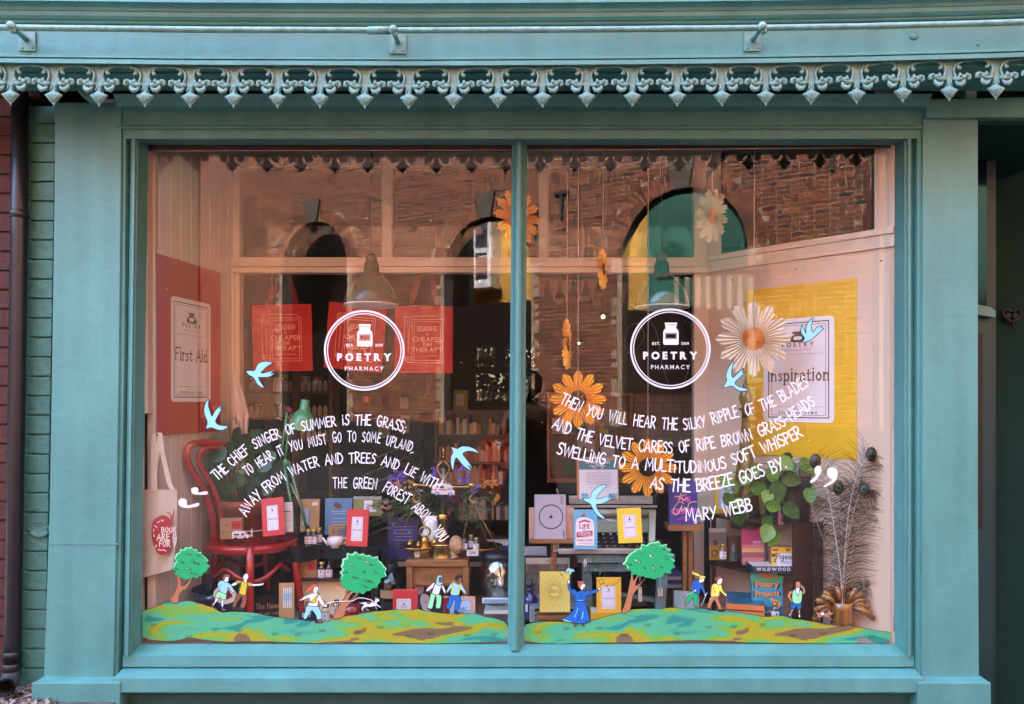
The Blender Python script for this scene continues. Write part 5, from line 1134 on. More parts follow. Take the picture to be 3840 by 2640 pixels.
MB().lathe([(36*k, 0), (38*k, 14*k), (30*k, 22*k), (0, 26*k)], U(1126, 1330, .31)+Vector((0, 0, 60*k)), 24).build('cap', mat('dark_cap', (.01, .012, .02), .3), gh, world=True)
bx = thing('worn_chest', 'worn grey brown box with papers on top below the glass head', 'box', U(1135, 1440, .25))
a = U(1092, 1392, .22); b = U(1190, 1450, .22); MB().box(a.x, b.x, .22, .42, ZF, a.z).build('box', mat('worn_grey_wood', (.16, .11, .09), .8, var=.5, vs=14, bump=.3, bs=50), bx, world=True, bevel=.003)
MB().box(a.x+.01, b.x, .22, .40, a.z+.001, a.z+.014).build('paper_stack', PAPER, bx, world=True)
book('white booklet with blue wave picture lying on the worn box', (1808, 2242, 1910, 2262), .21, s(215, 220, 230), .003, [('r', .05, .3, .95, .9, s(110, 150, 180))], name='booklet', cat='booklet', pages=False, lean=20)
book('white topped blue book lying behind the glass head', (1822, 2036, 1916, 2062), .5, s(50, 60, 120), .1, [('r', 0, 0, 1, .35, PAPER), ('r', .1, .12, .8, .16, DK)], lean=0)
# ================================================================ shop room contents seen through the window
shs = thing('bottle_shelves', 'dark wall shelves lined with rows of pill bottles deep inside the shop, left', 'shelves', U(640, 1150, 1.3))
yq = 1.3
for v in (888, 945, 1000, 1060, 1120): MB().box(U(548, 0, yq).x, U(745, 0, yq).x, yq, yq+.15, U(0, v+4, yq).z, U(0, v, yq).z).build('shelf_board', WOODD, shs, world=True)
for u in (600, 662, 745): MB().box(U(u, 0, yq).x, U(u+(14 if u != 745 else 8), 0, yq).x, yq+.002, yq+.16, 0, U(0, 830, yq).z).build('upright', mat('mid_brown_wood', (.16, .09, .05), .5), shs, world=True)
BL = mat('bottle_labels', (.55, .5, .45), .6); k = KU(yq); rr = random.Random(2)
bp = None
for v in (888, 945, 1000):
    for u in range(556, 740, 13):
        if 598 < u < 616 or 660 < u < 678 or rr.random() < .12: continue
        if bp is None:
            bp = thing('shelf_bottle', 'small white labelled bottle with brass cap on the shop shelves', 'bottle', group='bottles lined up on the shelves inside the shop')
            MB().lathe([(5.4*k, 0), (5.4*k, 20*k), (3*k, 24*k), (3*k, 25*k)], n=10).build('bottle', BL, bp); MB().lathe([(3.4*k, 25*k), (3.4*k, 30*k), (0, 30*k)], n=10).build('cap', BRASS, bp); o = bp
        else: o = copy_tree(bp)
        o.location = U(u, v-.5, yq+.05); o['label'] = 'small white labelled bottle with brass cap on the %s bottle shelf inside the shop' % {888: 'top', 945: 'middle', 1000: 'lowest'}[v]; o['group'] = 'bottles on the %s shelf inside the shop' % {888: 'top', 945: 'middle', 1000: 'lowest'}[v]
for i, (u, v, w_, h_, c) in enumerate(((640, 850, 16, 34, (.6, .3, .25)), (690, 846, 22, 30, (.5, .45, .3)), (720, 852, 18, 28, (.4, .15, .1)), (580, 850, 20, 32, (.55, .5, .45)))):
    book(('pinkish booklet on the top bottle shelf', 'pale card on the top bottle shelf', 'dark red booklet on the top bottle shelf, right end', 'white card on the top bottle shelf, left end')[i], ((u-w_/2)*1.6544, (883-h_)*1.6544, (u+w_/2)*1.6544, 883*1.6544), yq+.05, c, .01, [('r', .2, .2, .8, .6, (.7, .65, .6))], name='shelf_card', cat='card')
# bookcase in the middle, dark stair rails
bc = thing('bookcase', 'bookcase of upright books and boxes inside the shop beside the mullion', 'bookcase', U(1090, 1250, 1.6)); yq = 1.6; k = KU(yq)
for v in (985, 1048, 1100, 1180): MB().box(U(990, 0, yq).x, U(1165, 0, yq).x, yq, yq+.2, U(0, v+4, yq).z, U(0, v, yq).z).build('shelf_board', WOODD, bc, world=True)
MB().box(U(985, 0, yq).x, U(991, 0, yq).x, yq, yq+.2, 0, U(0, 930, yq).z).build('side_panel', WOODD, bc, world=True); MB().box(U(985, 0, yq).x, U(1165, 0, yq).x, yq+.2, yq+.21, 0, U(0, 930, yq).z).build('back_panel', WOODD, bc, world=True)
for v in (985, 1048, 1100, 1180):
    u = 993
    while u < 1160:
        w_ = rr.uniform(4, 11); h_ = rr.uniform(26, 48) if v > 990 else rr.uniform(20, 44)
        if rr.random() < .85:
            c = rr.choice([(.35, .10, .05), (.5, .3, .2), (.4, .22, .12), (.55, .42, .3), (.25, .06, .04), (.45, .2, .03), (.12, .08, .1), (.5, .45, .4)])
            MB().box(U(u, 0, yq).x, U(u+w_-.6, 0, yq).x, yq+.03, yq+.16, U(0, v-.5, yq).z, U(0, v-h_, yq).z).build('book', col(c, .6), bc, world=True)
        u += w_
st = thing('stair_rails', 'dark staircase with thin pale rails inside the shop', 'staircase', U(860, 1150, 2.0))
for i in range(7): MB().tube([U(820, 1050+i*28, 2.0), U(960, 995+i*28, 2.2)], .006, 6).build('rail', STEEL, st, world=True)
MB().prism([U(745, 1180, 2.25), U(960, 1180, 2.25), U(960, 940, 2.25), U(745, 940, 2.25)], (0, .05, 0)).build('panel', BLACKM, st, world=True)
book('white notice sheet on the dark stair panel, upper left', (1418, 1566, 1464, 1642), 2.2, (.4, .38, .36), .003, [('r', .1, .2, .9, .25, DK), ('r', .1, .35, .8, .4, DK)], name='notice', cat='notice', pages=False)
book('white notice sheet on the dark stair panel, upper right', (1500, 1560, 1536, 1622), 2.2, (.4, .38, .36), .003, [('r', .1, .2, .9, .25, DK), ('r', .1, .35, .8, .4, DK)], name='notice', cat='notice', pages=False)
book('orange square card pinned deep inside the shop', (1358, 1486, 1390, 1514), 1.9, s(230, 100, 50), .004, [('s', 'S', .5, .7, .5, s(250, 200, 170), .14)], name='pinned_card', cat='card', pages=False)
book('small white card pinned deep inside the shop', (1500, 1490, 1530, 1530), 1.9, (.3, .27, .25), .004, [], name='pinned_card', cat='card', pages=False)
book('olive yellow prescription banner hanging inside the shop left of the back window', (1698, 1462, 1752, 1536), 2.2, s(150, 140, 30), .004, [('r', .2, .2, .75, .8, s(190, 175, 165))], roll=3, name='banner', cat='poster', pages=False)
# right half: noticeboard, painting, tiled wall
nbd = thing('notice_board', 'orange wood framed notice board covered in pinned papers inside the shop', 'notice board', U(1340, 1100, 1.5)); yq = 1.5
def rb_(r, nm, u0, u1, v0, v1, y0, y1, m, **kw): a = U(u0, v0, y0); b = U(u1, v1, y0); return MB().box(a.x, b.x, y0, y1, b.z, a.z).build(nm, m, r, world=True, **kw)
OW = mat('orange_varnished_wood', (.30, .10, .03), .4, var=.3, vs=8, stretch=(1, 1, 5))
rb_(nbd, 'backing', 1240, 1432, 893, 1090, 1.52, 1.54, mat('cork', (.16, .08, .045), .9, var=.3, vs=30))
for u0, u1, v0, v1 in ((1240, 1436, 890, 897), (1240, 1436, 1086, 1094), (1240, 1247, 897, 1086), (1429, 1436, 897, 1086), (1350, 1357, 897, 1086)): rb_(nbd, 'frame_rail', u0, u1, v0, v1, 1.49, 1.52, OW, bevel=.003)
cl = [(.42, .38, .36), (.35, .32, .30), (.05, .12, .04), (.4, .3, .06), (.45, .40, .40), (.3, .05, .05), (.10, .10, .11), (.38, .30, .28)]
for i in range(20):
    u = rr.uniform(1250, 1400); v = rr.uniform(900, 1050); w_ = rr.uniform(18, 34); h_ = rr.uniform(22, 46)
    rb_(nbd, 'pinned_paper', u, min(u+w_, 1428), v, min(v+h_, 1085), 1.517-.0006*i, 1.5174-.0006*i, col(rr.choice(cl), .8))
pt = thing('dark_painting', 'large dark framed picture of faint pale drawn shapes behind the right emblem', 'picture', U(1500, 880, 1.55))
rb_(pt, 'canvas', 1406, 1640, 690, 880, 1.56, 1.58, mat('dark_canvas', (.012, .012, .016), .5, var=.6, vs=3))
for q in ((1398, 1648, 682, 690), (1398, 1648, 880, 888), (1398, 1406, 690, 880), (1640, 1648, 690, 880)): rb_(pt, 'frame_rail', *q, 1.54, 1.58, BLACKM)
m_ = MB(); LN = col((.10, .11, .11))
for ln in ([(1415, 780), (1425, 740), (1450, 735), (1460, 760), (1445, 790), (1425, 800), (1415, 780)], [(1470, 720), (1490, 760), (1500, 820), (1515, 870)], [(1560, 700), (1575, 760), (1565, 820), (1550, 870)], [(1590, 740), (1610, 730), (1620, 780), (1600, 860)], [(1500, 700), (1530, 712), (1560, 705)]):
    m_.stroke([(a*1.6544, b*1.6544) for a, b in smooth(ln, 4, False)], 5, lambda x, y: P(x, y, 1.558), LN)
m_.build('drawn_lines', None, pt, world=True)
tw = thing('tiled_wall', 'plain tiled wall below the dark picture inside the shop', 'wall', U(1510, 1100, 1.6))
TL = mat('buff_tile', (.30, .22, .17), .4, var=.12, vs=5)
rb_(tw, 'grout', 1436, 1650, 888, 1012, 1.62, 1.66, mat('grout', (.12, .09, .07), .9))
for j in range(5):
    for i in range(-1, 6):
        u0 = max(1437, 1437+i*44+(22 if j % 2 else 0)); u1 = min(1649, 1437+(i+1)*44+(22 if j % 2 else 0)-1.4)
        if u1-u0 > 4: rb_(tw, 'tile', u0, u1, 889+j*25, 889+j*25+23.8, 1.605, 1.62, TL)
for i, (u, v, r_) in enumerate(((1367, 718, .013), (1312, 778, .008))):
    t = thing('shop_bulb', ('bare glowing bulb hanging inside the shop above the big sunflower', 'tiny glowing bulb inside the shop on the sunflower string')[i], 'light bulb', U(u, v, 1.9)); MB().ball((0, 0, 0), r_).build('globe', mat('warm_bulb', (1, .75, .4), .3, emit=.35), t); MB().tube([(0, 0, r_), (0, 0, 3-t.location.z)], .003, 5).build('cord', BLACKM, t)
# triangle bunting inside the shop
bun = thing('paper_bunting', 'string of faint triangular paper flags hanging inside the shop behind the sunflowers', 'bunting', U(1290, 620, .9))
for i, (u, v) in enumerate(((1215, 628), (1243, 632), (1271, 634), (1300, 634), (1330, 632), (1400, 640), (1430, 655))):
    MB().prism([U(u, v, .9), U(u+26, v+1, .9), U(u+13, v+52, .9)], (0, .001, 0)).build('flag', col((.28, .13, .08), .8), bun, world=True)
MB().tube([U(1200, 620, .9), U(1290, 634, .9), U(1380, 632, .9), U(1460, 600, .9)], .0012, 4).build('string', BLACKM, bun, world=True)
stuff_m = MB()
# ================================================================ paper flowers
def fan(label, u, v, rad, y, cpet, ccen, tilt=0, turn=0, npet=12, vtop=330, group=None, name='paper_sunflower'):
    k = KU(y); Rr = rad*k; r = thing(name, label, 'paper flower', U(u, v, y), (R(tilt), 0, R(turn)), group)
    m_ = MB(); mc = MB(); pleats = 4; n = npet*pleats*2; vo = []; vi = []; v0 = []
    for i in range(n+1):
        g = 2*math.pi*i/n+math.pi/npet; ph = (i/(2*pleats)) % 1; out = .55+.45*(1-abs(2*ph-1))**.36
        pk = (-.011 if i % 2 else .011); rc = Rr*.30; tip = abs(ph-.5)
        vo.append((Rr*out*math.sin(g), pk*(1.1-.5), Rr*out*math.cos(g))); vi.append((rc*math.sin(g), pk*.55, rc*math.cos(g))); v0.append((rc*.08*math.sin(g), -.004, rc*.08*math.cos(g)))
    m_.add(vi+vo, [(i, i+1, n+1+i+1, n+1+i) for i in range(n)]); m_.build('petals', cpet, r)
    mc.add(v0+[(a*1.005, b-.0005, c*1.005) for a, b, c in vi], [(i, i+1, n+1+i+1, n+1+i) for i in range(n)]); mc.build('centre', ccen, r)
    p = U(u, v, y); top = 2.6 if not turn else 2.6
    s_ = MB().tube([p+Vector((0, -.006, 0)), Vector((p.x+.003, p.y, 2.6))], .0011, 4)
    o = s_.build('hanging_thread', mat('white_thread', (.7, .55, .48), .6), r, world=True); 
    q = (Matrix.Translation(r.location) @ r.rotation_euler.to_matrix().to_4x4()).inverted()
    o.matrix_parent_inverse = q @ Matrix.Translation(r.location)
    return r
SUNP = mat('orange_paper', s(250, 186, 58), .6, var=.10, vs=12, sub=0); SUNC = mat('dark_brown_paper', (.035, .008, .006), .6)
DAIP = mat('cream_paper', (.78, .70, .56), .6, var=.06, vs=12); DAIC = mat('orange_paper_centre', s(236, 168, 92), .6)
gs = 'folded paper sunflowers hung on threads'
fan('big orange paper sunflower above the words THEN YOU WILL HEAR', 1310, 905, 66, .12, SUNP, SUNC, 0, 4, group=gs)
fan('big orange paper sunflower behind the typewriter and the word MULTITUDINOUS', 1468, 1060, 67, .16, SUNP, SUNC, 0, -5, group=gs)
fan('orange paper sunflower half hidden behind the mullion near the top', 1174, 492, 64, .14, SUNP, SUNC, 0, 35, group=gs)
fan('orange paper sunflower seen edge on above the big sunflower', 1285, 780, 58, .14, SUNP, SUNC, 0, 78, group=gs)
fan('small orange paper sunflower seen edge on, high between mullion and right lamp', 1366, 610, 46, .14, SUNP, SUNC, 0, 72, group=gs)
fan('cream paper daisy with orange centre facing the street by the yellow poster', 1708, 768, 87, .10, DAIP, DAIC, 0, 2, name='paper_daisy')
fan('smaller cream paper daisy turned sideways above the right lamp', 1614, 490, 62, .14, DAIP, DAIC, 10, 42, name='paper_daisy')

# ================================================================ right display
tb = thing('blue_bench', 'worn pale blue painted bench with splayed legs carrying the typewriter', 'bench', U(1455, 1400, .3))
def BB(r, nm, u0, u1, v0, v1, y0, y1, m, bv=.003):
    a = U(u0, v0, y0); b = U(u1, v1, y0); return MB().box(a.x, b.x, y0, y1, max(ZF, b.z), a.z).build(nm, m, r, world=True, bevel=bv)
BB(tb, 'bench_top', 1310, 1530, 1258, 1276, .16, .50, BLUEW); BB(tb, 'apron', 1322, 1520, 1278, 1296, .18, .2, BLUEW)
for pts in ([(1318, 1276), (1340, 1276), (1346, 1420), (1326, 1420)], [(1492, 1276), (1516, 1276), (1506, 1420), (1484, 1420)]): MB().prism([U(a, max(0, b), .2) for a, b in pts], (0, .03, 0)).build('leg', BLUEW, tb, world=True, bevel=.003)
for u in (1350, 1480): BB(tb, 'back_leg', u, u+14, 1276, 1400, .46, .48, BLUEW)
MB().prism([U(1400, 1342, .3), U(1484, 1356, .3), U(1484, 1366, .3), U(1400, 1350, .3)], (0, .03, 0)).build('stretcher', BLUEW, tb, world=True)
for lb_, bb in (('buff luggage tag on white string below the right painted tree', (2394, 2202, 2408, 2256)), ('white luggage tag hanging from the blue bench leg', (2468, 2206, 2486, 2236))):
    t, _, _ = book(lb_, bb, .14 if bb[0] < 2450 else .19, (.6, .5, .38), .001, [('c', .5, .15, .15, DK), ('l', [(.3, .4), (.6, .55), (.4, .7)], .08, DK)], name='luggage_tag', cat='tag', pages=False)
    MB().tube([(0, -.002, (bb[3]-bb[1])*K(.14)), (0, -.002, (bb[3]-bb[1])*K(.14)+.05)], .001, 4).build('string', PAPER, t)
# typewriter
tw_ = thing('typewriter', 'old green grey portable typewriter with black keys on the blue bench', 'typewriter', U(1392, 1256, .25))
TG = mat('typewriter_green', (.40, .42, .33), .3, metal=.2, var=.15, vs=12, bump=.05)
def tq(nm, u0, u1, v0, v1, y0, y1, m, bv=.004): return BB(tw_, nm, u0, u1, v0, v1, y0, y1, m, bv)
MB().prism([U(1266, 1256, .14), U(1492, 1256, .14), U(1486, 1244, .14), U(1266, 1244, .14)], (0, .30, 0)).build('base_frame', STEEL, tw_, world=True, bevel=.004)
MB().prism([U(1262, 1168, .33), U(1484, 1168, .33), U(1484, 1207, .255), U(1262, 1207, .255)], (0, .012, .006)).build('front_panel', TG, tw_, world=True, bevel=.002)
m_ = MB(); m_.tube([U(1255, 1163, .31), U(1486, 1163, .31)], .016, 14); m_.build('ribbon_cover', TG, tw_, world=True)
for u in (1256, 1472): MB().prism([U(u, 1160, .27), U(u+15, 1160, .27), U(u+13, 1250, .15), U(u-3, 1250, .15)], (0, .02, 0)).build('side_cheek', TG, tw_, world=True, bevel=.003)
MB().prism([U(1272, 1214, .255), U(1470, 1214, .255), U(1474, 1250, .15), U(1266, 1250, .15)], (0, .01, -.01)).build('key_bed', BLACKM, tw_, world=True)
for j in range(4):
    for i in range(11):
        u = 1281+j*3+i*17.2; y = .245-.026*j; c = U(u, 1212+j*9.0, y)
        MB().lathe([(.0058, 0), (.0062, .004), (.005, .0055), (0, .005)], c, 10).build('key', (mat('pale_key', (.62, .62, .58), .3) if j == 0 else mat('grey_key', (.20, .20, .20), .25)), tw_, world=True)
MB().box(U(1305, 0, .16).x, U(1440, 0, .16).x, .155, .168, U(0, 1243, .16).z, U(0, 1239, .16).z).build('space_bar', mat('black_key', (.02, .02, .025), .25), tw_, world=True, bevel=.002)
MB().tube([U(1285, 1137, .38), U(1475, 1137, .38)], .017, 18).build('platen', BLACKM, tw_, world=True)
tq('carriage', 1290, 1480, 1124, 1143, .345, .36, STEEL); tq('carriage_rail', 1262, 1490, 1146, 1151, .34, .35, STEEL, .002)
for u in (1278, 1484): MB().tube([U(u-6, 1136, .38), U(u+6, 1136, .38)], .021, 16).build('platen_knob', BLACKM, tw_, world=True)
for u0, u1 in ((1268, 1262), (1486, 1492)): MB().tube([U(u0, 1128, .36), U(u1, 1108, .33)], .004, 6).build('carriage_lever', STEEL, tw_, world=True)
m_ = MB()
for i in range(24): m_.tube([U(1335+i*3.6, 1206, .295), U(1368+i*.8, 1176, .29)], .0012, 4)
stuff(m_.build('typebars', STEEL, tw_, world=True))
r, w_, h_ = book('clipboard with printed workshop poster standing in the typewriter', (2164, 1716, 2322, 1872), .34, s(190, 130, 85), .006, [('r', .055, .05, .97, 1, LAB), ('r', .055, .05, .97, .29, s(66, 120, 140)), ('S', 'THE PUBLISHED POET', .5, .14, .055, WHITE, .1), ('S', 'with', .5, .175, .04, WHITE, .1), ('S', 'Anna Davidson', .5, .215, .05, WHITE, .1), ('S', 'Sun, 17 Jul', .5, .265, .05, WHITE, .1)]+[('r', .2+.02*(i % 3), .35+.036*i, .84-.03*(i % 2), .357+.036*i, (.25, .22, .3)) for i in range(9)]+[('r', .1, .86, .26, 1, s(110, 180, 210)), ('r', .76, .86, .95, 1, s(110, 180, 210)), ('o', .18, .98, .05, .01, PAPER), ('o', .85, .98, .05, .01, s(180, 60, 80)), ('r', .25, .72, .8, .725, (.3, .3, .4))], lean=10, name='clipboard', cat='clipboard', pages=False)
MB().box(-.035, .03, -.006, 0, h_*.965, h_*1.02).build('clip', STEEL, r, bevel=.002)
book('yellow book titled Inspiration propped on the typewriter keys', (2320, 1906, 2410, 2036), .13, YEL, .012, presc('Inspiration')[:4]+[('s', 'Inspiration', .5, .58, .07, DK, .12), ('s', 'POETRY', .5, .42, .04, (.25, .25, .3), .12)], roll=-2, lean=8)
book('pale blue book with bottle label reading POETRY LIFE and LONG COVID', (2152, 1914, 2240, 2060), .12, s(105, 185, 220), .012, [('r', .28, .06, .5, .12, s(180, 150, 140)), ('r', .3, .12, .48, .17, s(90, 110, 130)), ('P', [(.1, .3), (.3, .2), (.5, .19), (.7, .22), (.86, .34), (.86, .88), (.8, .9), (.12, .9), (.08, .86)], s(235, 228, 235)), ('p', [(.2, .3), (.45, .24), (.7, .28), (.7, .33), (.45, .29), (.22, .34)], s(180, 70, 90)), ('t', 'LIFE', .46, .47, .26, s(175, 50, 75), .03), ('s', 'Other', .46, .52, .07, s(100, 150, 190), .12), ('p', [(.12, .56), (.8, .52), (.8, .66), (.12, .70)], s(175, 50, 75)), ('t', 'CHRONIC', .46, .605, .125, s(235, 228, 235), .02), ('t', 'CONDITIONS', .46, .655, .09, s(235, 228, 235), .02), ('t', 'LONG COVID', .46, .79, .10, s(175, 50, 75), .02), ('r', .2, .84, .75, .85, s(130, 150, 190))], lean=6)
r, w_, h_ = book('lilac grey book with a thin black circle and dot on its cover', (2004, 1856, 2122, 2022), .14, s(186, 186, 206), .014, [('o', .53, .5, .36, .03, DK), ('c', .53, .5, .05, DK), ('r', .0, 0, .05, 1, s(170, 170, 195))]+[('r', .80+.03*(i % 2), .03+.022*i, .93, .036+.022*i, DK) for i in range(9)]+[('r', .92, .8, .95, .98, DK)], lean=6)
est = thing('wooden_lectern', 'small oak lectern on a turned post holding the grey circle book', 'lectern', U(1255, 1400, .2))
BB(est, 'back_board', 1199, 1301, 1151, 1226, .165, .175, mat('pale_speckled_board', s(226, 178, 150), .6, var=.15, vs=40), .002)
BB(est, 'ledge', 1200, 1305, 1224, 1232, .13, .19, WOODH, .002); BB(est, 'post', 1249, 1262, 1232, 1340, .18, .20, WOODM); BB(est, 'clamp_block', 1244, 1264, 1304, 1345, .17, .21, WOODM)
MB().tube([U(1264, 1318, .19), U(1275, 1318, .17), U(1278, 1313, .17)], .003, 6).build('wing_screw', BRASS, est, world=True)
BB(est, 'foot', 1215, 1300, 1396, 1406, .1, .3, WOODH)
book('purple hardback titled The Craft in pink and gold on an oak stand', (2510, 1806, 2618, 1970), .26, s(66, 60, 150), .022, [('t', 'THE', .5, .46, .26, s(230, 80, 200), .03, .1), ('t', 'CRAFT', .5, .74, .26, s(230, 80, 200), .03, .06), ('l', [(.2, .35), (.4, .33), (.6, .3)], .02, s(240, 215, 150), 1), ('l', [(.42, .28), (.36, .42), (.45, .36), (.5, .44), (.6, .38), (.66, .42)], .025, s(240, 215, 150), 1), ('l', [(.5, .5), (.35, .47), (.16, .62), (.16, .74), (.3, .74), (.45, .55), (.42, .68), (.55, .6), (.62, .68), (.7, .5), (.95, .46)], .025, s(240, 215, 150), 1), ('r', .3, .12, .7, .13, s(140, 140, 200)), ('s', 'EDITED', .5, .83, .05, s(230, 80, 200), .12), ('s', 'RISHI DASTIDAR', .5, .875, .05, s(230, 80, 200), .12), ('r', .86, .87, .96, .96, LAB)], lean=4)
es2 = thing('oak_book_stand', 'oak post stand with a flat ledge carrying the purple book', 'stand', U(1552, 1400, .3))
BB(es2, 'ledge', 1514, 1594, 1190, 1204, .24, .33, WOODH); BB(es2, 'post', 1548, 1570, 1204, 1420, .28, .31, WOODM); BB(es2, 'post_groove', 1557, 1561, 1206, 1400, .277, .28, WOODD, 0)
book('yellow prescription book behind the trailing plant beside the glass decanter', (2682, 1790, 2774, 1940), .42, s(240, 196, 60), .012, [('R', .15, .2, .78, .78, .04, s(210, 212, 232)), ('b', .2, .24, .72, .74, .01, (.2, .2, .3)), ('r', .44, .28, .5, .33, DK), ('s', 'Inspiration', .46, .52, .07, DK, .12)], lean=4)
book('pink flyer with thin lettering half behind the right hand partition post', (2610, 1722, 2712, 1796), .9, s(190, 130, 110), .003, [('s', 'OPEN', .5, .3, .15, s(150, 70, 70), .1), ('r', .2, .5, .8, .52, s(150, 70, 70)), ('r', .2, .7, .8, .72, s(150, 70, 70))], name='flyer', cat='flyer', pages=False)
dc = thing('glass_decanter', 'tall olive tinted glass decanter with pointed stopper before the yellow poster', 'decanter', U(1690, 1195, .33)); k = KU(.33)
MB().lathe([(33*k, 0), (33*k, 20*k), (28*k, 90*k), (18*k, 150*k), (11*k, 200*k), (9*k, 240*k), (9*k, 262*k), (15*k, 265*k), (15*k, 270*k), (8*k, 272*k)], n=16).build('body', OLIVE, dc)
MB().lathe([(7*k, 248*k), (8*k, 272*k), (14*k, 285*k), (15*k, 296*k), (8*k, 315*k), (2*k, 335*k), (0, 345*k)], n=16).build('stopper', OLIVE, dc)
su = thing('dark_shelf_unit', 'dark brown two tier shelf unit against the right wall', 'shelf unit', U(1720, 1400, .3))
def wx(u, y): return (u-1207)*KU(y)
tz = U(0, 1180, .22).z; mz = U(0, 1294, .22).z
for nm, z0, z1 in (('top_board', tz-.014, tz), ('middle_shelf', mz-.016, mz)):
    m_ = MB(); m_.prism([(wx(1600, .42), .42, z0), (wx(1600, .42), .44, z0), (wx(1690, .55), .55, z0), (wx(1840, .16)+.02, .30, z0), (wx(1843, .16), .16, z0), (wx(1700, .22), .25, z0)], (0, 0, z1-z0)); m_.build(nm, WOODD, su, world=True, bevel=.002)
MB().prism([(wx(1845, .16), .158, ZF), (wx(1845, .16)+.115, .30, ZF), (wx(1845, .16)+.115, .30, tz+.001), (wx(1845, .16), .158, tz+.001)], (.012, -.012, 0)).build('side_panel', WOODD, su, world=True)
MB().prism([(wx(1797, .16), .158, ZF), (wx(1843, .16), .158, ZF), (wx(1843, .16), .158, tz), (wx(1797, .16), .158, tz)], (0, .012, 0)).build('corner_post', WOODD, su, world=True)
MB().prism([(wx(1612, .45), .44, ZF), (wx(1612, .45)+.02, .44, ZF), (wx(1612, .45)+.02, .44, tz-.014), (wx(1612, .45), .44, tz-.014)], (0, .012, 0)).build('upright', WOODD, su, world=True)
MB().prism([(wx(1612, .45), .58, ZF), (wx(1800, .35), .58, ZF), (wx(1800, .35), .58, tz-.014), (wx(1612, .45), .58, tz-.014)], (0, .01, 0)).build('back_board', BLACKM, su, world=True)
book('photo covered paperback with dried flower heads on the dark shelf', (2660, 1982, 2724, 2100), .36, s(120, 105, 100), .012, [('r', 0, .0, 1, .13, s(170, 165, 160)), ('r', 0, .55, 1, 1, s(170, 125, 40)), ('c', .3, .78, .2, s(110, 80, 30)), ('c', .3, .78, .1, s(190, 150, 60)), ('P', [(.2, .4), (.4, .35), (.5, .5), (.3, .52)], s(70, 50, 30))], lean=3)
jar('gold lidded pill jar in front of the photo covered paperback on the dark shelf', 2710, 2102, 62, .30)
jar('clear stoppered jar of white tablets on the dark shelf, left of two', 2750, 2106, 70, .30, 'ball', labc=s(80, 80, 80)); jar('clear stoppered jar half behind the pink sunset book', 2786, 2106, 70, .32, 'ball', labc=s(60, 60, 60))
book('kraft book standing behind the two stoppered jars', (2730, 2010, 2800, 2104), .38, s(110, 75, 55), .01, [], lean=3)
book('pink book cover with sunset bands on the dark shelf', (2784, 1982, 2872, 2118), .27, s(196, 72, 112), .012, [('r', 0, .45, 1, .6, s(215, 120, 120)), ('r', 0, .55, 1, .66, s(225, 170, 110)), ('r', 0, .66, 1, .8, s(160, 90, 100)), ('r', 0, .8, 1, 1, s(190, 120, 120)), ('s', 'POETRY', .66, .42, .1, LAB, .12), ('r', .5, .46, .85, .465, LAB), ('r', .93, 0, 1, 1, s(110, 80, 110))], lean=4)
kb_ = kraftbox('x', (2894, 2052, 2974, 2124), .20, s(240, 190, 60), yaw=-6, depth=.05)
kb_.name = 'pigeon_box'; kb_['label'] = 'yellow patterned box labelled Pigeon on the dark shelf'; 
for c_ in list(kb_.children):
    if c_.name.startswith('box_print'): bpy.data.objects.remove(c_)
flat([('r', 0, 0, 1, 1, s(236, 205, 70)), ('r', .05, .1, .3, .2, s(200, 60, 50)), ('r', .1, .6, .2, .8, s(60, 120, 160)), ('r', .65, .05, .85, .2, s(200, 70, 60)), ('r', .02, .35, .18, .5, DK), ('r', .24, .3, .98, .96, LAB), ('s', 'Pigeon', .62, .62, .26, DK, .14), ('r', .4, .74, .85, .77, DK), ('r', .45, .82, .8, .84, DK)], 80*K(.2), 72*K(.2), kb_, 'box_print')
b_, w_, h_ = book('dark navy boxed book lettered WILDWOOD lying on the dark shelf', (2824, 2124, 2976, 2150), .17, s(48, 54, 78), .12, [('t', 'WILDWOOD', .5, .62, .11, LAB, .03, .25), ('r', .4, .8, .6, .83, s(140, 140, 160))], lean=0)
book('pink box lettered WRITING PROMPTS SELF-LOVE on top of the dark shelf unit', (2920, 1896, 3008, 1968), .20, s(228, 130, 150), .05, [('P', [(.5-.4*math.cos(g*.4), .5-.42*math.sin(g*.4)) for g in range(16)], s(245, 225, 228)), ('t', 'WRITING', .5, .48, .17, s(190, 50, 90), .02, .05), ('t', 'PROMPTS', .5, .68, .17, s(190, 50, 90), .02, .05), ('s', 'SELF-LOVE', .5, .83, .12, DK, .14)], lean=0, name='prompt_box', cat='box', pages=False)
book('turquoise Poetry Projects book with orange lettering by the shelf', (2822, 2150, 2936, 2318), .20, s(70, 160, 190), .02, [('P', [(0, 0), (.6, 0), (1, 0), (1, .2), (.6, .28), (.3, .2), (0, .18)], s(90, 170, 130)), ('P', [(.2, .05), (.5, .0), (.85, .08), (.5, .12)], s(215, 130, 70)), ('r', 0, .74, 1, 1, s(40, 95, 125)), ('t', 'Poetry', .5, .32, .27, DK, .06, .02), ('t', 'Poetry', .49, .313, .27, s(238, 150, 85), .03, .02), ('t', 'Projects', .5, .52, .24, DK, .06, .0), ('t', 'Projects', .49, .513, .24, s(238, 150, 85), .03, .0), ('p', [(.58, .58), (.62, .55), (.95, .66), (.88, .78)], s(238, 150, 85)), ('s', 'Deborah Alma', .38, .88, .1, s(238, 190, 150), .12)], lean=3)
jar('gold lidded jar of white pills before the turquoise Poetry Projects book', 2906, 2330, 70, .13)
sb = thing('book_stack', 'stack of two turquoise and orange paperbacks lying flat under the dark shelf', 'books', U(1670, 1396, .3))
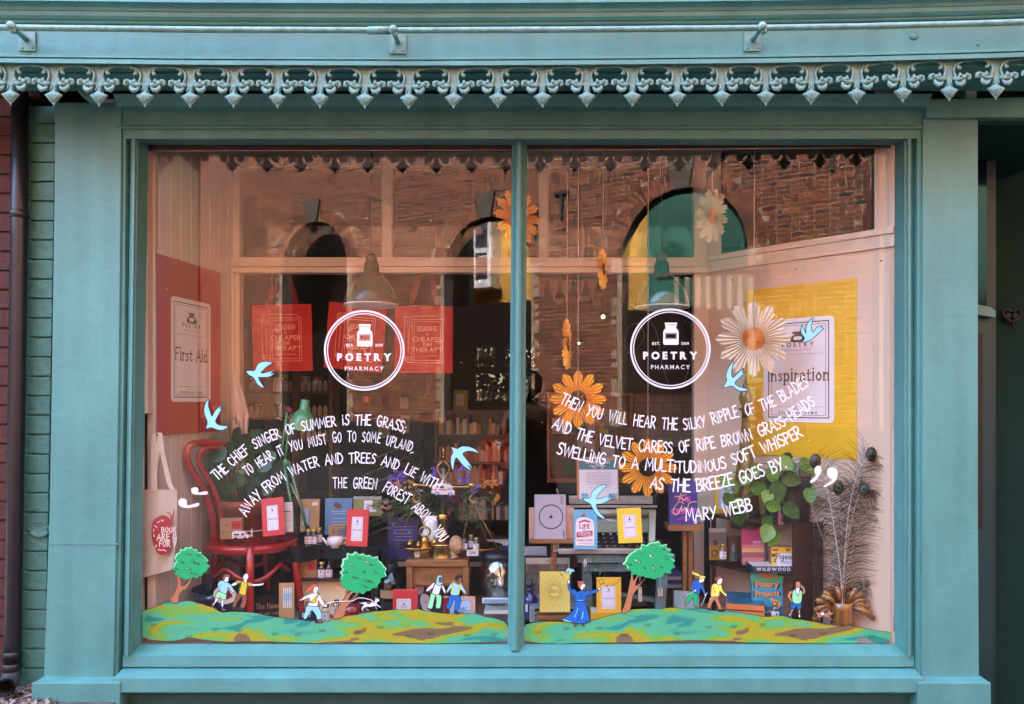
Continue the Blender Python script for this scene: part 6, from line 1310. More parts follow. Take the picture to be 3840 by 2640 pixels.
for i, v in enumerate((1395, 1380)):
    y0, y1 = .16, .38; z = U(0, v, .16).z; x0, x1 = wx(1640, .16)+(i*.01), wx(1712, .16); o_ = Matrix.Rotation(R(-14), 4, 'Z')
    c = Vector((x0, y0, z)); Mx = Matrix.Translation(c) @ o_
    MB().box(0, x1-x0+.03, 0, .2, 0, .022, None, Mx).build('book', mat('orange_spine', s(225, 130, 70), .5), sb, world=True)
    MB().box(.004, x1-x0+.031, .002, .196, .0225, .0235, None, Mx).build('cover', mat('turquoise_cover', s(55, 120, 150), .5, var=.5, vs=20), sb, world=True)
book('pale blue boxed book standing behind the hikers', (2528, 2218, 2622, 2292), .26, s(158, 190, 200), .02, [], lean=4)
bs = thing('blue_book_pile', 'pile of blue covered books lying beside the oak post', 'books', U(1522, 1330, .4))
for i in range(4):
    v = 1330-i*9; a = U(1500+i, v, .38); b = U(1545-i, v-8, .38); MB().box(a.x, b.x, .36, .5, a.z, b.z).build('book', col((s(150, 150, 180), s(60, 70, 120), s(160, 160, 190), s(70, 80, 150))[i]), bs, world=True, bevel=.001)
BB(bs, 'crate', 1495, 1550, 1331, 1420, .37, .5, WOODD)
r, w_, h_ = book('pale yellow card with sunburst lines reading IDEAS', (2024, 2146, 2138, 2296), .10, s(248, 238, 130), .005, [('l', [(.5+.2*math.cos(R(g)), .48+.15*math.sin(R(g))), (.5+(.48/max(abs(math.cos(R(g))), .001) if abs(math.cos(R(g)))*1.3 > abs(math.sin(R(g))) else .63/abs(math.sin(R(g))))*math.cos(R(g)), .48+(.48/max(abs(math.cos(R(g))), .001) if abs(math.cos(R(g)))*1.3 > abs(math.sin(R(g))) else .63/abs(math.sin(R(g))))*math.sin(R(g))*.76)], .009, s(110, 100, 50)) for g in range(0, 360, 9)]+[('o', .5, .48, .18, .01, s(90, 80, 40)), ('s', 'IDEAS', .5, .52, .11, s(90, 80, 40), .1)], lean=5, name='ideas_card', cat='card', pages=False)
gt = thing('grey_typewriter', 'low pale grey typewriter behind the IDEAS card at the window foot', 'typewriter', U(1255, 1410, .2))
def gb_(nm, u0, u1, v0, v1, y0, y1, m, bv=.003): return BB(gt, nm, u0, u1, v0, v1, y0, y1, m, bv)
GP = mat('grey_blue_enamel', (.30, .34, .38), .35); gb_('body', 1200, 1330, 1376, 1412, .14, .34, GP, .008); gb_('platen_cover', 1203, 1316, 1368, 1377, .2, .24, STEEL); gb_('paper_rest', 1212, 1300, 1380, 1386, .135, .14, BLACKM, .001)
MB().tube([U(1196, 1372, .22), U(1210, 1372, .22)], .012, 12).build('platen_knob', BLACKM, gt, world=True)
for i in range(10): MB().lathe([(.005, 0), (.005, .004), (0, .004)], U(1215+i*11, 1396, .13), 10).build('key', BLACKM, gt, world=True)
cb = spot(1988, 2316, .22, 'cobalt_bottle', 'cobalt blue glass poison bottle with stopper and white label by the mullion', 'bottle'); k = K(.22)
MB().lathe([(0, 0), (27*k, 0), (29*k, 4*k), (29*k, 70*k), (22*k, 82*k), (10*k, 90*k), (10*k, 105*k), (15*k, 107*k), (15*k, 112*k), (9*k, 114*k)], n=24).build('glass', mat('cobalt_solid_glass', (.01, .018, .12), .08, coat=.8), cb)
MB().lathe([(8*k, 112*k), (14*k, 122*k), (6*k, 130*k), (5*k, 140*k), (0, 142*k)], n=16).build('stopper', BLACK, cb)
flat([('R', .2, .48, .85, .74, .06, LAB), ('s', 'TINC', .5, .58, .13, DK, .14), ('s', 'ZINZI', .5, .69, .12, DK, .14)], 58*k, 112*k, cb, 'label_print', y=-.0305)
book('framed sepia photograph of a crowd standing behind the IDEAS card', (1964, 2088, 2150, 2320), .34, BLACKM, .02, [('r', .04, .03, .93, .97, s(205, 185, 165)), ('r', .04, .13, .9, .97, mat('sepia_crowd', (.30, .25, .20), .6, c2=(.05, .04, .04), var=.5, vs=40)), ('r', .1, .13, .5, .3, s(110, 95, 80)), ('s', 'OTHER', .25, .2, .05, DK, .12)], lean=5, name='framed_photo', cat='picture', pages=False)
book('maroon hardback leaning behind the oak lectern post', (2066, 2036, 2170, 2130), .40, s(92, 24, 62), .03, [('r', .0, .02, .85, .1, s(190, 150, 160))], lean=6)
book('open book page with rows of print left of the lectern post', (1966, 2050, 2050, 2092), .42, s(180, 170, 170), .01, [('r', .1, .2+.12*i, .9, .24+.12*i, (.3, .28, .3)) for i in range(6)], lean=12, name='open_book', pages=False)
book('amber yellow Inspiration book beside the painted woman in blue', (2238, 2168, 2330, 2300), .12, s(246, 190, 66), .012, [('R', .2, .24, .76, .88, .04, LAB), ('b', .25, .28, .71, .84, .01, (.15, .2, .4)), ('r', .46, .31, .52, .36, DK), ('s', 'POETRY', .48, .41, .05, (.3, .3, .4), .12), ('s', 'Inspiration', .48, .60, .09, (.3, .3, .5), .12), ('r', .33, .77, .64, .775, (.3, .3, .4))], lean=4)
book('orange yellow book lying flat below the Inspiration book', (2216, 2296, 2336, 2330), .11, s(240, 185, 60), .08, [], lean=0)
dm = thing('sewing_machine', 'black cast iron machine stored in shadow under the blue bench', 'machine', U(1400, 1395, .38))
m_ = MB(); m_.box(wx(1335, .36), wx(1500, .36), .36, .44, ZF, ZF+.03); m_.box(wx(1470, .36), wx(1495, .36), .37, .43, ZF+.02, ZF+.20); m_.build('machine_bed', BLACK, dm, world=True, bevel=.006)
m_ = MB(); m_.tube([(wx(1485, .36), .40, ZF+.19), (wx(1440, .36), .40, ZF+.21), (wx(1370, .36), .40, ZF+.19), (wx(1350, .36), .40, ZF+.10)], [.035, .03, .028, .022], 12, sy=.8); m_.build('arm', BLACK, dm, world=True)
# ---------------------------------------------------------------- pothos
ppt = thing('dark_plant_pot', 'dark ribbed pot on top of the dark shelf unit', 'pot', U(1785, 1180, .27)); k = KU(.27)
MB().lathe([(60*k, 0), (64*k, 10*k), (68*k, 100*k), (64*k, 104*k), (58*k, 100*k), (0, 92*k)], n=40, sx=.75, sy=.7).build('pot', mat('dark_ribbed_clay', (.05, .035, .03), .6, var=.3, vs=20), ppt)
for i in range(26):
    g = R(180+i*180/25); a = Vector((math.cos(g)*.75, math.sin(g)*.7, 0)); MB().tube([a*61*k+Vector((0, 0, 4*k)), a*69*k+Vector((0, 0, 96*k))], .0025, 4).build('rib', MC['dark_ribbed_clay'], ppt)
po = thing('pothos_plant', 'trailing heart leaved green plant spilling from the dark pot', 'plant', U(1785, 1085, .27))
rp = random.Random(9)
def leafmesh(c, L, ang, pitch, roll):
    m_ = MB(); q = Euler((pitch, roll, 0)).to_matrix(); n = 7; vs = []
    ra = Matrix.Rotation(ang, 3, 'Y')
    prof = [0, .30, .46, .46, .36, .22, 0]
    for i, wd in enumerate(prof):
        t = i/(n-1); z = -L*t+(.06*L if i == 1 else 0)
        for sx, f in ((-1, .10), (0, 0), (1, .10)): vs.append(Vector(c)+q @ (ra @ Vector((sx*wd*L*.78, -f*L*.9+.12*L*t*t, z))))
    fs = [(i*3+j, i*3+j+1, i*3+j+4, i*3+j+3) for i in range(n-1) for j in range(2)]
    m_.add(vs, fs, None, True); return m_
pot_l = [(1640, 1085, .09), (1665, 1150, .13), (1645, 1095, .07), (1700, 1110, .10), (1725, 1075, .11), (1745, 1065, .10), (1765, 1045, .10), (1790, 1035, .09), (1812, 1050, .1), (1830, 1060, .09), (1770, 1090, .11), (1795, 1080, .10), (1740, 1120, .09), (1758, 1098, .12), (1815, 1105, .10), (1835, 1115, .10), (1790, 1130, .09), (1715, 1060, .08), (1735, 1150, .09), (1775, 1150, .11), (1745, 1200, .11), (1765, 1215, .09), (1730, 1178, .08), (1665, 1100, .07), (1680, 1140, .07), (1805, 1065, .08), (1850, 1090, .08), (1700, 1085, .08), (1640, 1130, .09), (1728, 1100, .08)]
for i, (u, v, L) in enumerate(pot_l):
    y = .16+rp.uniform(0, .12) if v < 1140 else .14; c = U(u, v-10, y)
    leafmesh(c, L*.82, rp.uniform(-1.1, 1.1), rp.uniform(-.7, .3), rp.uniform(-.4, .4)).build('leaf', (LEAFL, LEAF, LEAFL)[i % 3], po, world=True)
    b0 = U(1785+rp.uniform(-30, 30), 1085, .25); MB().tube([b0, b0.lerp(c, .5)+Vector((0, 0, .03 if v < 1150 else .0)), c], .0018, 5).build('stem', LEAF, po, world=True)
# ---------------------------------------------------------------- amber vase and peacock feathers
av = thing('amber_vase', 'amber glass vase with fingered fan lip holding peacock feathers', 'vase', U(1905, 1425, .052)); k = KU(.052)
vb = U(1907, 1425, .052)
AMS = mat('amber_solid', (.46, .19, .03), .06, coat=.9, c2=(.07, .018, .004), vs=30, stretch=(1, 1, .25))
MB().lathe([(25*k, 0), (23*k, 15*k), (22*k, 45*k), (25*k, 62*k), (23*k, 62*k), (19*k, 45*k)], vb, 24).build('body', AMS, av, world=True)
fing = [(1871, 1344, 0), (1855, 1362, 0), (1850, 1382, 0), (1848, 1402, 0), (1890, 1330, .02), (1908, 1326, -.02), (1922, 1330, .03), (1936, 1338, -.02), (1950, 1346, 0), (1962, 1360, 0), (1968, 1374, 0), (1972, 1388, .0), (1978, 1400, -.02), (1896, 1334, -.04), (1868, 1352, -.04), (1880, 1336, .03)]
for u, v, dy in fing:
    a = U(1907+(u-1907)*.3, 1376, .05); b = U(u, v, .042+dy*.4); m = a.lerp(b, .55)+Vector((0, dy*.4, .012))
    MB().tube([a, m, b], [.008, .010, .0135], 10).build('finger', AMS, av, world=True); MB().ball(b, (.0125, .011, .0125)).build('finger_tip', AMS, av, world=True)
FB = mat('feather_brown', (.07, .036, .016), .9, spec=.03); FS = mat('feather_shaft', (.6, .52, .45), .5)
feathers = [('peacock feather rising to the upper left with a dark curled eye', [(1912, 1400), (1905, 1300), (1888, 1180), (1868, 1080), (1848, 1045)], 1, 0), ('peacock feather rising to the upper right under the yellow poster', [(1905, 1400), (1912, 1300), (1925, 1150), (1950, 1060), (1975, 1030)], 2, 0), ('peacock feather with bright blue eye pointing at the right frame', [(1908, 1400), (1915, 1280), (1930, 1180), (1948, 1120), (1958, 1108)], 1, 1), ('peacock feather bending over at far right with blue eye', [(1910, 1400), (1922, 1290), (1950, 1190), (1985, 1140), (2002, 1143)], 1, 1), ('peacock feather leaning left behind the pink prompt box', [(1915, 1410), (1895, 1330), (1872, 1240), (1850, 1180), (1840, 1140)], 1, 0), ('peacock feather with green eye standing upright in the middle', [(1908, 1400), (1907, 1280), (1905, 1180), (1902, 1130), (1900, 1105)], 1, 2), ('short peacock feather drooping low at right beside the amber vase', [(1925, 1370), (1940, 1350), (1965, 1332), (1985, 1335)], .4, 2)]
for i, (lb_, pts, ln, eye) in enumerate(feathers):
    y = .026+.006*i; p3 = [U(a, b, y) for a, b in smooth(pts, 6, False)]; fr = thing('peacock_feather', lb_, 'feather', p3[0])
    MB().tube(p3, [.0026-.0018*j/len(p3) for j in range(len(p3))], 6).build('shaft', FS, fr, world=True)
    m_ = MB(); n = len(p3); rg = random.Random(i+40)
    for j in range(3, n-1):
        t = (p3[j+1]-p3[j]).normalized(); sd_ = Vector((t.z, 0, -t.x)); q0 = j/n
        for kk in range(7):
            o0 = p3[j].lerp(p3[j+1], kk/7)
            for sg_ in (-1, 1):
                if rg.random() < .52: continue
                L = rg.uniform(.06, .125)*(1 if q0 < .85 else .6)*min(1, ln); up_ = rg.uniform(.25, .9)
                b1 = o0+(sd_*sg_+t*up_)*L*.55+Vector((0, rg.uniform(-.01, .01), 0)); b2 = o0+(sd_*sg_*1.1+t*up_*.7)*L+Vector((0, rg.uniform(-.02, .02), -rg.uniform(0, .025)))
                m_.tube([o0, b1, b2], [.0008, .0006, .0004], 3, cap=False)
    stuff(m_.build('barbs', FB, fr, world=True))
    e = p3[-1]
    if eye or i in (0, 1):
        for nm, rx, rz, c, dy in (('eye_outer', .022, .030, (.17, .16, .05) if eye else (.03, .015, .01), 0), ('eye_ring', .017, .020, (.10, .06, .03), -.0012), ('eye_blue', .0125, .014, (.05, .34, .46) if eye else (.02, .03, .03), -.0024), ('eye_pupil', .008, .008, (.01, .012, .035), -.0036)):
            MB().lathe([(1e-4, 0), (1, 0), (1, .0006), (1e-4, .0006)], (e.x, e.y+dy, e.z), 18, M=Matrix.Rotation(R(90), 4, 'X') @ Matrix.Diagonal((rx, rz, 1, 1))).build(nm, col(c, .4), fr, world=True)
# ================================================================ painted and vinyl decorations on the outer face of the glass
GY = -.006
def zfn(zone):
    ox, oy = zone[:2]; sc = zone[2] if len(zone) > 2 else 3.547
    return lambda x, y, L=0: P(ox+x/sc, oy+y/sc, GY-.00012*L)
OUT = col((.01, .012, .015))
class Lay: n = 0
def shape(m_, f, it, wd=5.5):
    Lay.n += 1; L = Lay.n; k = it[0]
    if k in 'fFgG':      # f straight, F smooth with outline; g/G without
        pts = it[1] if k in 'fg' else smooth(it[1], 3)
        m_.add([f(x, y, L) for x, y in pts], [list(range(len(pts)))], col(it[2], .6))
        if k in 'fF': Lay.n += 1; m_.stroke(pts, wd, lambda x, y: f(x, y, L+1), OUT, closed=True)
    elif k == 'l': pts = smooth(it[1], 3, False) if len(it[1]) > 2 else it[1]; m_.stroke(pts, it[2], lambda x, y: f(x, y, L), col(it[3], .6))
    elif k == 'c': m_.add([f(it[1]+it[3]*math.cos(g*.45), it[2]+it[3]*math.sin(g*.45), L) for g in range(14)], [list(range(14))], col(it[4], .6))
def decal(name, label, cat, zone, anchor, parts, group=None, wd=7.5):
    f = zfn(zone); r = thing(name, label, cat, f(*anchor), group=group); Lay.n = 0
    for pn, items in parts:
        m_ = MB()
        for it in items: shape(m_, f, it, wd)
        m_.build(pn, None, r, world=True)
    return r
A_, B_, C_, D_, E_, F_ = (500, 1980), (950, 1980), (1400, 1980), (1900, 1980), (2350, 1980), (2850, 1980)
SKB = s(150, 222, 250); BRN = s(178, 118, 80); BRD = s(140, 82, 55); WHT = s(238, 240, 246); GRN = s(28, 172, 104); MNT = s(150, 232, 170)
LBL = s(150, 212, 232); BLU = s(22, 100, 186); YLW = s(214, 190, 40); DKB = s(25, 60, 110)
# ---- hills
def hillmat():
    m = bpy.data.materials.new('painted_hill'); m.use_nodes = True; t = m.node_tree; b = t.nodes['Principled BSDF']; N = t.nodes.new; L = t.links.new
    tc = N('ShaderNodeTexCoord'); mp = N('ShaderNodeMapping'); mp.inputs['Scale'].default_value = (3.4, 3, 13.0); mp.inputs['Rotation'].default_value = (0, R(-9), 0); L(tc.outputs['Object'], mp.inputs[0])
    n = N('ShaderNodeTexNoise'); n.inputs['Scale'].default_value = 1.25; n.inputs['Detail'].default_value = 2.5; n.inputs['Distortion'].default_value = .8; L(mp.outputs[0], n.inputs['Vector'])
    r = N('ShaderNodeValToRGB'); cr = r.color_ramp; cr.interpolation = 'LINEAR'
    st = [(.0, s(34, 128, 118)), (.36, s(42, 138, 122)), (.39, s(76, 168, 128)), (.485, s(84, 174, 126)), (.50, s(108, 170, 70)), (.545, s(112, 168, 66)), (.555, s(160, 158, 36)), (.645, s(164, 154, 36)), (.655, s(118, 98, 70)), (1, s(106, 88, 66))]
    for i, (p, c) in enumerate(st):
        e = cr.elements[i] if i < 2 else cr.elements.new(p); e.position = p; e.color = (*c, 1)
    n2 = N('ShaderNodeTexNoise'); n2.inputs['Scale'].default_value = 60; mp2 = N('ShaderNodeMapping'); mp2.inputs['Scale'].default_value = (1, 1, 5); L(tc.outputs['Object'], mp2.inputs[0]); L(mp2.outputs[0], n2.inputs['Vector'])
    ad = N('ShaderNodeMath'); ad.operation = 'MULTIPLY_ADD'; ad.inputs[1].default_value = .035; L(n2.outputs[0], ad.inputs[0]); L(n.outputs[0], ad.inputs[2])
    sb = N('ShaderNodeMath'); sb.operation = 'SUBTRACT'; sb.inputs[1].default_value = .0175; L(ad.outputs[0], sb.inputs[0]); L(sb.outputs[0], r.inputs[0])
    L(r.outputs[0], b.inputs['Base Color']); b.inputs['Roughness'].default_value = .55; return m
HM = hillmat()
topL = [(533, 2292), (538, 2290), (567, 2281), (599, 2271), (621, 2258), (658, 2262), (697, 2253), (725, 2257), (759, 2266), (790, 2275), (810, 2286), (833, 2296), (881, 2294), (951, 2299), (993, 2307), (1036, 2315), (1091, 2322), (1130, 2325), (1164, 2332), (1201, 2338), (1249, 2324), (1288, 2313), (1345, 2304), (1390, 2294), (1429, 2291), (1486, 2287), (1550, 2286), (1569, 2284), (1597, 2293), (1654, 2299), (1699, 2304), (1781, 2301), (1817, 2313), (1851, 2318), (1888, 2330), (1903, 2347)]
topR = [(1967, 2347), (1985, 2339), (2041, 2332), (2114, 2331), (2210, 2330), (2266, 2314), (2323, 2301), (2365, 2287), (2421, 2282), (2468, 2283), (2533, 2279), (2575, 2284), (2626, 2282), (2660, 2289), (2745, 2294), (2790, 2301), (2843, 2308), (2878, 2313), (2920, 2308), (2949, 2313), (2977, 2322), (3008, 2324), (3061, 2335), (3104, 2338), (3146, 2349), (3183, 2348), (3245, 2358), (3301, 2367), (3341, 2373)]
for nm, top, bot, ofs in (('meadow hill painted along the foot of the left pane', topL, [(1896, 2403), (1800, 2408), (1600, 2413), (1400, 2408), (1200, 2412), (1000, 2404), (850, 2406), (760, 2398), (705, 2390), (670, 2401), (600, 2403), (534, 2390)], 0),
                          ('meadow hill painted along the foot of the right pane, running to the frame', topR, [(3341, 2398), (3320, 2410), (3280, 2410), (3245, 2392), (3215, 2394), (3205, 2412), (3000, 2412), (2800, 2408), (2600, 2400), (2400, 2408), (2200, 2410), (2050, 2414), (1968, 2400)], 3)):
    r = thing('painted_hill', 'green and ochre '+nm, 'painting', P(top[0][0]+(0 if ofs else 0), 2410, -.0045))
    outl = smooth(top, 2, False); rg = random.Random(ofs+1); outl = [(x, y+rg.uniform(-1, 1)) for x, y in outl]
    poly = outl+smooth(bot, 2, False); m_ = MB(); f = lambda x, y, L=0: P(x, y, -.0045-.0001*L)
    m_.add([f(*p) for p in poly], [list(range(len(poly)))]); m_.build('paint_layer', HM, r, world=True)
    m_ = MB(); m_.stroke([(x, y-.6) for x, y in outl], 1.8, lambda x, y: f(x, y, 1), OUT); m_.build('outline', None, r, world=True)
    m_ = MB()
    for i in range(13):
        x = top[0][0]+60+i*104+rg.uniform(-20, 20); y = rg.uniform(2345, 2392)
        for q in (-6, -1, 4, 9): m_.stroke([(x+q, y), (x+q*1.5+1, y-9)], 2.0, lambda a, b: f(a, b, 2), OUT)
    stuff(m_.build('grass_tufts', None, r, world=True))
# ---- trees
def ptree(label, zone, c, rx, ry, trunk, marks, seed, rot=0):
    rg = random.Random(seed); n = 38; pts = []; pts2 = []
    for i in range(n):
        g = 2*math.pi*i/n; q = 1.0+(.06 if i % 2 else -.05)+rg.uniform(-.07, .07)+.06*math.sin(3*g+seed)
        x, y = rx*q*math.cos(g), ry*q*math.sin(g); x, y = x*math.cos(rot)-y*math.sin(rot), x*math.sin(rot)+y*math.cos(rot)
        pts.append((c[0]+x, c[1]+y)); e = .93 if (math.sin(g) < .2) else 1.0
        pts2.append((c[0]+x*e+(8 if math.sin(g) < .2 else 0), c[1]+y*e+6*(e < 1)))
    mk = [('F', [(x-w_, y-6), (x-w_*.3, y-h_), (x+w_*.2, y-4), (x+w_, y+h_*.3), (x+w_*.9, y+h_*.8), (x, y+h_*.3)], MNT) for x, y, w_, h_ in marks]
    decal('painted_tree', label, 'painting', zone, (trunk[0][0], trunk[0][1]), [('trunk', [('F', trunk, BRN)]), ('crown', [('f', pts, MNT), ('g', pts2, GRN)])] + [('leaf_mark', [q]) for q in mk])
ptree('small painted tree with round green crown at the far left of the left pane', A_, (755, 470), 232, 215, [(500, 985), (530, 890), (585, 770), (580, 640), (600, 590), (620, 600), (612, 680), (650, 620), (668, 610), (625, 720), (650, 770), (700, 750), (765, 655), (775, 670), (720, 790), (650, 840), (605, 900), (598, 995)], [(735, 350, 40, 14), (865, 370, 22, 12), (650, 458, 26, 12), (790, 440, 22, 22), (845, 475, 36, 12), (575, 545, 20, 12), (730, 545, 42, 20), (800, 610, 42, 14)], 1)
ptree('painted tree with jagged green crown leaning right beside the running girl', B_, (1435, 590), 300, 270, [(1060, 1205), (1130, 1050), (1225, 900), (1240, 810), (1290, 720), (1310, 710), (1265, 830), (1255, 885), (1310, 810), (1370, 735), (1385, 740), (1330, 860), (1280, 910), (1265, 990), (1400, 840), (1418, 850), (1290, 1000), (1240, 1060), (1200, 1180)], [(1405, 405, 24, 12), (1520, 460, 36, 30), (1570, 495, 22, 12), (1300, 490, 28, 30), (1225, 585, 30, 14), (1475, 585, 18, 12), (1625, 595, 18, 14), (1350, 660, 34, 14), (1510, 700, 36, 14), (1560, 715, 24, 14), (1495, 785, 16, 14)], 2)
ptree('largest painted tree with leaning trunk in the right pane by the woman in blue', D_, (1905, 435), 325, 235, [(1530, 1130), (1580, 980), (1640, 720), (1665, 550), (1680, 550), (1690, 700), (1760, 570), (1775, 575), (1710, 760), (1790, 720), (1845, 650), (1850, 660), (1740, 810), (1680, 900), (1640, 1095)], [(1965, 265, 30, 24), (1780, 340, 24, 20), (1925, 380, 40, 40), (1735, 440, 42, 34), (1640, 488, 24, 12), (2090, 285, 18, 14), (1955, 540, 26, 44), (1835, 533, 16, 12), (2060, 520, 18, 14), (2120, 400, 18, 26)], 5, -.12)
# ---- people
P_ = 'figures painted on the window glass'
def fig(label, zone, anchor, parts): decal('painted_figure', label, 'painting', zone, anchor, parts, P_)
fig('painted boy with brown hair, pale blue jumper and green shorts walking in the left pane', A_, (1180, 1100), [
 ('legs', [('F', [(1105, 915), (1075, 985), (1045, 1020), (1062, 1040), (1090, 1000), (1145, 935)], WHT), ('f', [(1170, 930), (1168, 1060), (1198, 1060), (1205, 940)], WHT), ('f', [(1050, 990), (1072, 1002), (1078, 990), (1060, 978)], BLU), ('f', [(1168, 1045), (1198, 1045), (1198, 1072), (1168, 1072)], BLU)]),
 ('shoes', [('F', [(1034, 1003), (1040, 1035), (1068, 1057), (1074, 1045), (1052, 1010)], BRD), ('F', [(1176, 1072), (1176, 1102), (1236, 1096), (1222, 1080), (1195, 1072)], BRD)]),
 ('shorts', [('F', [(1135, 842), (1092, 905), (1130, 938), (1165, 915), (1172, 950), (1226, 948), (1232, 872)], MNT)]),
 ('jumper', [('F', [(1150, 708), (1122, 750), (1128, 800), (1155, 845), (1240, 872), (1258, 790), (1318, 858), (1345, 845), (1300, 760), (1250, 722), (1200, 700)], LBL), ('l', [(1165, 740), (1150, 790), (1165, 830)], 5, (.02, .02, .02))]),
 ('head', [('F', [(1210, 655), (1207, 705), (1230, 722), (1262, 712), (1268, 690), (1262, 640)], WHT), ('F', [(1190, 685), (1195, 640), (1222, 614), (1265, 612), (1290, 632), (1284, 655), (1250, 645), (1225, 652), (1212, 682)], BRD), ('c', 1240, 675, 3.5, (.02, .02, .02)), ('l', [(1235, 700), (1248, 705), (1258, 698)], 4, (.02, .02, .02))])])
fig('painted bald man in yellow shirt and green braces pointing right in the left pane', A_, (1400, 1080), [
 ('trousers', [('F', [(1395, 860), (1350, 950), (1318, 1040), (1350, 1060), (1385, 990), (1440, 910), (1445, 980), (1418, 1050), (1450, 1075), (1485, 1050), (1505, 960), (1500, 885)], BRD)]),
 ('boots', [('f', [(1318, 1045), (1350, 1062), (1345, 1085), (1308, 1088)], OUT), ('f', [(1420, 1055), (1470, 1075), (1455, 1098), (1416, 1085)], OUT)]),
 ('arms', [('F', [(1378, 712), (1300, 750), (1300, 765), (1335, 770), (1392, 740)], WHT), ('F', [(1565, 740), (1640, 745), (1700, 738), (1735, 728), (1735, 745), (1700, 765), (1570, 772)], WHT)]),
 ('shirt', [('F', [(1372, 700), (1382, 742), (1420, 735), (1395, 860), (1500, 892), (1515, 800), (1535, 770), (1572, 778), (1570, 738), (1520, 718), (1450, 705)], YLW), ('l', [(1438, 705), (1405, 850)], 18, s(40, 90, 60)), ('l', [(1525, 725), (1500, 880)], 18, s(40, 90, 60))]),
 ('head', [('F', [(1480, 615), (1458, 655), (1470, 690), (1475, 725), (1505, 725), (1512, 690), (1530, 660), (1528, 620), (1505, 604)], WHT), ('l', [(1482, 640), (1495, 638)], 4, (.02, .02, .02)), ('l', [(1478, 682), (1495, 685)], 4, (.02, .02, .02)), ('c', 1488, 655, 3, (.02, .02, .02))])])
fig('painted girl with streaming red hair and yellow sash holding a dog lead', B_, (790, 1250), [
 ('legs', [('F', [(720, 1028), (690, 1110), (662, 1190), (700, 1212), (735, 1160), (780, 1095), (830, 1160), (852, 1220), (900, 1212), (908, 1150), (885, 1080), (848, 1040)], LBL)]),
 ('shoes', [('F', [(655, 1190), (690, 1215), (700, 1225), (668, 1222)], BRD), ('F', [(855, 1222), (892, 1215), (925, 1248), (862, 1258)], BRD)]),
 ('jumper', [('F', [(775, 868), (700, 900), (640, 935), (655, 962), (740, 930), (745, 990), (722, 1025), (848, 1042), (862, 965), (900, 1020), (935, 1045), (955, 1020), (915, 950), (880, 875), (840, 860)], WHT), ('F', [(868, 868), (800, 950), (755, 985), (780, 1000), (830, 985), (848, 930), (880, 880)], YLW)]),
 ('hands', [('F', [(645, 935), (612, 962), (625, 970), (652, 955)], WHT), ('F', [(935, 1040), (965, 1055), (985, 1035), (955, 1015)], WHT)]),
 ('head', [('F', [(815, 780), (795, 810), (805, 870), (838, 868), (848, 850), (868, 820), (860, 780)], WHT), ('F', [(862, 775), (840, 745), (780, 752), (720, 790), (675, 848), (740, 850), (790, 820), (808, 790), (830, 780)], s(200, 105, 70)), ('l', [(780, 765), (720, 800), (690, 835)], 5, (.02, .02, .02)), ('c', 838, 808, 4, (.02, .02, .02)), ('l', [(822, 830), (838, 838), (850, 828)], 4, (.02, .02, .02))]),
 ('lead', [('l', [(935, 1042), (1000, 1000), (1080, 980), (1200, 975), (1330, 965), (1380, 935), (1450, 930), (1540, 950), (1600, 975)], 9, WHT)])])
def dog(label, zone, anchor, body, patch, colr, ear): decal('painted_dog', label, 'painting', zone, anchor, [('body', [('F', body, colr)]), ('patch', [('F', patch[0], patch[1])]), ('ears', [('F', q, colr) for q in ear])])
dog('painted white dog with brown patches running on a lead in the left pane', B_, (1560, 1110), [(1370, 985), (1420, 992), (1470, 985), (1560, 980), (1610, 985), (1625, 935), (1665, 940), (1682, 968), (1650, 985), (1645, 1010), (1698, 1050), (1690, 1062), (1630, 1030), (1645, 1075), (1635, 1085), (1615, 1040), (1570, 1050), (1500, 1050), (1505, 1075), (1550, 1095), (1510, 1095), (1475, 1055), (1450, 1110), (1440, 1060), (1470, 1020), (1420, 1005)], ([(1508, 985), (1560, 982), (1560, 1000), (1525, 1010)], BRD), WHT, [[(1625, 940), (1620, 912), (1640, 932)], [(1650, 938), (1662, 915), (1665, 945)]])
dog('painted fox brown dog with white patch trotting beside the amber vase', F_, (850, 1240), [(705, 1100), (750, 1120), (800, 1120), (880, 1130), (905, 1125), (895, 1090), (925, 1095), (945, 1120), (975, 1130), (960, 1150), (925, 1160), (905, 1170), (960, 1210), (970, 1232), (900, 1190), (920, 1225), (940, 1258), (915, 1245), (880, 1185), (810, 1185), (790, 1240), (780, 1215), (790, 1185), (760, 1200), (740, 1245), (738, 1220), (765, 1160), (740, 1130)], ([(810, 1122), (855, 1125), (855, 1160), (808, 1158)], WHT), s(190, 125, 95), [[(900, 1095), (905, 1068), (922, 1095)]])
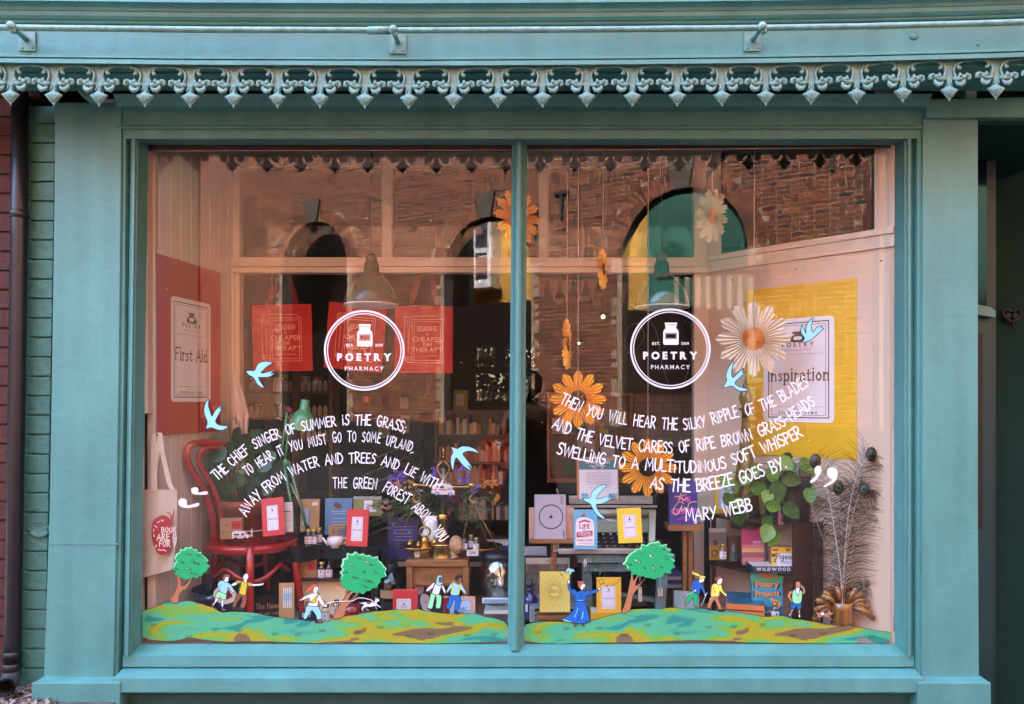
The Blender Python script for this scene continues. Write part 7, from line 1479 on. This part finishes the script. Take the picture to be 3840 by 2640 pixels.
fig('painted woman in pale headscarf, white top and mint trousers with blue rucksack', C_, (820, 1100), [
 ('shoes', [('F', [(728, 1065), (790, 1085), (805, 1105), (735, 1090)], OUT), ('F', [(835, 1062), (880, 1068), (910, 1088), (845, 1095)], OUT)]),
 ('trousers', [('F', [(775, 865), (745, 960), (722, 1060), (782, 1070), (805, 980), (830, 900), (838, 980), (832, 1060), (885, 1065), (905, 980), (905, 905), (878, 885)], MNT)]),
 ('rucksack', [('F', [(810, 710), (775, 800), (765, 850), (800, 855), (830, 760)], DKB), ('F', [(900, 740), (922, 770), (880, 880), (872, 870)], DKB)]),
 ('top', [('F', [(820, 720), (760, 760), (695, 835), (712, 850), (790, 800), (780, 865), (870, 885), (905, 790), (940, 862), (965, 850), (935, 775), (905, 745)], WHT), ('l', [(825, 725), (795, 800), (780, 850)], 16, DKB), ('l', [(910, 760), (880, 870)], 14, DKB)]),
 ('hands', [('c', 700, 842, 12, s(120, 80, 60)), ('c', 955, 872, 13, s(120, 80, 60))]),
 ('headscarf', [('F', [(885, 625), (850, 645), (838, 700), (832, 740), (862, 768), (905, 755), (925, 720), (925, 660), (910, 632)], LBL), ('F', [(880, 660), (872, 700), (890, 725), (912, 715), (918, 690), (908, 655)], s(120, 80, 60)), ('l', [(890, 712), (905, 710)], 4, s(200, 60, 60))])])
fig('painted man with dark curly hair, yellow rucksack straps and blue trousers holding hands', C_, (1080, 1130), [
 ('shoes', [('F', [(975, 1065), (1005, 1095), (1015, 1125), (965, 1095)], OUT), ('F', [(1080, 1095), (1105, 1105), (1138, 1132), (1078, 1130)], OUT)]),
 ('trousers', [('F', [(1025, 890), (1000, 970), (970, 1060), (1015, 1075), (1050, 1000), (1080, 950), (1095, 990), (1078, 1085), (1122, 1098), (1165, 990), (1140, 895)], BLU)]),
 ('jumper', [('F', [(1060, 720), (1015, 760), (968, 850), (990, 860), (1040, 800), (1028, 885), (1135, 892), (1160, 820), (1215, 880), (1238, 862), (1190, 775), (1165, 735), (1120, 740)], LBL), ('l', [(1072, 715), (1035, 865)], 18, YLW), ('l', [(1160, 740), (1135, 880)], 18, YLW)]),
 ('hands', [('c', 1228, 882, 14, s(120, 80, 60)), ('c', 975, 862, 11, s(120, 80, 60))]),
 ('head', [('F', [(1115, 665), (1112, 720), (1125, 752), (1150, 735), (1168, 705), (1162, 660)], s(150, 100, 75)), ('F', [(1095, 700), (1092, 655), (1110, 632), (1160, 628), (1185, 640), (1178, 665), (1140, 660), (1125, 690), (1108, 705)], OUT), ('c', 1148, 682, 3, (.02, .02, .02)), ('F', [(1128, 705), (1146, 708), (1138, 722)], WHT)])])
decal('painted_woman', 'painted woman with red bun and long blue dress raising both arms in the right pane', 'painting', D_, (970, 1300), [
 ('feet', [('F', [(905, 1262), (892, 1300), (905, 1316), (925, 1300), (928, 1265)], BRD), ('F', [(985, 1262), (1010, 1300), (1030, 1312), (1032, 1290), (1005, 1262)], BRD)]),
 ('arms', [('F', [(838, 735), (812, 740), (815, 790), (835, 840), (870, 860), (880, 830), (852, 800)], BLU), ('F', [(1105, 840), (1160, 825), (1210, 810), (1228, 825), (1190, 860), (1110, 880)], BLU)]),
 ('hands', [('F', [(815, 735), (812, 700), (832, 682), (842, 705), (838, 738)], WHT), ('F', [(1212, 812), (1215, 795), (1245, 790), (1250, 805), (1228, 825)], WHT)]),
 ('bodice', [('F', [(880, 815), (858, 850), (862, 890), (900, 905), (910, 880), (918, 985), (1045, 985), (1058, 900), (1095, 905), (1112, 870), (1095, 825), (1060, 830), (1050, 850), (1005, 825), (960, 845), (935, 850), (905, 815)], BLU), ('l', [(990, 865), (985, 940)], 5, OUT), ('l', [(975, 885), (1005, 885)], 5, OUT), ('l', [(975, 908), (1005, 908)], 5, OUT), ('l', [(975, 930), (1005, 930)], 5, OUT)]),
 ('skirt', [('F', [(918, 985), (900, 1060), (850, 1140), (770, 1190), (748, 1220), (800, 1245), (890, 1265), (980, 1275), (1060, 1260), (1105, 1240), (1098, 1160), (1060, 1060), (1045, 985)], BLU), ('F', [(750, 1205), (748, 1228), (800, 1250), (895, 1255), (820, 1225)], s(120, 200, 235)), ('l', [(945, 1065), (930, 1120), (905, 1185)], 11, s(120, 200, 235)), ('l', [(1012, 1120), (1012, 1160), (1000, 1205)], 14, s(120, 200, 235)), ('l', [(975, 1130), (965, 1180), (940, 1225)], 6, OUT), ('l', [(950, 962), (1010, 965)], 10, s(120, 200, 235))]),
 ('head', [('F', [(985, 745), (975, 790), (990, 822), (1015, 820), (1022, 800), (1048, 775), (1038, 745), (1010, 738)], WHT), ('F', [(960, 800), (945, 750), (950, 715), (975, 705), (1035, 712), (1045, 735), (1010, 742), (985, 770), (978, 800)], s(190, 105, 75)), ('F', [(942, 722), (950, 705), (972, 705), (980, 720), (960, 738)], s(190, 105, 75)), ('c', 1018, 770, 3.5, OUT), ('l', [(1005, 795), (1020, 797)], 5, s(200, 60, 80))])])
for nm, lb, parts, anc in (
 ('painted_small_bird', 'small pale blue painted bird above the raised hand of the woman in blue', [('bird', [('F', [(820, 515), (805, 540), (782, 575), (785, 600), (820, 575), (832, 590), (835, 615), (862, 615), (865, 580), (900, 585), (898, 560), (870, 540), (845, 540)], LBL)])], (840, 570)),
 ('painted_star', 'small painted yellow star beside the hand of the woman in blue', [('star', [('f', [(1260, 655), (1268, 690), (1305, 680), (1280, 708), (1305, 740), (1268, 732), (1245, 755), (1240, 725), (1210, 690), (1248, 690)], YLW)])], (1260, 700)),
 ('painted_leaf', 'small painted pale leaf above the head of the woman in blue', [('leaf', [('F', [(1045, 405), (1020, 450), (1025, 490), (1035, 525), (1062, 495), (1068, 450)], WHT), ('F', [(1045, 425), (1035, 480), (1042, 505), (1055, 470)], s(130, 210, 160))])], (1045, 470)),
 ('painted_heart', 'tiny painted green heart right of the pale leaf', [('heart', [('F', [(1190, 545), (1180, 518), (1168, 525), (1172, 555), (1180, 580), (1200, 560), (1218, 538), (1208, 525)], GRN)])], (1190, 550))):
    decal(nm, lb, 'painting', D_, anc, parts)
for i, (lb, pts) in enumerate((('thin black painted curl to the left of the woman in blue', [(510, 435), (560, 450), (575, 430), (545, 435), (600, 475), (650, 520), (655, 560), (630, 555), (650, 545), (700, 590), (745, 630), (750, 610), (725, 625), (765, 668)]), ('thin black painted curl rising above the woman in blue', [(1175, 372), (1165, 410), (1130, 415), (1150, 400), (1150, 440), (1110, 490), (1095, 550), (1060, 590), (1035, 605), (1045, 590), (1025, 630)]), ('thin black painted curl over the amber Inspiration book', [(1290, 775), (1330, 770), (1345, 785), (1325, 765), (1400, 765), (1430, 750), (1415, 740), (1450, 745), (1490, 715), (1490, 690), (1510, 685)]))):
    decal('painted_curl', lb, 'painting', D_, pts[0], [('line', [('l', pts, 5, OUT)])])
fig('painted hiker with flying blonde ponytail, blue jumper and green trousers with poles', E_, (890, 1060), [
 ('legs', [('F', [(790, 985), (762, 1005), (775, 1040), (790, 1050), (800, 1010)], s(190, 130, 100)), ('F', [(905, 1035), (905, 1058), (975, 1060), (945, 1040)], s(190, 130, 100))]),
 ('trousers', [('F', [(848, 835), (820, 900), (778, 965), (818, 1005), (860, 950), (885, 920), (895, 1030), (938, 1030), (942, 960), (945, 880)], GRN)]),
 ('jumper', [('F', [(915, 692), (870, 725), (858, 790), (862, 830), (935, 878), (975, 870), (985, 800), (1035, 888), (1052, 878), (1020, 780), (985, 740), (960, 700)], BLU), ('l', [(905, 735), (890, 790), (905, 830)], 5, OUT)]),
 ('pole', [('l', [(910, 830), (840, 875), (760, 920)], 7, s(190, 195, 205)), ('l', [(1068, 860), (1040, 930), (992, 1030)], 7, s(190, 195, 205)), ('l', [(745, 930), (782, 905)], 8, OUT)]),
 ('head', [('F', [(975, 670), (958, 710), (975, 730), (1005, 722), (1032, 700), (1030, 670)], WHT), ('F', [(965, 680), (965, 640), (1000, 628), (1040, 640), (1048, 668), (1010, 668), (978, 682)], s(240, 225, 90)), ('F', [(985, 640), (940, 645), (895, 625), (862, 600), (885, 570), (900, 590), (940, 600), (978, 625)], s(240, 225, 90)), ('l', [(880, 590), (920, 625), (960, 632)], 4, OUT), ('c', 1005, 690, 3, OUT), ('c', 912, 832, 12, WHT), ('c', 1048, 890, 11, WHT)])])
fig('painted hiker with brown hair, yellow jumper and tan trousers with poles', E_, (1170, 1090), [
 ('boots', [('F', [(1068, 1055), (1110, 1070), (1100, 1085), (1060, 1075)], OUT), ('F', [(1225, 1082), (1300, 1088), (1300, 1105), (1230, 1112)], OUT)]),
 ('trousers', [('F', [(1120, 895), (1095, 970), (1065, 1050), (1110, 1068), (1160, 960), (1200, 1020), (1228, 1085), (1268, 1072), (1225, 960), (1205, 910)], BRN)]),
 ('jumper', [('F', [(1175, 735), (1135, 760), (1125, 820), (1118, 895), (1140, 912), (1228, 912), (1240, 840), (1300, 898), (1320, 880), (1272, 820), (1265, 760), (1225, 750)], s(240, 225, 90)), ('l', [(1165, 770), (1155, 820), (1195, 870)], 5, OUT)]),
 ('pole', [('l', [(1215, 860), (1160, 910), (1110, 960)], 7, s(190, 195, 205)), ('l', [(1328, 860), (1310, 950), (1285, 1040)], 7, OUT), ('c', 1288, 1025, 12, OUT)]),
 ('head', [('F', [(1210, 680), (1200, 720), (1215, 755), (1250, 748), (1270, 715), (1270, 675), (1235, 665)], WHT), ('F', [(1200, 715), (1172, 700), (1175, 655), (1215, 638), (1265, 645), (1278, 665), (1235, 668), (1215, 690)], BRD), ('l', [(1180, 665), (1215, 660)], 4, OUT), ('c', 1240, 695, 3, OUT), ('l', [(1228, 725), (1245, 728)], 4, OUT), ('c', 1200, 875, 12, WHT), ('c', 1318, 890, 12, WHT)])])
fig('painted white bearded old man in mint vest and blue shorts shading his eyes', F_, (480, 1200), [
 ('legs', [('F', [(425, 1065), (405, 1130), (395, 1160), (412, 1170), (430, 1125), (448, 1075)], s(190, 140, 110)), ('F', [(505, 1075), (512, 1140), (515, 1175), (535, 1175), (532, 1080)], s(190, 140, 110)), ('f', [(392, 1132), (412, 1140), (405, 1172), (382, 1165)], WHT), ('f', [(512, 1152), (535, 1152), (538, 1188), (515, 1192)], WHT)]),
 ('shorts', [('F', [(435, 985), (410, 1060), (460, 1078), (485, 1030), (495, 1080), (540, 1078), (548, 995)], BLU)]),
 ('arms', [('F', [(440, 835), (390, 850), (365, 900), (395, 955), (430, 985), (438, 965), (405, 920), (410, 880), (445, 865)], s(200, 140, 105)), ('F', [(550, 890), (595, 870), (602, 820), (560, 760), (515, 735), (515, 755), (570, 820), (568, 850), (545, 855)], s(200, 140, 105))]),
 ('vest', [('F', [(440, 828), (435, 985), (545, 995), (558, 840), (520, 835)], MNT)]),
 ('head', [('F', [(475, 755), (470, 730), (495, 710), (525, 715), (540, 745), (525, 795), (478, 795)], s(200, 140, 105)), ('F', [(475, 785), (482, 850), (505, 902), (522, 850), (530, 785), (505, 800)], WHT), ('c', 495, 765, 3, OUT), ('c', 517, 765, 3, OUT)])])
# ---- birds
SW = 'pale blue swallow decal '
def bird(label, zone, pts): decal('bird_decal', SW+label, 'decal', zone, pts[0], [('vinyl', [('F', pts, SKB)])], 'pale blue swallow decals on the glass')
z5 = (500, 1000, 2.66); z8 = (2600, 1000, 2.66)
bird('overlapping the left orange red tote bag', z5, [(1125, 1045), (1160, 1035), (1210, 1035), (1240, 975), (1300, 945), (1390, 958), (1330, 1000), (1275, 1060), (1340, 1050), (1408, 1032), (1370, 1065), (1415, 1060), (1360, 1098), (1300, 1105), (1250, 1105), (1270, 1150), (1307, 1210), (1240, 1180), (1200, 1110), (1150, 1080)])
bird('at the corner of the crimson First Aid poster', (500, 1000, 2.66), [(752, 1322), (748, 1380), (765, 1440), (785, 1490), (820, 1430), (885, 1380), (862, 1420), (888, 1405), (850, 1480), (820, 1545), (860, 1580), (945, 1592), (900, 1628), (840, 1628), (775, 1605), (724, 1618), (738, 1550), (706, 1460), (715, 1370)])
bird('flying above the scales beside the mullion', (1400, 1550), [(1038, 448), (1115, 470), (1180, 438), (1270, 445), (1350, 475), (1410, 532), (1320, 505), (1240, 505), (1190, 545), (1255, 630), (1322, 735), (1260, 690), (1302, 760), (1200, 700), (1105, 590), (1075, 670), (1062, 762), (1030, 670), (1035, 570), (1062, 520)])
bird('with fanned tail over the yellow Inspiration poster', z8, [(1082, 752), (1110, 715), (1075, 660), (1080, 585), (1110, 630), (1122, 665), (1125, 600), (1155, 545), (1195, 510), (1180, 580), (1190, 655), (1240, 600), (1290, 592), (1275, 610), (1303, 618), (1260, 655), (1200, 710), (1140, 745)])
bird('below the big cream paper daisy', z8, [(400, 940), (350, 1010), (325, 1080), (332, 1140), (300, 1195), (330, 1205), (385, 1190), (430, 1225), (490, 1245), (555, 1222), (470, 1200), (415, 1160), (470, 1100), (528, 1045), (490, 1060), (500, 1015), (440, 1065), (395, 1105), (382, 1060)])
bird('swooping in front of the typewriter', (1900, 1550), [(1015, 1140), (1060, 1125), (1110, 1125), (1130, 1060), (1200, 985), (1280, 952), (1330, 958), (1265, 1030), (1210, 1090), (1200, 1135), (1290, 1120), (1395, 1078), (1340, 1130), (1410, 1108), (1350, 1165), (1260, 1205), (1195, 1210), (1215, 1290), (1305, 1395), (1270, 1398), (1180, 1330), (1110, 1205), (1060, 1180)])
# ---- quotation marks
for i, (lb, zone, pts) in enumerate((('upper white opening quotation mark over the chair back', (500, 1550), [(800, 985), (770, 1010), (775, 1050), (805, 1075), (880, 1082), (970, 1078), (990, 1060), (985, 1038), (960, 1038), (880, 1050), (858, 1045), (865, 1010), (838, 985)]), ('lower white opening quotation mark over the chair back', (500, 1550), [(640, 1132), (602, 1160), (602, 1205), (640, 1245), (720, 1258), (840, 1240), (878, 1215), (870, 1190), (840, 1195), (760, 1220), (712, 1220), (712, 1165), (680, 1135)]),
                                     ('left white closing quotation mark over the peacock feathers', (2850, 1550), [(765, 698), (730, 730), (728, 790), (745, 825), (700, 870), (665, 905), (680, 928), (740, 890), (800, 810), (815, 750), (800, 708)]), ('right white closing quotation mark over the peacock feathers', (2850, 1550), [(960, 718), (905, 740), (895, 800), (920, 860), (965, 885), (900, 930), (850, 965), (855, 985), (930, 950), (1005, 890), (1032, 820), (1020, 745)]))):
    decal('quotation_mark', lb, 'decal', zone, pts[0], [('vinyl', [('g', smooth(pts, 3), WHITE)])])
# ---- hand lettered verse
def verse(text, pts, H, wd=.132, label=None):
    path = smooth(pts, 6, False); cum = [0]
    for a, b in zip(path, path[1:]): cum.append(cum[-1]+math.hypot(b[0]-a[0], b[1]-a[1]))
    T = cum[-1]; ns = sum(1 for c in text if c == ' '); sw_ = sum(G[c][0]*H for c in text if c in G)
    wsp = .40*H; lsp = .13*H; wf = (T-ns*wsp-lsp*(len(text)-1))/sw_
    if wf < .66: lsp = max(.09*H, lsp-(.66-wf)*sw_/(len(text)-1)); wf = (T-ns*wsp-lsp*(len(text)-1))/sw_
    wf = max(.5, min(1.05, wf)); lsp = (T-ns*wsp-wf*sw_)/(len(text)-1); ws = [(G[c][0] if c in G else 0)*H*wf for c in text]
    def at(d):
        for i in range(1, len(cum)):
            if cum[i] >= d or i == len(cum)-1:
                t = (d-cum[i-1])/max(1e-6, cum[i]-cum[i-1]); a, b = path[i-1], path[i]
                return a[0]+(b[0]-a[0])*t, a[1]+(b[1]-a[1])*t, math.atan2(b[1]-a[1], b[0]-a[0])
    r = thing('verse_line', label or 'white hand lettered line reading '+text, 'lettering', P(pts[0][0], pts[0][1], GY-.002), group='white hand lettered verse on the glass'); d = 0; rg = random.Random(len(text))
    for ch, w_ in zip(text, ws):
        if ch == ' ': d += wsp+lsp; continue
        x, y, _ = at(d); x2, y2, _ = at(d+w_); g = math.atan2(y2-y, x2-x)+rg.uniform(-.03, .03); h = H*rg.uniform(.95, 1.06); m_ = MB()
        y += rg.uniform(-1, 1)
        fn = lambda a, b, e=0: P(x+a*h*wf*math.cos(g)+b*h*math.sin(g), y+a*h*wf*math.sin(g)-b*h*math.cos(g), GY-.002-e)
        glyph(m_, ch, fn, wd, WHITE); m_.build('letter', WHITE, r, world=True); d += w_+lsp
verse('THE CHiEF SiNGER OF SUMMER iS THE GRASS;', [(815, 1803), (861, 1762), (886, 1736), (945, 1690), (976, 1673), (1061, 1636), (1104, 1624), (1144, 1614), (1266, 1595), (1310, 1593), (1401, 1596), (1440, 1601), (1518, 1621)], 37)
verse('TO HEAR iT YOU MUST GO TO SOME UPLAND,', [(928, 1784), (968, 1758), (1024, 1721), (1052, 1709), (1077, 1697), (1119, 1685), (1144, 1680), (1206, 1667), (1256, 1658), (1336, 1655), (1405, 1658), (1435, 1664), (1531, 1691), (1546, 1700)], 36)
verse('AWAY FROM WATER AND TREES AND LiE WiTH', [(924, 1936), (950, 1895), (985, 1862), (1044, 1816), (1071, 1800), (1161, 1757), (1243, 1741), (1367, 1735), (1449, 1749), (1517, 1773), (1568, 1801), (1640, 1840)], 37)
verse('THE GREEN FOREST ABOVE YOU', [(1250, 1829), (1302, 1828), (1412, 1835), (1450, 1850), (1517, 1886), (1545, 1908), (1592, 1954), (1625, 1998), (1652, 2035)], 38)
verse('THEN YOU WiLL HEAR THE SiLKY RiPPLE OF THE BLADES', [(2100, 1511), (2189, 1553), (2276, 1577), (2362, 1594), (2457, 1605), (2539, 1612), (2573, 1611), (2655, 1596), (2773, 1561), (2822, 1552), (2905, 1522), (2935, 1506), (3035, 1445)], 41)
verse('AND THE VELVET CARESS OF RiPE BROWN GRASS-HEADS', [(2070, 1603), (2128, 1629), (2204, 1657), (2334, 1683), (2484, 1697), (2544, 1697), (2643, 1685), (2700, 1675), (2793, 1657), (2850, 1636), (2925, 1609), (2975, 1575), (3060, 1518)], 41)
verse('SWELLiNG TO A MULTiTUDiNOUS SOFT WHiSPER', [(2088, 1702), (2170, 1722), (2255, 1739), (2340, 1753), (2480, 1766), (2604, 1771), (2702, 1760), (2742, 1747), (2821, 1719), (2870, 1698), (2932, 1674), (3010, 1635)], 42)
verse('AS THE BREEZE GOES BY.', [(2438, 1829), (2480, 1836), (2575, 1844), (2650, 1838), (2731, 1822), (2790, 1810), (2866, 1784), (2900, 1774), (2950, 1752)], 44)
verse('MARY WEBB', [(2573, 1952), (2669, 1945), (2711, 1938), (2822, 1912)], 46)
# ---- shop emblems
def ring_pts(cx, cy, r0, r1, f): return [f(cx+q*math.cos(R(g)), cy+q*math.sin(R(g))) for g in range(0, 360, 4) for q in (r0, r1)]
def emblem(cx, cy, side):
    r = thing('round_emblem', 'white vinyl circle emblem reading EST. 2019 POETRY PHARMACY %s' % side, 'emblem', P(cx, cy, GY)); f = lambda x, y, e=0: P(x, y, GY-.001-e)
    for nm, a, b in (('outer_ring', 144, 151), ('inner_ring', 136, 139.5)): MB().add(ring_pts(cx, cy, a, b, f), [(2*i, 2*i+1, (2*i+3) % 180, (2*i+2) % 180) for i in range(90)]).build(nm, WHITE, r, world=True)
    m_ = MB(); q = lambda pts, e=0: m_.add([f(cx+a, cy+b, e) for a, b in pts], [list(range(len(pts)))])
    ox = 2
    q([(ox-23, -98), (ox+23, -98), (ox+23, -91), (ox-23, -91)]); q([(ox-22, -89), (ox+22, -89), (ox+20, -84), (ox+20, -76), (ox+27, -70), (ox+29, -60), (ox-29, -60), (ox-27, -70), (ox-20, -76), (ox-20, -84)])
    q([(ox-29, -60), (ox-22, -60), (ox-22, -36), (ox-29, -36)]); q([(ox+22, -60), (ox+29, -60), (ox+29, -36), (ox+22, -36)]); q([(ox-29, -36), (ox+29, -36), (ox+29, -20), (ox+26, -15), (ox-26, -15), (ox-29, -20)])
    m_.build('bottle_mark', WHITE, r, world=True)
    m_ = MB(); m_.stroke([(cx+ox+a, cy+b) for a, b in ((-18, -57), (18, -57), (20, -54), (20, -42), (18, -39), (-18, -39), (-20, -42), (-20, -54))], 1.2, lambda x, y: f(x, y), closed=True); m_.build('bottle_label_line', WHITE, r, world=True)
    for tx, x, y, sz, b, sp in (('EST.', -53, -15, 14, .03, .14), ('2019', 55, -15, 14, .03, .14), ('POETRY', 0, 38, 37, .05, .30), ('PHARMACY', 0, 76, 22, .01, .24)):
        ch = [(c, bfont(c, b)) for c in tx]; W = sum(g[2]+sp for _, g in ch)-sp; xx = cx+x-W*sz/2
        for c, (vs, fs, w_) in ch:
            MB().add([f(xx+v[0]*sz, cy+y-v[1]*sz) for v in vs], fs).build('letter', WHITE, r, world=True); xx += (w_+sp)*sz
emblem(1366, 1314, 'on the left pane'); emblem(2514, 1308, 'on the right pane')

# ================================================================ the photographer, standing behind the camera and mirrored in the glass
pr = thing('person', 'person in dark green vest top and dotted skirt raising a phone with both hands', 'person', (-.02, -3.30, 0))
SKIN = mat('skin', (.42, .22, .15), .5, sub=.1); VEST = mat('dark_green_jersey', (.012, .03, .018), .8, bump=.1, bs=60); SKT = mat('dark_dotted_cotton', (.012, .014, .025), .8)
def skin(name, pts, edges, rad, m, root, levels=1):
    me = bpy.data.meshes.new(name); me.from_pydata(pts, edges, []); o = bpy.data.objects.new(name, me); COL.objects.link(o); o.parent = root
    sm = o.modifiers.new('s', 'SKIN'); sv = me.skin_vertices[0].data if me.skin_vertices else None
    if sv is None:
        bm = bmesh.new(); bm.from_mesh(me); bm.verts.layers.skin.verify(); bm.to_mesh(me); bm.free(); sv = me.skin_vertices[0].data
    for i, q in enumerate(rad): sv[i].radius = q if isinstance(q, tuple) else (q, q)
    sv[0].use_root = True
    ss = o.modifiers.new('u', 'SUBSURF'); ss.levels = levels; ss.render_levels = levels+1; sm.use_smooth_shade = True
    me.materials.append(m); return o
bp_ = [(0, 0, .92), (0, 0, 1.06), (0, .01, 1.2), (0, .01, 1.33), (0, 0, 1.40), (0, .02, 1.47), (.16, .0, 1.345), (-.16, .0, 1.345), (.24, .10, 1.16), (-.24, .10, 1.16), (.11, .30, 1.36), (-.11, .30, 1.36), (.10, -.0, .5), (-.10, 0, .5), (.10, 0, .08), (-.10, 0, .08), (.10, .12, .03), (-.10, .12, .03), (.085, .35, 1.39), (-.085, .35, 1.39)]
be_ = [(0, 1), (1, 2), (2, 3), (3, 4), (4, 5), (3, 6), (3, 7), (6, 8), (7, 9), (8, 10), (9, 11), (0, 12), (0, 13), (12, 14), (13, 15), (14, 16), (15, 17), (10, 18), (11, 19)]
skin('body', bp_, be_, [(.15, .11), (.12, .09), (.135, .10), (.11, .085), .05, .045, .055, .055, .042, .042, .03, .03, .07, .07, .04, .04, .03, .03, (.035, .02), (.035, .02)], SKIN, pr, 2)
MB().lathe([(.165, .88), (.15, .93), (.128, 1.06), (.142, 1.2), (.125, 1.30), (.10, 1.33)], (0, .0, 0), 32, sy=.76).build('vest_top', VEST, pr)
for sx in (-.075, .075): MB().tube([(sx, .085, 1.28), (sx, .06, 1.38), (sx*1.1, -.02, 1.405), (sx, -.09, 1.30)], .008, 6).build('strap', VEST, pr)
MB().lathe([(.34, .35), (.27, .6), (.19, .85), (.155, .93)], (0, 0, 0), 32, sy=.8).build('skirt', SKT, pr)
m_ = MB(); rg = random.Random(4)
for i in range(260):
    g = rg.uniform(0, 6.28); z = rg.uniform(.4, .9); q = .345-(z-.35)*.34; m_.ball((q*math.cos(g)*1.0, q*.8*math.sin(g)*1.0, z), .004, n=5, k=3)
stuff(m_.build('skirt_dots', PAPER, pr))
h_m = headmesh(0, (0, .03, 1.455), .225, None, '', None, ry=180); h_m.build('head', SKIN, pr)
m_ = MB(); m_.lathe([(0, -.02), (.09, 0), (.103, .07), (.098, .13), (.06, .18), (0, .19)], (0, .0, 1.515), 24, sy=1.05); m_.build('hair', mat('dark_hair', (.03, .018, .012), .7, bump=.4, bs=200), pr)
ph = thing('phone', 'black smartphone held up by the photographer', 'phone', (0, -D-.035, ZC))
MB().box(-.078, .02, -.004, .004, -.02, .055).build('phone_case', BLACK, ph, bevel=.003)
for sx in (-1, 1):
    for j in range(4):
        c = Vector((-.029+sx*.045, -D-.045, ZC-.035+.018*j)); MB().tube([c+Vector((sx*.025, -.015, -.004)), c+Vector((sx*.016, .006, 0)), c+Vector((sx*.001, .004, .001))], [.009, .008, .007], 8).build('finger', SKIN, pr, world=True)
    c = Vector((-.029+sx*.04, -D-.06, ZC-.04)); MB().tube([c+Vector((sx*.02, -.02, 0)), c+Vector((sx*.005, -.01, .02)), c+Vector((-sx*.01, 0, .03))], [.011, .009, .008], 8).build('thumb', SKIN, pr, world=True)
for o in list(bpy.data.objects):
    if o.type == 'EMPTY' and '_o' in o: del o['_o']
